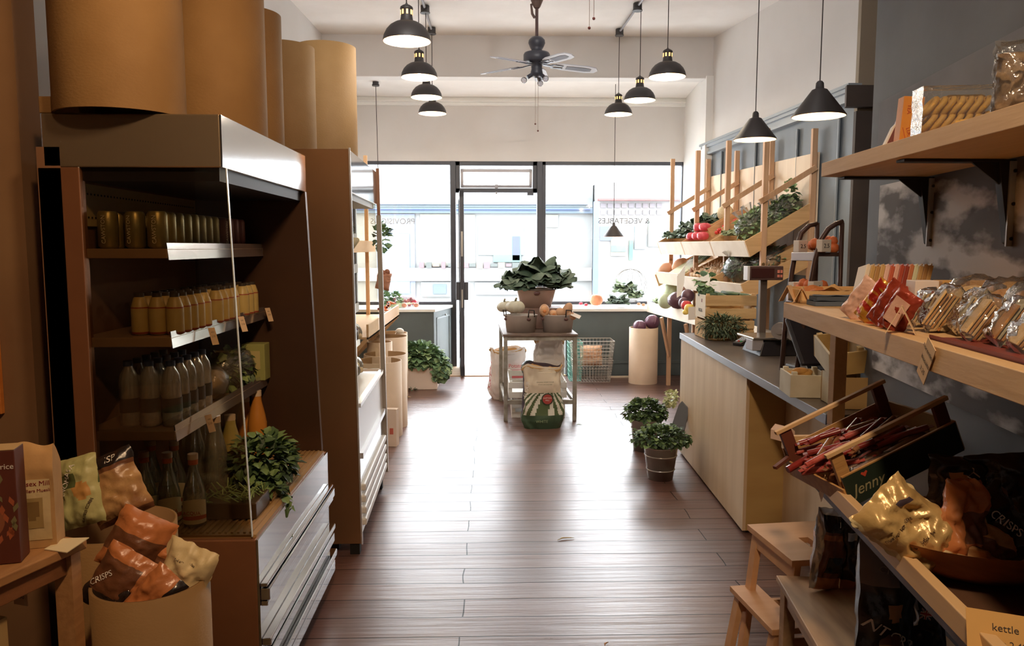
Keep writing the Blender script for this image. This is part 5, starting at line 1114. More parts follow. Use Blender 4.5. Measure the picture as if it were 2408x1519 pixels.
# ================================================================ right produce rack
PINE = wood('warm_pine', (208, 168, 132), (192, 150, 114), 2)
PINEX = wood('warm_pine_board', (216, 176, 126), (200, 158, 108), 0)
PALEB = mat('pale_painted_lip', (244, 232, 212), .6, col2=(234, 220, 198), ns=6)
PLY = mat('pale_birch_plywood', (236, 216, 190), .6, col2=(226, 204, 176), ns=(2, 14, 2))
YS = (8.70, 7.95, 7.20, 6.45)
def rfx(y): return 2.05 + .111 * (8.7 - y)
def pv(x, y, z): return (x, y, z)
rk = thing('produce_rack', 'tall pine rack of slanted vegetable trays along the right wall', 'rack', (2.3, 7.6, 0))
for i, y in enumerate(YS):
    x = rfx(y)
    fp = obj('post', B().box(x, x + .045, y - .02, y + .02, 0, 2.58), PINE, rk, .002, world=True)
    obj('bolt_head', B().cyl((x + .02, y - .028, 1.99), (x + .02, y - .02, 1.99), .014, n=10).cyl((x + .02, y - .028, 1.45), (x + .02, y - .02, 1.45), .014, n=10), mat('brass_bolt', (150, 120, 80), .4, .7), fp, world=True)
    bk_ = obj('post', B().box(x + .405, x + .45, y - .02, y + .02, 0, 2.58), PINE, rk, .002, world=True)
    obj('bolt_head', B().cyl((x + .42, y - .03, 2.24), (x + .42, y - .02, 2.24), .022, n=10), MATS['brass_bolt'], bk_, world=True)
    obj('strut', B().bar((x - .03, y - .03, 1.97), (x + .44, y - .03, 2.26), .02, .045), PINE, rk, .002, world=True)
    obj('brace', B().bar((x + .02, y - .02, .34), (x - .10, y - .12, .80), .03, .035), PINE, rk, .002, world=True)
    for (z0, z1, nm) in ((1.53, 1.86, 'divider'), (1.165, 1.46, 'divider')):
        xf = x - .12 if z0 > 1.3 else x - .14
        obj(nm, B().add([(xf + .03, y - .01, z0 - .02), (x + .42, y - .01, z1 - .03), (x + .42, y - .01, z1 + .11), (xf - .02, y - .01, z0 + .115), (xf + .03, y + .008, z0 - .02), (x + .42, y + .008, z1 - .03), (x + .42, y + .008, z1 + .11), (xf - .02, y + .008, z0 + .115)],
            [(0, 1, 2, 3), (7, 6, 5, 4), (0, 4, 5, 1), (3, 2, 6, 7), (1, 5, 6, 2), (0, 3, 7, 4)]), PINEX, rk, .002, world=True)
def tray(z0, z1, y0, y1, off, lab='tray'):
    b = B()
    def P_(y, k, dz): xf = rfx(y) - off; return (xf + (.42 + off) * k, y, z0 + (z1 - z0) * k + dz)
    b.add([P_(y0, .06, 0), P_(y0, 1, 0), P_(y1, 1, 0), P_(y1, .06, 0), P_(y0, .06, -.012), P_(y0, 1, -.012), P_(y1, 1, -.012), P_(y1, .06, -.012)], [(0, 1, 2, 3), (7, 6, 5, 4), (0, 3, 7, 4), (1, 5, 6, 2), (0, 4, 5, 1), (3, 2, 6, 7)])
    t = obj(lab, b, PINEX, rk, world=True)
    l = B()
    for s_ in (0, .012): pass
    xa, xb = rfx(y0) - off, rfx(y1) - off
    l.add([(xa - .02, y0, z0 + .115), (xb - .02, y1, z0 + .115), (xb + .03, y1, z0 - .02), (xa + .03, y0, z0 - .02), (xa - .006, y0, z0 + .12), (xb - .006, y1, z0 + .12), (xb + .044, y1, z0 - .015), (xa + .044, y0, z0 - .015)],
          [(0, 1, 2, 3), (7, 6, 5, 4), (0, 4, 5, 1), (3, 2, 6, 7), (0, 3, 7, 4), (1, 5, 6, 2)])
    obj('lip', l, PALEB, t, .002, world=True)
for k in range(3):
    y1, y0 = YS[k] - .012, YS[k + 1] + .012
    tray(1.53, 1.86, y0, y1, .12); tray((1.20, 1.18, 1.165)[k], 1.46, y0, y1, .14)
obj('back_board', B().prism([(rfx(8.72) + .455, 8.72), (rfx(6.43) + .455, 6.43), (rfx(6.43) + .467, 6.43), (rfx(8.72) + .467, 8.72)], 2, 1.35, 2.385), PLY, rk, world=True)
lg = B().prism([(rfx(9.33) - .02, 9.33), (rfx(6.3) - .05, 6.3), (rfx(6.3) + .40, 6.3), (rfx(9.33) + .40, 9.33)], 2, .80, .82)
ldg = obj('lower_ledge', lg, PALEB, rk, world=True)
obj('lip', B().prism([(rfx(9.33) - .04, 9.33), (rfx(6.3) - .07, 6.3), (rfx(6.3) - .05, 6.3), (rfx(9.33) - .02, 9.33)], 2, .80, .93), PALEB, ldg, .002, world=True)
obj('hook_eye', B().tube([(rfx(6.45) + .0 - .02 * math.cos(a / 6 * PI), 6.40, 1.36 + .022 * math.sin(a / 6 * PI)) for a in range(10)], .004, 6), TIN, rk, world=True)
def tp(k, y, upper=True, up=.0):   # point on a slanted tray; k 0 front .. 1 back
    z0, z1, off = (1.53, 1.86, .12) if upper else (1.18, 1.46, .14)
    return Vector((rfx(y) - off + (.42 + off) * (.08 + .9 * k), y, z0 + (z1 - z0) * (.08 + .9 * k) + up + (.075 if upper else .05) * (1 - .7 * k)))
random.seed(31)
# upper tray, far bay: dark greens
for k, (kk, y, r_, lb) in enumerate(((.12, 8.55, .10, 'round dark cabbage at the window end of the top tray'), (.12, 8.30, .10, 'pointed dark cabbage second along the top tray lip'), (.14, 8.08, .11, 'dark cabbage against the second rack post'), (.42, 8.50, .11, 'cabbage in the second row of the far top bay'), (.45, 8.22, .12, 'upright dark cabbage in the middle of the far top bay'), (.70, 8.45, .12, 'cabbage high at the back of the far top bay'), (.72, 8.15, .13, 'cabbage with broad leaves high beside the second back post'))):
    cabbage('cabbage', lb, tp(kk, y, True, r_ * .75), r_, 80 + k, CB, 18)
ball('cauliflower', 'cream cauliflower among leaves high in the far top bay', tp(.88, 8.02, True, .10), .085, mat('cream_cauliflower', (232, 216, 178), .8, bump=.6, bs=60), fn=lambda d, a, t: 1 + .12 * noise.noise(d * 6), n=24)
# upper middle bay: tomatoes in two slanted crates
TOM = mat('tomato_red', (216, 66, 54), .3, col2=(206, 56, 48), ns=6, coat=.3); TOMP = mat('pink_tomato', (214, 78, 92), .35, coat=.3)
t0 = None
def tomato(label, p, r, m, grp):
    t = thing('tomato', label, 'tomato', tuple(p), group=grp)
    obj('fruit', B().sph((0, 0, 0), r, 14, fn=rib(5, .05), sc=(1, 1, .82)), m, t)
    b = B()
    for k in range(5): a = k * 2 * PI / 5; b.quad((0, 0, r * .78), (r * .25 * math.cos(a - .4), r * .25 * math.sin(a - .4), r * .84), (r * .6 * math.cos(a), r * .6 * math.sin(a), r * .80), (r * .25 * math.cos(a + .4), r * .25 * math.sin(a + .4), r * .84))
    obj('calyx', b, GRN[1], t); return t
tg = 'red tomatoes in the slanted trays of the rack'; tlb = 'small red tomato in the slanted middle trays of the rack'
for i in range(9):
    for j in range(5):
        p = tp(.30 + i * .075, 7.30 + j * .058 + (i % 2) * .02, True, .035 + (.022 if (i + j) % 3 == 0 else 0))
        t0 = dup(t0, p, (rnd(-.5, .5), rnd(-.8, .2), 0), tlb, tg) if t0 else tomato(tlb, p, .027, TOM, tg)
pg = 'big pink tomatoes at the front of the middle top bay'
for k, (kk, y, u, lb) in enumerate(((.04, 7.86, .06, 'large pink tomato against the second post, top tray lip'), (.05, 7.72, .06, 'large pink tomato second on the top tray lip'), (.05, 7.58, .06, 'large pink tomato at the near end of the big ones'), (.14, 7.80, .13, 'large pink tomato stacked highest on the top tray'), (.15, 7.66, .125, 'large pink tomato stacked on top at the near side'), (.24, 7.86, .09, 'large pink tomato behind the stacked ones'))):
    tomato(lb, tp(kk, y, True, u), .062, TOMP, pg)
for k, (y, m_) in enumerate(((7.60, 0), (7.27, 0))):
    t = thing('tray_insert', ('slanted inner wooden divider left of the tomatoes in the top tray', 'slanted inner wooden divider right of the tomatoes in the top tray')[k], 'divider', tuple(tp(.5, y, True, .03)))
    obj('board', B().bar(tuple(tp(.2, y, True, .05) - t.location), tuple(tp(1, y, True, .07) - t.location), .012, .10), PINEX, t)
# upper near bay: squashes in front, bagged greens behind
ARTI = mat('grey_green_artichoke', (138, 150, 110), .6, col2=(112, 126, 88), ns=30)
for k, (y, lb) in enumerate(((7.08, 'artichoke nearest the third post on the top tray lip'), (6.93, 'artichoke second on the top tray lip'), (6.80, 'artichoke beside the bagged greens on the top tray'))):
    cabbage('artichoke', lb, tp(.10, y, True, .075), .068, 90 + k, [ARTI, mat('pale_artichoke', (170, 176, 132), .6)], 22, open_=.7)
def baggreens(label, p, s, seed, dark=False, knot=True):
    t = thing('bagged_greens', label, 'salad', tuple(p), rot=(0, R(-30), 0)); 
    obj('leaves', bush((0, 0, 0), (s, s * .85, s * .62), 230, .05, seed, bottom=-.8, wid=.9), [CB[1], KALE[0], KALE[2]] if dark else [KALE[1], MATS['mid_green_leaf'], KALE[0]], t)
    w = obj('plastic_bag', B().sph((0, 0, .0), s * 1.08, 20, fn=lambda d, a, t_: 1 + .16 * noise.noise(d * 3 + Vector((seed, 0, 0))) + .06 * noise.noise(d * 9), sc=(1, .9, .72)), CELLO, t)
    if knot: obj('bag_neck', B().lathe([(.012, 0), (.03, .05), (.045, .09)], n=14, fn=lambda a, z: 1 + .35 * math.sin(5 * a)), CELLO, w).location = (-s * .3, 0, s * .62)
    return t
baggreens('bagged greens with a white knotted top low in the near top bay', tp(.22, 6.72, True, .10), .135, 101)
baggreens('bagged greens in the middle of the near top bay', tp(.50, 6.85, True, .09), .14, 102)
baggreens('bagged greens beside the near end board in the top tray', tp(.58, 6.60, True, .09), .14, 103)
baggreens('bagged dark greens highest at the back of the near top bay', tp(.78, 6.66, True, .10), .14, 104)
kleaf('herb_bunch', 'bunch of herbs with pale stems poking up at the back of the top tray', Vector(tuple(tp(.80, 6.62, True, .22))), .10, 'herbs', 50)
# second tray
for k, (y, kk, lb, sc) in enumerate(((8.60, .05, 'pinkish butternut squash at the window end of the second tray', (1.3, 1, .9)), (8.45, .28, 'butternut squash higher in the far bay of the second tray', (1.5, .9, .9)))):
    ball('squash', lb, tp(kk, y, False, .09), .075, mat('pink_tan_squash', (224, 170, 138), .5), sc, fn=lambda d, a, t: 1 - .2 * max(0, d.x), rot=(0, R(-35), 0))
for k in range(9):
    y = 8.38 - k * .045; p = tp(.35, y, False, .06)
    l = thing('leek', 'long leek sloping down the far half of the second tray', 'vegetable', tuple(p), group='leeks on the second rack tray')
    obj('shaft', B().tube([(-.22, 0, -.11), (-.08, 0, -.02), (.06, rnd(-.01, .01), .07)], [.013, .014, .013], 7), mat('leek_shaft', (226, 230, 200), .45), l)
    obj('green_top', B().tube([(.05, 0, .065), (.16, rnd(-.03, .03), .15), (.26, rnd(-.05, .05), .20)], [.014, .018, .006], 6), mat('leek_green', (110, 136, 104), .5), l)
GIN = mat('pale_garlic_skin', (226, 198, 166), .6)
random.seed(44); ga0 = None
for i in range(6):
    for j in range(7):
        p = tp(.06 + i * .10, 7.28 + j * .085 + (i % 2) * .03, False, .045)
        if ga0: dup(ga0, p, (rnd(-1, 1), rnd(-1, 1), 0), None, scale=rnd(.8, 1.15))
        else:
            ga0 = thing('garlic_bulb', 'pale garlic bulb in the middle bay of the second tray', 'vegetable', tuple(p), group='garlic in the second rack tray')
            obj('bulb', B().lathe([(.001, -.022), (.024, -.015), (.03, 0), (.02, .018), (.007, .028)], n=12, fn=lambda a, z: 1 - .08 * abs(math.cos(a * 3))), GIN, ga0)
            obj('stem', B().tube([(0, 0, .025), (.004, 0, .05), (.012, 0, .07)], .005, 5), GIN, ga0)
baggreens('bag of dark curly greens filling the near bay of the second tray', tp(.26, 6.86, False, .12), .17, 111, True)
baggreens('bag of dark greens behind at the near end of the second tray', tp(.52, 6.66, False, .11), .15, 112, True)
baggreens('bag of dark greens against the third post in the second tray', tp(.45, 7.06, False, .11), .14, 113, True)
for k in range(3):
    y = 6.78 - k * .12
    t = thing('tray_insert', ('dark inner divider board far back in the second tray', 'inner divider board in the middle of the near second tray', 'warm inner divider board nearest in the second tray')[k], 'divider', tuple(tp(.6, y, False, .05)))
    obj('board', B().bar(tuple(tp(.35, y, False, .08) - t.location), tuple(tp(1, y, False, .10) - t.location), .012, .12), (mat('dark_stained_board', (120, 104, 84), .6), PINEX, PINEX)[k], t)
# ledge
def lp(px, py, Y): return at(px, py, Y)
cabbage('romanesco', 'small pale green romanesco at the window end of the ledge', lp(1548, 706, 9.0), .08, 121, [KALE[1], MATS['savoy_green']], 20)
ball('white_cabbage', 'pale round white cabbage at the back of the ledge', lp(1583, 686, 8.55), .115, mat('pale_green_cabbage', (204, 216, 182), .5, col2=(190, 204, 166), ns=8), fn=lambda d, a, t: 1 + .03 * noise.noise(d * 5))
ball('white_cabbage', 'pale green cabbage in front of the white one on the ledge', lp(1565, 708, 8.35), .085, MATS['pale_green_cabbage'], fn=lambda d, a, t: 1 + .04 * noise.noise(d * 5))
AUB = mat('dark_plum_skin', (96, 64, 74), .35)
cel = thing('celeriac', 'big dark purple brown root with a thick stem standing up on the ledge', 'vegetable', tuple(lp(1596, 706, 7.9)))
obj('root', B().sph((0, 0, 0), .105, 24, fn=lambda d, a, t: 1 + .12 * noise.noise(d * 3), sc=(1.1, 1, .85)), AUB, cel)
obj('stem', B().tube([(.03, 0, .06), (.08, 0, .13), (.12, 0, .22), (.13, 0, .34)], [.05, .038, .026, .014], 9), mat('reddish_brown_stem', (150, 106, 86), .6), cel)
for k, (px, py, Y, r_, m_, nm, lb) in enumerate(((1617, 700, 7.75, .07, AUB, 'red_onion', 'dark purple onion behind the peppers on the ledge'), (1608, 716, 7.6, .055, AUB, 'red_onion', 'dark purple onion left of the red pepper'), (1614, 722, 7.45, .055, mat('pepper_red', (204, 50, 48), .3, coat=.4), 'bell_pepper', 'red bell pepper on the ledge before the purple onions'),
                                         (1621, 729, 7.3, .05, mat('squash_yellow', (238, 204, 96), .45), 'patty_squash', 'yellow ribbed squash at the near end of the ledge'), (1612, 738, 7.3, .03, MATS['squash_yellow'], 'patty_squash', 'small yellow squash under the larger yellow one'))):
    ball(nm, lb, lp(px, py - 4, Y), r_, m_, fn=rib(8, .10) if k > 1 else None)
single('price_card', B().box(-.004, 0, -.05, .05, 0, .12), mat('white_card', (236, 226, 214)), 'blank white card standing at the near end of the ledge', 'card', tuple(lp(1628, 752, 7.0)), (0, 0, R(-60)))
def sheet(label, pts, Y, m, nm='paper_sheet'):
    b = B(); n_ = len(pts) // 2; P0 = at(pts[0][0], pts[0][1], Y)
    f_ = [tuple(at(x, y, Y + dy) - P0) for x, y, dy in pts]; b.add(f_ + [tuple(Vector(v) + Vector((.002, .012, 0))) for v in f_], [tuple(range(len(f_))), tuple(range(2 * len(f_) - 1, len(f_) - 1, -1))] + [(i, (i + 1) % len(f_), len(f_) + (i + 1) % len(f_), len(f_) + i) for i in range(len(f_))])
    return single(nm, b, m, label, 'paper', tuple(P0))
WPAP = mat('white_paper', (246, 242, 234), .7)
sheet('white paper sheet standing on the ledge between the posts', [(1592, 700, 0), (1592, 650, 0), (1612, 622, 0), (1609, 665, -.02), (1602, 694, -.02)], 7.5, WPAP)
sheet('large white paper sheet folded over the lip of the second tray', [(1628, 660, 0), (1650, 652, .05), (1674, 640, 0), (1664, 680, -.04), (1644, 692, -.05), (1636, 676, -.03)], 6.9, WPAP)

# ================================================================ counter
CT = .935
cA, cB = atz(1600, 783, CT), atz(1958, 982, CT)
cd_ = (cB - cA).normalized()
cN = cA + cd_ * ((cA.y - 2.95) / -cd_.y)
ct = thing('shop_counter', 'birch plywood shop counter with a dark worktop down the right side', 'counter', (1.7, 4.4, 0))
WTOP = mat('dark_worn_worktop', (104, 92, 82), .32, col2=(88, 78, 70), ns=5)
obj('worktop', B().prism([(cA.x, cA.y), (cN.x, cN.y), (1.515, 2.95), (1.54, 3.27), (2.2, 3.32), (2.6, cA.y)], 2, CT - .038, CT - .001), WTOP, ct, .003, world=True)
eg = Vector((cd_.y, -cd_.x, 0)); eg = -eg if eg.x > 0 else eg
e0, e1 = cA + eg * .006, cN + eg * .006
obj('metal_edge', B().prism([(cA.x, cA.y), (cN.x, cN.y), (e1.x, e1.y), (e0.x, e0.y)], 2, CT - .042, CT + .001), mat('zinc_edge_strip', (134, 138, 146), .4, .5), ct, .002, world=True)
obj('end_edge', B().prism([(cA.x - .004, cA.y), (2.6, cA.y), (2.6, cA.y + .006), (cA.x - .004, cA.y + .006)], 2, CT - .042, CT + .001), MATS['zinc_edge_strip'], ct, world=True)
q0, q1 = atz(1611, 1083, 0), atz(1745, 1256, 0)
q0.x += .01
obj('front_panel', B().prism([(q0.x, cA.y - .03), (q1.x, q1.y), (q1.x + .018, q1.y), (q0.x + .018, cA.y - .03)], 2, .02, CT - .038), mat('birch_ply_front', (222, 198, 164), .55, col2=(210, 184, 148), ns=(2, 10, 1.2)), ct, world=True)
obj('far_end_panel', B().box(q0.x, 2.5, cA.y - .04, cA.y - .022, .02, CT - .038), PLY, ct, world=True)
obj('recess_panel', B().box(q1.x + .018, q1.x + .235, q1.y, q1.y + .018, .02, CT - .038), mat('shaded_ply', (196, 164, 104), .6, col2=(184, 150, 92), ns=(2, 2, 8)), ct, world=True)  # darker ply: shade of the face turned from the window, put into its colour
obj('near_front_panel', B().prism([(q1.x + .222, q1.y), (q1.x + .158, 3.14), (q1.x + .176, 3.14), (q1.x + .24, q1.y)], 2, .02, CT - .038), MATS['birch_ply_front'], ct, world=True)
obj('plinth', B().prism([(q0.x + .03, cA.y - .06), (q1.x + .03, q1.y + .03), (q1.x + .26, q1.y + .03), (q1.x + .2, 3.0), (1.72, 3.3), (2.2, 3.34), (2.4, cA.y - .06)], 2, 0, .02), DARK, ct, world=True)
# crates of greens at the far end
CR = mat('rough_crate_pine', (226, 188, 132), .7, col2=(206, 164, 110), ns=(4, 30, 30), bump=.1, bs=60); CRW = mat('white_printed_crate_end', (240, 228, 206), .7)
def onC(px, py): return atz(px, py, CT)
lc = crate('wooden_crate', 'lower pine crate on the far end of the counter', (1.735, 5.58, CT + .001), .36, .27, .13, CR, 0, 2, .015)
uc = crate('wooden_crate', 'upper pine crate with a white printed end, full of courgettes', (1.74, 5.58, CT + .145), .37, .28, .17, CR, 0, 2, .02, mend=CRW)
obj('red_square', B().box(-.1862, -.185, -.05, -.03, .115, .14), mat('dark_red_print', (120, 40, 34), .6), uc)
text('NOVA', .035, mat('black_print', (40, 36, 34), .6), uc, (-.1868, -.01, .055), (PI / 2, 0, -PI / 2))
random.seed(61); z0 = None
for i in range(11):
    p = Vector((1.60 + i * .027, 5.56 + rnd(-.05, .05), CT + .30 + rnd(0, .02)))
    if z0: dup(z0, p, (R(90) + rnd(-.2, .2), 0, rnd(-.9, .9)), None, None)
    else: z0 = single('courgette', B().lathe([(.001, -.09), (.017, -.08), (.021, .03), (.015, .075), (.008, .085)], n=12), mat('courgette_green', (70, 94, 62), .4, col2=(54, 76, 50), ns=14), 'dark green courgette in the upper crate on the counter', 'vegetable', tuple(p), (R(90), 0, .5), 'courgettes in the upper crate')
kleaf('herb_bunch', 'tall dark leaf standing up at the left end of the upper crate', Vector((1.60, 5.6, CT + .40)), .10, 'herbs', 36)
hb = thing('herb_bunch', 'feathery grey green herbs spilling over the front of the lower crate', 'herbs', (1.655, 5.36, CT + .10))
obj('foliage', bush((0, 0, .0), (.17, .08, .09), 900, .030, 131, wid=.35, bottom=-.9, hang=.1), [mat('grey_green_herb', (88, 104, 76), .6), mat('light_grey_green_herb', (116, 130, 98), .6), mat('deep_grey_green_herb', (62, 78, 58), .6)], hb)
obj('stem', stems(B(), (0, 0, .02), .12, -.08, 30, 0, 7), MATS['grey_green_herb'], hb)
# scale
BLKP = mat('black_plastic', (38, 34, 38), .4); STP = mat('satin_steel_plate', (196, 188, 176), .25, .9)
p = at(1800, 800, 4.75)
sc_ = thing('shop_scale', 'electronic shop scale with a steel plate and a display on a pole', 'scale', (1.70, 4.72, CT), R(2))
obj('base', B().add([(-.06, -.15, .0), (.24, -.15, .0), (.24, .15, .0), (-.06, .15, .0), (-.03, -.13, .085), (.24, -.13, .085), (.24, .13, .085), (-.03, .13, .085)], [(3, 2, 1, 0), (4, 5, 6, 7), (0, 1, 5, 4), (1, 2, 6, 5), (2, 3, 7, 6), (3, 0, 4, 7)]), BLKP, sc_, .004)
obj('plate', B().box(-.10, .20, -.14, .14, .098, .112), STP, sc_, .004)
obj('side_casing', B().box(-.10, -.03, -.13, -.02, .03, .098), mat('grey_scale_casing', (176, 172, 176), .4), sc_, .005)
obj('pole', B().box(.055, .10, .16, .20, 0, .50), mat('brown_grey_pole', (120, 106, 96), .4, .4), sc_, .004)
hd = obj('display', B().box(-.03, .19, .13, .20, .45, .54), mat('display_casing', (90, 66, 60), .4), sc_, .004)
obj('display_side', B().box(-.045, -.03, .13, .20, .45, .54), mat('white_plastic', (226, 222, 216), .4), hd)
obj('lit_buttons', B().box(.15, .165, .127, .13, .495, .515).box(.17, .183, .127, .13, .495, .515).box(.15, .165, .127, .13, .468, .485).box(.17, .183, .127, .13, .468, .485), mat('salmon_buttons', (230, 140, 120), .5), hd)
obj('screen', B().box(-.02, .13, .128, .13, .465, .525), mat('dark_display_screen', (70, 40, 38), .2), hd)
p = onC(1742, 812)
cr_ = thing('card_reader', 'hand held card payment reader lying on the counter before the scale', 'card reader', (p.x, p.y, CT), R(-58), )
obj('body', B().prism([(-.04, 0), (.085, 0), (.095, .05), (.06, .055), (-.045, .02)], 0, -.035, .035), BLKP, cr_, .004)
kb_ = B()
for i in range(3):
    for j in range(4): kb_.cb((-.018 + i * .018, -.02 + j * .018, .030 + j * .0062), (.013, .012, .004), (j == 0 and i) or (2 if i == 2 and j == 0 else 0), Matrix.Rotation(R(19), 3, 'X'))
obj('keys', kb_, [mat('grey_key', (190, 196, 206), .5), mat('red_key', (206, 70, 60), .5), mat('green_key', (80, 180, 110), .5)], cr_)
for k, (px, py, w_, r_, lb) in enumerate(((1690, 800, .14, 12, 'brown paper bags lying flat at the far end of the worktop'), (1795, 819, .10, -6, 'tan slips of paper fanned on the worktop below the scale'))):
    p = onC(px, py); t = thing('paper_slips', lb, 'paper', (p.x, p.y, CT), R(r_))
    for j in range(4): obj('sheet', B().cb((rnd(-.02, .02), rnd(-.02, .02), .003 + j * .003), (w_, .06, .0016), 0, Matrix.Rotation(rnd(-.3, .3), 3, 'Z')), KR, t)
p = onC(1880, 805)
po = thing('till_terminal', 'black till terminal seen from behind on a chrome foot', 'till', (1.72, 3.78, CT), R(8))
obj('screen_back', B().T(Matrix.Translation((.02, .05, .17)) @ Matrix.Rotation(R(-38), 4, 'X')).box(-.20, .17, -.03, .0, -.13, .15), BLKP, po, .012)
obj('chrome_foot', B().T(Matrix.Translation((-.08, -.02, .0)) @ Matrix.Rotation(R(-40), 4, 'X')).box(-.03, .03, -.006, .006, 0, .17), mat('satin_chrome', (180, 182, 186), .25, .9), po, .003)
obj('base', B().box(-.12, .22, -.02, .22, 0, .05), BLKP, po, .01)
obj('lower_body', B().prism([(-.06, 0), (.2, 0), (.2, .14), (.06, .16)], 0, -.02, .26), BLKP, po, .01)
single('tape_roll', B().cyl((-.02, 0, .05), (.02, 0, .05), .05, .05, n=24).cyl((-.03, 0, .05), (.03, 0, .05), .02, n=16), mat('silver_grey_roll', (176, 170, 168), .35, .5), 'silver grey roll hanging on the scale pole bracket', 'roll', (1.74, 4.50, CT + .113), (0, 0, R(60)))
single('tape_roll', B().cyl((-.02, 0, .04), (.02, 0, .04), .04, n=24), MATS['silver_grey_roll'], 'smaller silver roll beside the scale pole', 'roll', (1.80, 4.44, CT + .113), (0, 0, R(50)))
cs = thing('laptop', 'small dark laptop with a lit white screen beyond the till', 'laptop', (2.05, 3.55, CT + .0))
obj('screen', B().box(-.14, .14, .0, .012, .02, .2), BLKP, cs); obj('lit_panel', B().box(-.13, .13, -.002, 0, .03, .19), mat('lit_screen', (220, 230, 235), .5, em=(225, 235, 240), ems=.8), cs); obj('keyboard', B().box(-.14, .14, -.2, 0, .0, .02), BLKP, cs)
# small crates at the near end of the worktop
crate('small_crate', 'small whitewashed crate of bread standing on the near worktop', (1.425, 3.38, CT + .001), .17, .20, .10, mat('whitewashed_crate', (214, 206, 184), .7, col2=(200, 190, 164), ns=9), R(-8), 1)
cp = B()
random.seed(71)
for k in range(5): cp.sph((rnd(-.04, .04), rnd(-.06, .06), .07 + .01 * k), .03, 10, 0, sc=(1.3, .8, .6))
bb_ = obj('bread', cp, mat('golden_crust', (206, 156, 80), .6, col2=(176, 120, 60), ns=14)); bb_.location = (1.425, 3.38, CT + .0); tag(bb_, 'golden bread pieces inside the small whitewashed crate', 'bread')
crate('small_crate', 'tan and white small crate tipped on top of the others by the shelf end', (1.50, 3.20, CT + .165), .15, .22, .10, mat('tan_crate', (196, 164, 104), .7, col2=(182, 150, 92), ns=9), R(-6), 1, rot=(R(16), R(-8), R(-8)), mend=MATS['whitewashed_crate'])
crate('small_crate', 'brown small crate under the tipped crate at the near end of the worktop', (1.52, 3.14, CT + .001), .17, .20, .13, mat('tan_brown_crate', (172, 138, 88), .7), R(-4), 1, mend=MATS['whitewashed_crate'])
for k in range(2):
    p = onC(1868, 900 + k * 7); single('brush_handle', B().cyl((0, 0, .006), (.11, .02, .006), .004, n=8), mat('pale_gold_wood', (216, 176, 110), .5), ('thin wooden handle on the near worktop by the whitewashed crate', 'second thin wooden handle lying just in front of the other')[k], 'utensil', (p.x - .03, p.y, CT + .001))
# step ladder shelf behind the till
TB = mat('dark_brown_tube', (84, 60, 52), .4, .3); SV = mat('silver_bracket', (190, 186, 190), .35, .6)
ld = thing('display_ladder', 'dark tubular steps with silver brackets used as a display behind the counter', 'ladder', (1.75, 3.95, CT))
def lad(pts, Y, y2=None): return [tuple(at(x, y, Y)) for x, y in pts]
for (pts, Y) in (([(1838, 872), (1848, 745), (1862, 640), (1872, 585), (1884, 548), (1903, 530), (1922, 526)], 4.05), ([(1872, 886), (1893, 740), (1917, 610), (1930, 565), (1948, 538), (1966, 526), (1982, 521)], 3.85)):
    obj('side_tube', B().tube(lad(pts, Y), .013, 10), TB, ld, world=True)
for (x, Y) in ((1922, 4.05), (1980, 3.85)): obj('rear_leg', B().tube([tuple(at(x, 524, Y)), tuple(at(x - 6, 700, Y)), tuple(at(x - 8, 872 if Y > 4 else 886, Y))], .012, 8), TB, ld, world=True)
for (yy, xa, xb) in ((603, 1864, 1918), (700, 1852, 1898)):
    p0, p1 = at(xa, yy, 4.04), at(xb, yy, 3.86)
    br_ = obj('step_bracket', B().bar(tuple(p0), tuple(p1), .02, .045), SV, ld, .003, world=True)
    q2, q3 = at(xb + 56, yy, 3.86), at(xa + 56, yy, 4.04)
    obj('step', B().add([tuple(p0), tuple(p1), tuple(q2), tuple(q3)] + [tuple(v + Vector((0, 0, .02))) for v in (p0, p1, q2, q3)], [(0, 1, 2, 3), (7, 6, 5, 4), (0, 4, 5, 1), (1, 5, 6, 2), (2, 6, 7, 3), (3, 7, 4, 0)]), TB, br_, world=True)
    for k in range(2):
        for s_ in range(1):
            p = (p0 if k == 0 else p1).lerp(q2 if k else q3, .25)
            tk = thing('price_block', ('white price cube with dark marks on the %s step, ' % ('upper' if yy < 650 else 'lower')) + ('far side' if k == 0 else 'near side'), 'sign', (p.x, p.y - .02, p.z + .045), R(20))
            obj('block', B().box(-.03, .03, -.02, .02, -.022, .04), mat('white_card', (236, 226, 214)), tk, .002); text('2.5', .03, mat('black_print', (40, 36, 34)), tk, (0, -.0208, .008), (PI / 2, 0, 0))
    on = thing('orange_net', 'orange netted citrus lying on the %s step of the display ladder' % ('upper' if yy < 650 else 'lower'), 'fruit', tuple(p0.lerp(q2, .6) + Vector((0, 0, .05))))
    b = B(); random.seed(yy)
    for k in range(9): b.sph((rnd(-.06, .06), rnd(-.05, .05), rnd(-.01, .03)), .028, 8)
    obj('fruit', b, mat('orange_peel', (226, 120, 66), .5), on)
# ================================================================ shelves on the chimney breast
SHW = wood('beech_shelf', (216, 178, 128), (206, 166, 116), 1, fine=50)
SHD = mat('shelf_edge_beech', (222, 184, 134), .55, col2=(210, 170, 120), ns=(6, 3, 30))
def edge(pl, pr, z):   # front edge from two pixels on height z, pushed on to y = .2
    a_, b_ = atz(*pl, z), atz(*pr, z); d = (b_ - a_); n_ = b_ + d * ((b_.y - .25) / -d.y); return a_, n_
def shelf(name, label, pl, pr, z, th, lip=0):
    a_, n_ = edge(pl, pr, z); t = thing(name, label, 'shelf', (bw(1.5), 1.5, z - th))
    ya = a_.y; back = .02
    obj('board', B().prism([(a_.x, ya), (n_.x, n_.y), (bw(n_.y) - back, n_.y), (bw(ya) - back, ya + .06)], 2, z - th, z), SHW, t, .0015, world=True)
    return t, a_, n_
ZU, ZM, ZL = 1.87, 1.43, 1.03
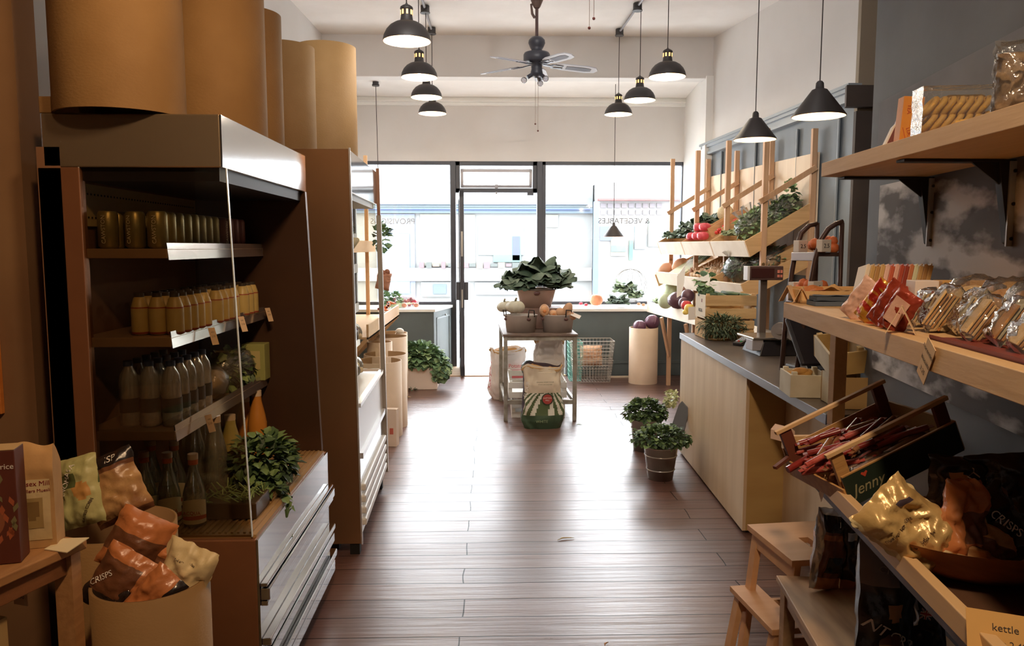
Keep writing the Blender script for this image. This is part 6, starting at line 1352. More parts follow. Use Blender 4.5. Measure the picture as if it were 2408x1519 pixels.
us, uA, uN = shelf('beech_shelf', 'upper thick beech shelf on black brackets along the grey wall', (1932, 384), (2408, 239), ZU, .044)
for (y, k) in ((2.52, 0), (2.02, 1), (1.40, 2)):
    x = bw(y) - .014; br_ = obj('bracket', B().box(x - .30, x, y - .045, y - .005, ZU - .052, ZU - .045).prism([(x, ZU - .05), (x - .05, ZU - .05), (x - .014, ZU - .26), (x, ZU - .27)], 1, y - .045, y - .02).prism([(x, ZU - .05), (x - .12, ZU - .05), (x - .012, ZU - .13), (x, ZU - .13)], 1, y - .036, y - .030), mat('black_bracket', (34, 30, 30), .5), us, .001, world=True)
    st_ = obj('bracket_strip', B().box(x - .022, x + .002, y - .050, y - .045, ZU - .27, ZU - .05), mat('pale_steel_strip', (190, 192, 196), .4, .5), br_, world=True)
    sc2 = B()
    for z in (.075, .16, .25): sc2.cyl((x - .010, y - .053, ZU - z), (x - .010, y - .050, ZU - z), .005, n=8)
    obj('screw', sc2, mat('dark_screw', (60, 58, 58), .4, .6), br_, world=True)
ms, mA, mN = shelf('beech_shelf', 'middle beech shelf loaded with wrapped bars and biscuit bags', (1843, 711), (2408, 875), ZM, .046)
ZB = ZL - .035; ZBOT = ZB - .02
ls, lA, lN = shelf('beech_shelf', 'lower shelf with a raised beech front board holding a crate and a bowl', (1838, 1022), (2335, 1519), ZL, .0001)
bpy.data.objects.remove(ls.children[0])
dl = (lN - lA).normalized(); ldn = Vector((dl.y, -dl.x, 0)); ldn = ldn if ldn.x > 0 else -ldn
i0, i1 = lA + ldn * .022, lN + ldn * .022
obj('front_board', B().prism([(lA.x, lA.y), (lN.x, lN.y), (i1.x, i1.y), (i0.x, i0.y)], 2, ZL - .040, ZL), SHD, ls, .002, world=True)
obj('shelf_bottom', B().prism([(i0.x, i0.y), (i1.x, i1.y), (bw(i1.y) - .02, i1.y), (bw(i0.y) - .02, i0.y)], 2, ZB - .04, ZB - .02), mat('dark_shelf_bottom', (92, 62, 42), .6), ls, world=True)
obj('end_board', B().prism([(i0.x, i0.y), (bw(i0.y) - .02, i0.y), (bw(i0.y) - .02, i0.y - .018), (i0.x, i0.y - .018)], 2, ZB, ZL), SHD, ls, world=True)
for y in (2.30, 1.2): obj('support', B().box(bw(y) - .09, bw(y) - .02, y - .02, y + .02, .62, ZB - .04), SHW, ls, world=True)
obj('shelf_post', B().box(1.09, 1.13, 2.36, 2.40, ZL, ZM - .047), SHW, ls, .002, world=True)
def mfront(y, z=None): k = (mA.y - y) / (mA.y - mN.y); return mA.x + (mN.x - mA.x) * k
def ufront(y): k = (uA.y - y) / (uA.y - uN.y); return uA.x + (uN.x - uA.x) * k
def lfront(y): k = (lA.y - y) / (lA.y - lN.y); return lA.x + (lN.x - lA.x) * k
RB = math.atan2(mA.x - mN.x, mA.y - mN.y)   # heading of the shelves
def onM(px, py): return atz(px, py, ZM)
def hang(px, py, Y, w, h, rot, label, lines, m=None): p = at(px, py, Y); return ticket(p.x, p.y, p.z, w, h, rot, label, lines, m)
# price tickets
yT = 1.28; ticket(mfront(yT) - .004, yT, ZM + .004, .038, .078, (0, R(32), R(-98.5)), 'long handwritten ticket hanging from the middle shelf edge', ('florentine', 'biscuits', '3.25'))
t = thing('tent_ticket', 'folded handwritten ticket leaning on the wrapped bars at the middle shelf edge', 'ticket', (onM(2083, 783).x, onM(2083, 783).y, ZM + .001), rot=(0, R(0), R(-30)))
obj('card', B().T(Matrix.Rotation(R(26), 4, 'Y')).box(-.0006, .0006, -.02, .02, 0, .06).T(Matrix.Translation((.052, 0, 0)) @ Matrix.Rotation(R(-26), 4, 'Y')).box(-.0006, .0006, -.02, .02, 0, .06), TICK, t)
text('nougat', .011, INK, t, (.012, 0, .03), (R(64), 0, R(-90)), 'handwriting', 0)
yT = 1.80; ticket(lfront(yT) - .004, yT, ZL + .004, .026, .075, (0, R(36), R(-98.5)), 'buff handwritten ticket hanging from the lower shelf front board', ('salami', '4.95'))
t = thing('price_card', 'gold kraft price card at the bottom right corner of the lower shelf', 'ticket', tuple(at(2365, 1500, 1.05)), rot=(R(-35), 0, R(-25)))
obj('card', B().box(-.05, .05, -.0008, .0008, -.05, .035), mat('gold_kraft_card', (206, 156, 84), .7), t); text('kettle', .015, INK, t, (0, -.0015, .012), (PI / 2, 0, 0), 'handwriting', 0); text('chips 2.40', .013, INK, t, (0, -.0015, -.01), (PI / 2, 0, 0), 'handwriting', 0)
# ---- upper shelf
p = at(2092, 330, 2.20); u_y = 2.20
t = thing('chocolate_bar', 'dark red slim carton leaning at the far end of the upper shelf', 'food', (ufront(2.12) + .035, 2.12, ZU + .001), rot=(0, R(22), R(-20)))
obj('carton', B().box(-.0, .022, -.035, .035, 0, .085), mat('dark_red_carton2', (112, 52, 44), .4), t, .001); obj('flap', B().box(-.004, 0, -.034, .034, .0, .06), mat('white_flap', (226, 214, 200), .6), t)
t = thing('cracker_box', 'orange box lettered in red, standing behind the dark red carton', 'box', (ufront(2.03) + .055, 2.03, ZU + .001), rot=(R(0), R(4), R(-8)))
obj('carton', B().box(-.026, .026, -.02, .02, 0, .118), mat('orange_carton', (222, 144, 60), .5, col2=(212, 134, 52), ns=20), t, .001)
for (s_, x, z, sz) in (('CHEDDAR', .010, .078, .016), ('TEA', -.010, .085, .014)): text(s_, sz, mat('brick_red_lettering', (190, 78, 50), .5), t, (x, -.0206, z), (PI / 2, R(90), 0))
text('LUCK', .013, MATS['brick_red_lettering'], t, (-.004, -.0206, .022), (PI / 2, R(72), 0))
obj('red_stamp', B().T(Matrix.Translation((-.004, -.0204, .022)) @ Matrix.Rotation(R(-72 + 54), 4, 'Y')).box(-.012, -.0105, -.0003, 0, -.02, .02).box(.0105, .012, -.0003, 0, -.02, .02), MATS['brick_red_lettering'], t)
rb2 = thing('biscuit_pack', 'clear pack of overlapping ring biscuits on the upper shelf', 'biscuits', (ufront(1.86) + .09, 1.86, ZU + .001), rot=(0, 0, R(-8)))
RG = mat('golden_biscuit', (214, 168, 84), .6, col2=(198, 148, 66), ns=30)
bb2 = B()
for r_ in range(2):
    for k in range(7):
        M_ = Matrix.Translation((-.06 + k * .020, .0 - r_ * .003, .028 + r_ * .036)) @ Matrix.Rotation(R(-52), 4, 'Y')
        pts = [tuple(M_ @ Vector((.024 * math.cos(a_ * PI / 9), .020 * math.sin(a_ * PI / 9), 0))) for a_ in range(19)]
        bb2.tube(pts, .0075, 7)
obj('biscuits', bb2, RG, rb2); obj('back_biscuits', B().box(-.02, .075, .0, .03, .004, .095), RG, rb2, .01)
obj('wrapper', B().grid(lambda u, v: (-.085 + .18 * u, -.03 - .006 * noise.noise(Vector((u * 6, v * 6, 1))), .11 * v), 12, 8).grid(lambda u, v: (-.085 + .18 * u, .035, .11 * v), 4, 4).grid(lambda u, v: (-.085 + .004 * noise.noise(Vector((3, u * 5, v * 5))), -.03 + .065 * u, .11 * v), 5, 6).grid(lambda u, v: (-.085 + .18 * u, -.03 + .065 * v, .11), 4, 2), CELLO, rb2)
tb2 = thing('bean_bag', 'tall clear bag with a brown paper label at the right end of the upper shelf', 'bag', tuple(Vector((ufront(1.62) + .085, 1.60, ZU + .001))), rot=(0, 0, R(-22)))
obj('contents', bag(B(), bagfn(.085, .13, .045, 61, .006)), mat('dark_dried_beans', (110, 80, 56), .6, col2=(168, 136, 100), ns=40), tb2)
obj('clear_bag', bag(B(), bagfn(.098, .155, .058, 62, .010)), CELLO, tb2)
lb_ = obj('label', B().box(.006, .046, -.034, -.032, .045, .135), mat('tan_label', (190, 138, 74), .6), tb2); text('Cannellini', .013, INK, tb2, (.018, -.0346, .085), (PI / 2, R(-90), 0)); obj('label_foot', B().box(.006, .046, -.0345, -.0335, .01, .045), mat('dark_brown_label', (88, 50, 34), .6), lb_)
cb2 = thing('biscuit_pieces', 'small heap of biscuit pieces on the upper shelf between the packs', 'biscuits', (ufront(1.70) + .05, 1.72, ZU))
b = B(); random.seed(5)
for k in range(9): b.cb((rnd(-.03, .03), rnd(-.02, .02), .004 + rnd(0, .004)), (.012, .010, .006), 0, Matrix.Rotation(rnd(0, 3), 3, 'Z'))
obj('pieces', b, RG, cb2)

# ---- middle shelf
tw = thing('wooden_tray', 'shallow wooden tray at the far end of the middle shelf', 'tray', (mfront(2.34) + .13, 2.31, ZM + .001), -RB * .4)
obj('tray', B().box(-.10, .16, -.055, .055, 0, .008).box(-.10, .16, -.055, -.05, 0, .036).box(-.10, .16, .05, .055, 0, .045).box(-.10, -.094, -.055, .055, 0, .04).box(.154, .16, -.055, .055, 0, .04), CR, tw, .001)
cl = thing('cloth', 'folded blue grey cloths on the shelf in front of the wooden tray', 'cloth', (mfront(2.17) + .14, 2.18, ZM + .001), -RB * .4)
obj('fold', B().grid(lambda u, v: (-.09 + .2 * u, -.035 + .07 * v, .014 + .004 * noise.noise(Vector((u * 5, v * 5, 0)))), 14, 6).box(-.09, .11, -.035, .035, 0, .012), mat('blue_grey_cloth', (88, 100, 116), .9), cl)
obj('fold', B().grid(lambda u, v: (-.085 + .19 * u, -.03 + .06 * v, .028 + .003 * noise.noise(Vector((u * 5, v * 5, 4)))), 14, 6).box(-.085, .105, -.03, .03, .014, .026), mat('slate_cloth', (74, 84, 98), .9), cl)
on = thing('paper_net', 'crumpled tan paper and orange net in the wooden tray', 'packaging', (mfront(2.34) + .11, 2.32, ZM + .012))
obj('crumple', B().grid(lambda u, v: (-.08 + .2 * u, -.035 + .07 * v, .018 + .018 * noise.noise(Vector((u * 5, v * 5, 7))) + .01 * math.sin(PI * u)), 20, 12, lambda u, v: 1 if u < .45 else 0, False), [KR, ORP], on)
for k, (dx, dy, lb) in enumerate(((.03, -.015, 'folded tent ticket standing on the corner of the middle shelf, nearest the edge'), (-.005, .05, 'folded tan tent ticket behind the nearer one at the shelf corner'))):
    t = thing('tent_ticket', lb, 'ticket', (mfront(2.28) + .03 + dx * .4, 2.28 + dy, ZM + .001), rot=(0, 0, R(-25 - 20 * k)))
    obj('card', B().prism([(-.026, 0), (0, .05), (.026, 0), (.024, 0), (0, .047), (-.024, 0)], 1, -.016, .016), TICK, t)
# row of thin wrapped bars standing upright
cols = [(232, 218, 196), (196, 160, 100), (178, 136, 84), (206, 168, 110), (230, 190, 176), (196, 96, 70), (226, 176, 160), (176, 76, 56), (150, 62, 48), (196, 120, 80), (206, 206, 170), (190, 150, 96), (176, 132, 80), (206, 166, 104)]
for k, c in enumerate(cols):
    t = thing('chocolate_slab', 'slim upright chocolate slab in the leaning row at the back of the middle shelf, ' + ('cream spine first of the row' if k == 0 else 'wrapper %s' % ('ochre', 'tan', 'honey', 'pale pink', 'brick red', 'soft pink', 'rust red', 'dark red', 'copper', 'sage cream', 'mustard', 'brown tan', 'gold end piece')[k - 1]), 'chocolate',
              (onM(2006, 722).x + k * .0148, onM(2006, 722).y + k * .002, ZM + .001), rot=(R(-10), R(14), R(-6)), group='row of upright slabs on the middle shelf')
    obj('bar', B().box(0, .0125, -.03, .03, 0, .120 - .002 * (k % 3)), mat('slab_wrapper_%s' % 'abcdefghijklmn'[k], c, .45), t, .0015)
    obj('seal', B().box(.004, .007, -.031, .031, .117, .122), MATS['slab_wrapper_' + 'abcdefghijklmn'[k]], t)
GRD = mat('gold_red_foil', (206, 150, 60), .25, .4, col2=(176, 50, 36), ns=(14, 14, 60), ramp=(.48, .52), bump=.2, bs=40)
PKF = mat('rosy_cellophane', (206, 160, 140), .25, col2=(226, 186, 166), ns=20, bump=.3, bs=40)
BRF = mat('brick_foil', (156, 62, 42), .25, .2, col2=(126, 44, 32), ns=16, bump=.3, bs=40)
def slab(label, px, py, w, h, t_, rot, m, m2=None, z=.001):
    p = onM(px, py); y = p.y; t = thing('wrapped_bar', label, 'chocolate', (p.x, p.y, ZM + z), rot=rot)
    obj('wrapper', bag(B(), bagfn(w, h, t_, int(y * 100), .004, 0)), m, t)
    if m2: obj('label', B().box(-w * .3, w * .3, -t_ / 2 - .003, -t_ / 2 - .002, h * .2, h * .8), m2, t)
    return t
slab('rosy clear wrapped bar leaning first at the shelf edge', 1998, 750, .07, .105, .014, (R(-4), R(36), R(-62)), PKF)
slab('gold and red foil bar leaning on the rosy one', 2030, 759, .065, .105, .016, (R(-4), R(36), R(-66)), GRD)
slab('dark brick red bar leaning beside the gold foil bar', 2060, 768, .065, .105, .018, (R(-4), R(34), R(-68)), BRF)
slab('brick red bar with a pale seam leaning last of the row', 2088, 776, .06, .09, .016, (R(-4), R(30), R(-66)), BRF, PKF)
for k in range(4): slab(('upright brick red pouch behind the leaning bars, left', 'upright brick red pouch with a white top behind the leaning bars', 'upright brick red pouch third behind the leaning bars', 'upright brick red pouch nearest the white box')[k], 2070 + 19 * k, 744 + 3 * k, .045, .078, .018, (R(-5), R(8), R(-30)), BRF)
wbx = thing('window_box', 'white carton with a tapered window showing dark red fruit pieces', 'box', (onM(2186, 757).x, onM(2186, 757).y + .02, ZM + .001), R(-8))
for k in range(4):
    o_ = .036 * k
    if k: wbx2 = thing('window_box', 'honey coloured carton standing %s behind the white window box' % ('directly', 'second', 'third')[k - 1], 'box', (onM(2186, 757).x + .060 * k, onM(2186, 757).y + .02 - .004 * k, ZM + .001), R(-8))
    else: wbx2 = wbx
    obj('carton', B().box(-.033, .018, -.022, .03, 0, .092), (mat('white_carton_face', (236, 220, 210), .45), mat('honey_carton', (206, 158, 92), .5), mat('dark_honey_carton', (196, 146, 84), .5), mat('honey_carton', (206, 158, 92)))[k], wbx2, .001)
obj('window', B().prism([(-.026, .012), (.011, .012), (.007, .07), (-.020, .07)], 1, -.0232, -.022), mat('dark_red_pieces', (128, 50, 44), .35, col2=(166, 76, 60), ns=70), wbx)
obj('carton_side', B().box(.018, .0185, -.022, .03, 0, .092), MATS['honey_carton'], wbx)
# clear bags of biscuits
BIS = [mat('pale_biscuit', (226, 190, 134), .6, col2=(208, 166, 106), ns=40), mat('amber_biscuit', (196, 140, 74), .6, col2=(170, 112, 56), ns=30), mat('grey_green_wafer', (186, 178, 150), .6)]
def bisbag(label, y, off, w, h, rot, seed, kind, n=4):
    t = thing('biscuit_bag', label, 'biscuits', (mfront(y) + off, y, ZM + .002), rot=rot); random.seed(seed); b = B()
    for k in range(n): b.T(Matrix.Translation(((k - n / 2) * .006, 0, .01)) @ Matrix.Rotation(rnd(-.12, .12), 4, 'X')).box(0, .0042, -w * .38, w * .38, 0, h * rnd(.66, .74), (kind + (k % 2)) % 3)
    obj('biscuits', b, BIS, t, .001)
    f = bagfn(w, h, n * .007 + .014, seed, .009, .02); f2 = lambda u, v, s_: (f(u, v, s_)[1], f(u, v, s_)[0], f(u, v, s_)[2])
    obj('clear_bag', bag(B(), f2, nu=12, nv=14), CELLO, t); return t
bisbag('clear biscuit bag with a curved dark patterned top beside the window box', 1.60, .105, .07, .085, (0, R(22), R(-35)), 5, 2)
bisbag('clear bag of thin pale biscuits leaning at the middle of the shelf edge', 1.50, .085, .07, .105, (0, R(30), R(-28)), 6, 0, 6)
bisbag('clear bag of grey wafers leaning right of the thin biscuits', 1.44, .115, .07, .10, (0, R(26), R(-30)), 7, 2, 4)
bisbag('clear bag of golden flat biscuits behind the hanging ticket', 1.34, .085, .07, .095, (0, R(32), R(-24)), 8, 0, 5)
bisbag('clear bag of amber biscuits with a bright crease', 1.26, .095, .07, .095, (0, R(30), R(-24)), 9, 1, 5)
bisbag('clear bag of golden biscuits near the right edge of the middle shelf', 1.18, .085, .07, .085, (0, R(34), R(-20)), 10, 0, 5)
bisbag('clear bag of round amber biscuits cut by the right edge', 1.10, .090, .075, .08, (0, R(36), R(-20)), 11, 1, 4)
for k, (y, off, lb) in enumerate(((1.62, .24, 'puffed clear bag at the back of the shelf by the window box'), (1.50, .25, 'puffed clear bag in the middle of the back row'), (1.40, .26, 'puffed clear bag third along the back row'), (1.29, .25, 'puffed clear bag at the right of the back row'), (1.20, .24, 'puffed clear bag with grey folds at the right edge'))):
    t = thing('biscuit_bag', lb, 'biscuits', (mfront(y) + off, y, ZM + .002), rot=(0, 0, R(20 * k)))
    obj('biscuits', B().sph((0, 0, .045), .045, 14, sc=(1, 1.1, .9)), BIS[k % 3], t); obj('clear_bag', B().sph((0, 0, .055), .058, 18, fn=lambda d, a, t_: 1 + .22 * noise.noise(d * 3.5 + Vector((k * 3, 0, 0))), sc=(1, 1.1, .95)), CELLO, t)
rt = thing('red_tray', 'thin dark red cardboard tray under the front biscuit bags', 'tray', (mfront(1.25) + .1, 1.25, ZM + .0005), -RB)
obj('tray', B().box(-.065, .07, -.28, .12, 0, .003).box(-.065, -.062, -.28, .12, 0, .008), mat('dark_red_tray', (120, 48, 36), .5), rt)

# ---- tilted crate of salami sticks on the lower shelf
MC = Matrix.Translation((.838, 1.70, 1.000)) @ Matrix.Rotation(R(8), 4, 'Z') @ Matrix.Rotation(R(-23), 4, 'Y')
fc = bpy.data.objects.new('salami_crate', None); C.objects.link(fc); fc.location = MC.translation; fc.rotation_euler = MC.to_euler(); fc.empty_display_size = .05
tag(fc, 'tilted open wooden crate with raised handles and a dark green lettered side', 'crate')
CW_ = wood('honey_crate_wood', (196, 150, 92), (176, 130, 76), 0); CDK = mat('dark_stained_wood', (104, 54, 36), .6); GRS = mat('bottle_green_print', (40, 50, 38), .5)
Lc, Wc, Hc = .31, .26, .075
obj('crate_floor', B().box(0, Lc, 0, Wc, 0, .006), CW_, fc)
sdd = obj('printed_side', B().box(0, Lc, -.004, 0, 0, Hc), GRS, fc)
obj('top_edge', B().box(0, Lc, -.0045, .0015, Hc, Hc + .003), CW_, sdd)
text('Jenny', .038, mat('faded_cream_print', (150, 140, 104), .6), fc, (.055, -.0046, .032), (PI / 2, 0, 0), shear=.35)
obj('red_heart', B().add([(.055 + .009 * s_, -.0046, .062 + z) for s_, z in ((0, -.008), (1, .002), (.7, .006), (0, .003), (-.7, .006), (-1, .002))], [tuple(range(6))]), mat('heart_red', (196, 76, 52), .5), fc)
obj('side_board', B().box(0, Lc, Wc, Wc + .004, 0, Hc), CW_, fc); obj('side_board', B().box(0, Lc, .0, .003, .0, Hc - .002), CW_, fc)
obj('end_board', B().box(-.005, 0, 0, Wc, 0, .045), CW_, fc); obj('end_board', B().box(Lc, Lc + .005, 0, Wc, 0, Hc), mat('pale_end_board', (206, 196, 170), .6), fc)
for (x, y) in ((.0, .012), (Lc - .03, .012), (.0, Wc - .022), (Lc - .03, Wc - .022)):
    obj('post', B().box(x, x + .032, y, y + .012, 0, Hc + .052), CDK if x > 0 or y > .1 else CW_, fc, .001)
for y in (.006, Wc - .026): obj('top_rail', B().box(-.012, Lc + .01, y, y + .012, Hc + .052, Hc + .062), SHD, fc, .001)
obj('loose_slat', B().T(Matrix.Translation((-.05, Wc - .04, .05)) @ Matrix.Rotation(R(20), 4, 'Z')).box(0, .09, 0, .012, 0, .008), CDK, fc)
SALR = mat('dark_red_salami', (140, 44, 38), .3, col2=(110, 34, 30), ns=30, coat=.5); SALB = mat('brown_salami', (150, 104, 70), .3, col2=(120, 78, 52), ns=30, coat=.5); SALP = mat('pink_snack_sleeve', (190, 96, 84), .35, col2=(160, 60, 52), ns=60)
random.seed(88)
for k in range(64):
    x, y, z = rnd(.03, .22), rnd(.05, .23), .012 + (k % 5) * .013; L_ = rnd(.06, .11); m_ = (SALR, SALR, SALP, SALB)[k % 4]
    w = Matrix(MC) @ Vector((x, y, z + .02)); e = (MC.to_3x3() @ Matrix.Rotation(R(rnd(-35, 45)), 3, 'Z')).to_euler()
    t = thing('salami_stick', 'thin ' + {0: 'dark red', 1: 'dark red', 2: 'pink sleeved', 3: 'brown'}[k % 4] + ' snack stick in the heap inside the tilted crate', 'snack', tuple(w), rot=tuple(e), group=('dark red', 'dark red', 'pink sleeved', 'brown')[k % 4] + ' snack sticks in the tilted crate')
    obj('stick', B().cyl((-L_ / 2, 0, 0), (L_ / 2, 0, 0), .0075, n=10), m_, t); obj('wrapper_end', B().box(L_ / 2, L_ / 2 + .012, -.007, .007, -.0006, .0006).box(-L_ / 2 - .012, -L_ / 2, -.007, .007, -.0006, .0006), m_, t)
for (x, y, L_, r_, a, m_, lb) in ((.11, .052, .13, .015, 8, SALB, 'fat brown salami in clear wrap lying across the front of the tilted crate'), (.20, .040, .12, .013, 4, SALB, 'long brown salami along the printed side at the back of the crate'), (.095, .022, .10, .0165, -2, SALB, 'stubby brown salami shining beside the printed side, front end'), (.15, .08, .12, .012, 14, SALR, 'long dark red salami in the middle of the crate')):
    w = MC @ Vector((x, y, .052)); t = thing('salami', lb, 'snack', tuple(w), rot=tuple((MC.to_3x3() @ Matrix.Rotation(R(a), 3, 'Z')).to_euler()))
    obj('meat', B().tube([(-L_ / 2, 0, 0), (-L_ / 2 + .006, 0, 0), (L_ / 2 - .006, 0, 0), (L_ / 2, 0, 0)], [r_ * .5, r_, r_, r_ * .5], 14), m_, t)
    obj('clear_wrap', B().tube([(-L_ / 2 - .012, 0, 0), (-L_ / 2, 0, 0), (L_ / 2, 0, 0), (L_ / 2 + .012, 0, 0)], [r_ * .4, r_ * 1.14, r_ * 1.12, r_ * .5], 12), CELLO, t)
t = thing('salami', 'thin white speckled salami standing up out of the crate', 'snack', tuple(MC @ Vector((.13, .14, .06))), rot=tuple((MC.to_3x3() @ Matrix.Rotation(R(62), 3, 'Z') @ Matrix.Rotation(R(-20), 3, 'Y')).to_euler()))
obj('meat', B().cyl((-.03, 0, 0), (.045, 0, .0), .0075, n=10), mat('white_speckled_skin', (214, 196, 180), .5, col2=(150, 110, 96), ns=90), t)
for (x, y, lb) in ((.015, .20, 'dark red stick jutting over the low end of the crate'), (.02, .12, 'pink printed stick pointing out at the low corner of the crate')):
    t = thing('salami_stick', lb, 'snack', tuple(MC @ Vector((x, y, .05))), rot=tuple((MC.to_3x3() @ Matrix.Rotation(R(8 if y > .15 else -38), 3, 'Z')).to_euler()))
    obj('stick', B().cyl((-.05, 0, 0), (.05, 0, 0), .009, n=10), SALR if y > .15 else SALP, t)
single('cream_carton', B().prism([(-.02, 0), (.02, 0), (.02, .03), (0, .045), (-.02, .03)], 1, -.03, .03), mat('pinkish_carton', (226, 196, 176), .6), 'small pinkish gabled carton behind the far corner of the tilted crate', 'box', (.86 + .06, 2.33, ZB + .001), (0, 0, R(30)))

# ---- bowl of crisp packets
nb_ = atz(2300, 1320, ZB - .018 + .082)
bw_ = thing('wooden_bowl', 'wide brown wooden bowl full of crisp packets on the lower shelf', 'bowl', (nb_.x + .12, nb_.y + .172, ZB - .018), R(4))
obj('bowl', B().lathe([(.001, 0), (.11, 0), (.16, .03), (.196, .078), (.202, .082), (.190, .077), (.15, .034), (.001, .012)], n=64, sx=1.12, sy=.86), wood('reddish_bowl_wood', (186, 120, 72), (166, 104, 60), 0), bw_)
def bg2(label, px, py, Y, rot, w, h, t_, mats, zone, seed, texts=(), crum=.012):
    p = at(px, py, Y); return mkbag('crisp_bag', label, 'snack', tuple(p), rot, w, h, t_, mats, zone, seed, texts, crum)
GLD = mat('pale_gold_packet', (206, 172, 112), .3, .25, bump=.35, bs=28, col2=(184, 148, 92), ns=9)
bg2('large pale gold crisp packet hanging over the front of the bowl', 2215, 1318, nb_.y + .10, (R(-18), R(-44), R(6)), .13, .165, .06, [GLD, mat('dark_violet_code', (70, 56, 64), .5), CRP], lambda u, v: 1 if .62 < u < .82 and .74 < v < .81 else (2 if u < .05 else 0), 71, (('nutrition per 100g', .009, DKL, -.02, .10), ('best before end', .008, DKL, .0, .06)), .018)
bg2('orange and brown crisp packet standing in the middle of the bowl', 2262, 1322, nb_.y + .08, (R(-10), R(8), R(12)), .08, .15, .05, [ORP, BRP, CRP], lambda u, v: 1 if .25 < v < .62 and .3 < u < .85 else (2 if v < .12 else 0), 72)
bg2('black crisp packet with brown crisps pictured, behind the orange one', 2270, 1250, nb_.y + .24, (R(-10), R(4), R(-4)), .16, .15, .05, [BKP, ORP, mat('crisp_picture', (200, 150, 96), .5)], lambda u, v: 2 if ((u - .3) ** 2 + (v - .7) ** 2 < .012 or (u - .8) ** 2 + (v - .72) ** 2 < .015) else (1 if abs(u - .6) < .08 and .35 < v < .6 else 0), 73, (('NUT', .03, WHL, -.01, .10, R(60)),))
bg2('brown and cream crisp packet lettered CRISPS at the right of the bowl', 2372, 1330, nb_.y + .09, (R(-14), R(-28), R(-8)), .13, .14, .05, [BKP, CRP, BRP], lambda u, v: 1 if .40 < u < .50 else (2 if u < .3 else 0), 74, (('CRISPS', .022, WHL, .028, .075, R(-64)),))
bg2('tan crisp packet lying low in the front of the bowl', 2310, 1335, nb_.y + .07, (R(-20), R(30), R(0)), .11, .08, .05, [KR, BRP], ZC(.3, .6, 1), 75)
bg2('black crisp packet standing at the back right of the bowl by the wall', 2390, 1265, nb_.y + .22, (R(-8), R(-8), R(-12)), .15, .17, .05, [BKP, ORP, MATS['crisp_picture']], lambda u, v: 2 if ((u - .35) ** 2 * 2 + (v - .45) ** 2 < .012) else 0, 76)

# ---- bench with crisp packets, below the shelf
BN = wood('worn_pale_bench', (206, 168, 124), (150, 116, 84), 1, fine=16)
b0, b1 = atz(1825, 1352, .45), atz(1922, 1519, .45); bd2 = (b1 - b0).normalized(); bE = b0 + bd2 * 1.9; bnn = Vector((-bd2.y, bd2.x, 0)); bnn = bnn if bnn.x > 0 else -bnn
be = thing('bench', 'low worn wooden bench under the shelves holding dark crisp packets', 'bench', tuple(b0 + bnn * .2 + Vector((0, 0, -.45))))
q_ = [b0, bE, bE + bnn * .40, b0 + bnn * .40]
obj('bench_top', B().prism([(v.x, v.y) for v in q_], 2, .43, .45), BN, be, .003, world=True)
q2 = [b0 + bd2 * .03 + bnn * .02, bE + bnn * .02, bE + bnn * .04, b0 + bd2 * .03 + bnn * .04]; obj('apron', B().prism([(v.x, v.y) for v in q2], 2, .37, .43), BN, be, .002, world=True)
for (s_, o_) in ((.05, .03), (.05, .34), (1.8, .03), (1.8, .34)):
    c_ = b0 + bd2 * s_ + bnn * o_; obj('leg', B().box(c_.x - .02, c_.x + .02, c_.y - .02, c_.y + .02, 0, .43), BN, be, .002, world=True)
WIN = mat('copper_brown_packet', (128, 78, 50), .3, bump=.3, bs=30, col2=(96, 54, 36), ns=9)
def bp_(label, px, py, rot, w, h, t_, mats, zone, seed, texts=()):
    p = atz(px, py, .452); return mkbag('crisp_bag', label, 'snack', tuple(p), rot, w, h, t_, mats, zone, seed, texts, .012)
SLV = mat('silver_inside_foil', (214, 214, 218), .15, .7, bump=.4, bs=30)
bp_('copper brown crisp packet with dark panels standing on the bench end', 1938, 1385, (R(-6), R(9), R(10)), .115, .27, .075, [WIN, BKP, ORP, SLV], lambda u, v: 3 if u < .12 or v > .94 else (1 if (.22 < v < .45 and .3 < u < .8) or v > .72 else (2 if .62 < v < .70 or v < .16 else 0)), 81, (('J', .02, WHL, .01, .225),))
bp_('black crisp packet with a silver fold just behind the copper one', 2018, 1385, (R(-6), R(-4), R(-10)), .12, .27, .075, [BKP, ORP, SLV], lambda u, v: 1 if v < .15 else (2 if (v > .90 or (.62 < v < .72 and .2 < u < .45)) else 0), 82)
bgf = bp_('large black crisp sack with a small union flag, leaning on the bench', 2075, 1555, (R(-4), R(3), R(16)), .185, .36, .11, [BKP, mat('smoky_grey_print', (120, 112, 112), .35, bump=.3, bs=30), SLV, mat('biscuit_print', (196, 150, 104), .5)], lambda u, v: 1 if (v > .62 and u < .42) else (3 if ((u - .40) ** 2 + ((v - .44) * 1.8) ** 2 < .014) else 0), 83,
          (('NT CRISPS', .040, WHL, -.005, .085, R(-28)), ('CIOUS', .026, mat('grey_lettering', (150, 142, 136), .5), -.03, .27, R(-14))))
def flagf(u, v): return (.012 + .042 * u, -.064 - .002, .115 + .030 * v)
obj('union_flag', B().T(Matrix.Translation((.02, .004, .03)) @ Matrix.Rotation(R(14), 4, 'Y')).grid(lambda u, v: flagf(u, v), 18, 12, lambda u, v: 1 if abs(u - .5) < .06 or abs(v - .5) < .10 or abs(abs(u - .5) - abs(v - .5)) < .03 else (2 if abs(u - .5) < .12 or abs(v - .5) < .2 or abs(abs(u - .5) - abs(v - .5)) < .09 else 0), False), [mat('flag_navy', (60, 50, 84), .5), mat('flag_red', (196, 60, 50), .5), mat('flag_white', (230, 214, 204), .5)], bgf)
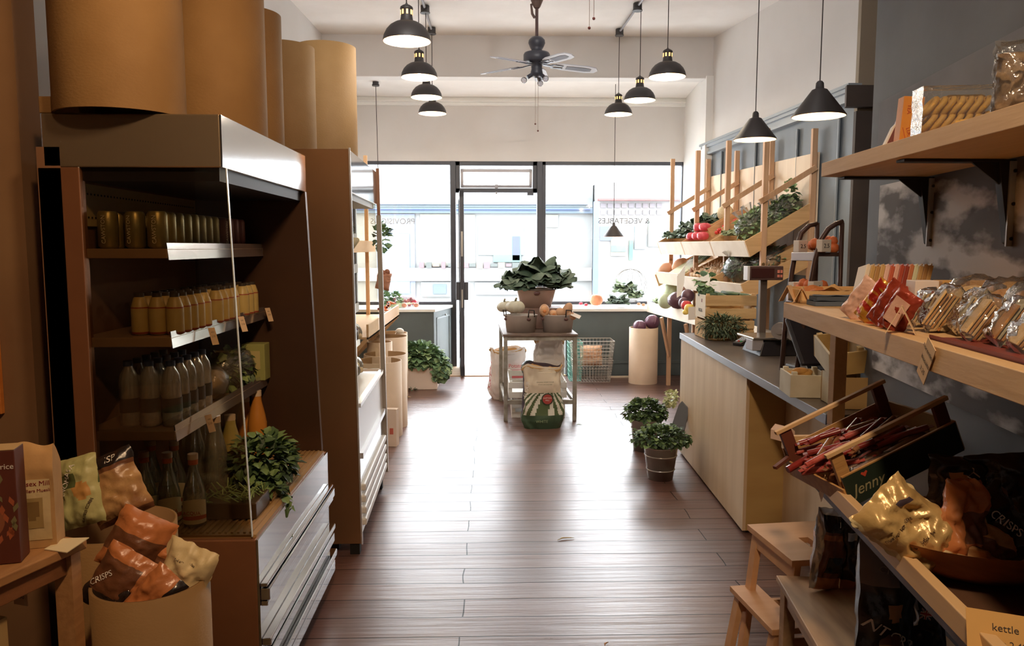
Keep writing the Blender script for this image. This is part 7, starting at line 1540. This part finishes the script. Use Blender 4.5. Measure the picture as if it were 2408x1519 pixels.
bp_('black crisp packet with bright silver creases right of the large sack', 2165, 1530, (R(-8), R(-8), R(-12)), .14, .24, .09, [BKP, SLV, ORP], lambda u, v: 1 if abs(u - .4 - .25 * (v - .5)) < .07 and v > .35 else 0, 84)
bp_('small kraft ended crisp packet at the bottom edge of the picture', 2110, 1590, (R(-30), R(20), R(20)), .11, .14, .05, [KR, BRP], ZC(.5, .8, 1), 85)

# ---- step stool
SW = mat('birch_stool', (214, 168, 124), .5, col2=(204, 156, 112), ns=(2, 16, 16))
s0, s1 = atz(1757, 1233, .50), atz(1808, 1314, .50); ang = math.atan2(s1.x - s0.x, s0.y - s1.y)
so = thing('step_stool', 'two step birch stool with a hand hole in its top, beside the counter', 'stool', (s0.x, s0.y, 0), -ang)
# local: +x towards the wall, -y towards the camera; the lower step lies on the -x side
Wd = (s0 - s1).length + .02
MS = None
top = B()
hx0, hx1, hy0, hy1 = .13, .17, -Wd / 2 - .07, -Wd / 2 + .02
for (x0, x1, y0, y1) in ((-.0, .30, -Wd, hy0), (0, .30, hy1, 0), (0, hx0, hy0, hy1), (hx1, .30, hy0, hy1)): top.box(x0, x1, y0, y1, .478, .50)
obj('top_step', top, SW, so)
obj('apron', B().box(.015, .035, -Wd + .03, -.03, .42, .478), SW, so, .002); obj('apron', B().box(.265, .285, -Wd + .03, -.03, .42, .478), SW, so, .002)
ls0 = atz(1690, 1350, .25); invS = (Matrix.Translation(so.location) @ Matrix.Rotation(-ang, 4, 'Z')).inverted(); lo = invS @ ls0
obj('lower_step', B().box(lo.x, .05, -Wd, .0, .228, .25), SW, so, .002)
for y in (-Wd + .02, -.045):
    obj('leg', B().bar((.0 - .02, y + .012, 0), (.03, y + .012, .48), .024, .045, up=(0, 1, 0)), SW, so, .002)
    obj('leg', B().bar((.31, y + .012, 0), (.27, y + .012, .48), .024, .045, up=(0, 1, 0)), SW, so, .002)
    obj('leg', B().bar((lo.x - .01, y + .012, 0), (lo.x + .03, y + .012, .23), .024, .045, up=(0, 1, 0)), SW, so, .002)
    obj('side_rail', B().box(lo.x + .02, .28, y + .002, y + .022, .16, .20), SW, so, .002)
obj('back_rail', B().box(.27, .29, -Wd + .03, -.03, .2, .24), SW, so)
cr2 = crate('dark_crate', 'dark low crate with a white torn edge under the bench by the stool', (b0.x + .14, b0.y - .30, .001), .34, .34, .20, mat('dark_brown_crate', (92, 62, 44), .7), 0, 1)
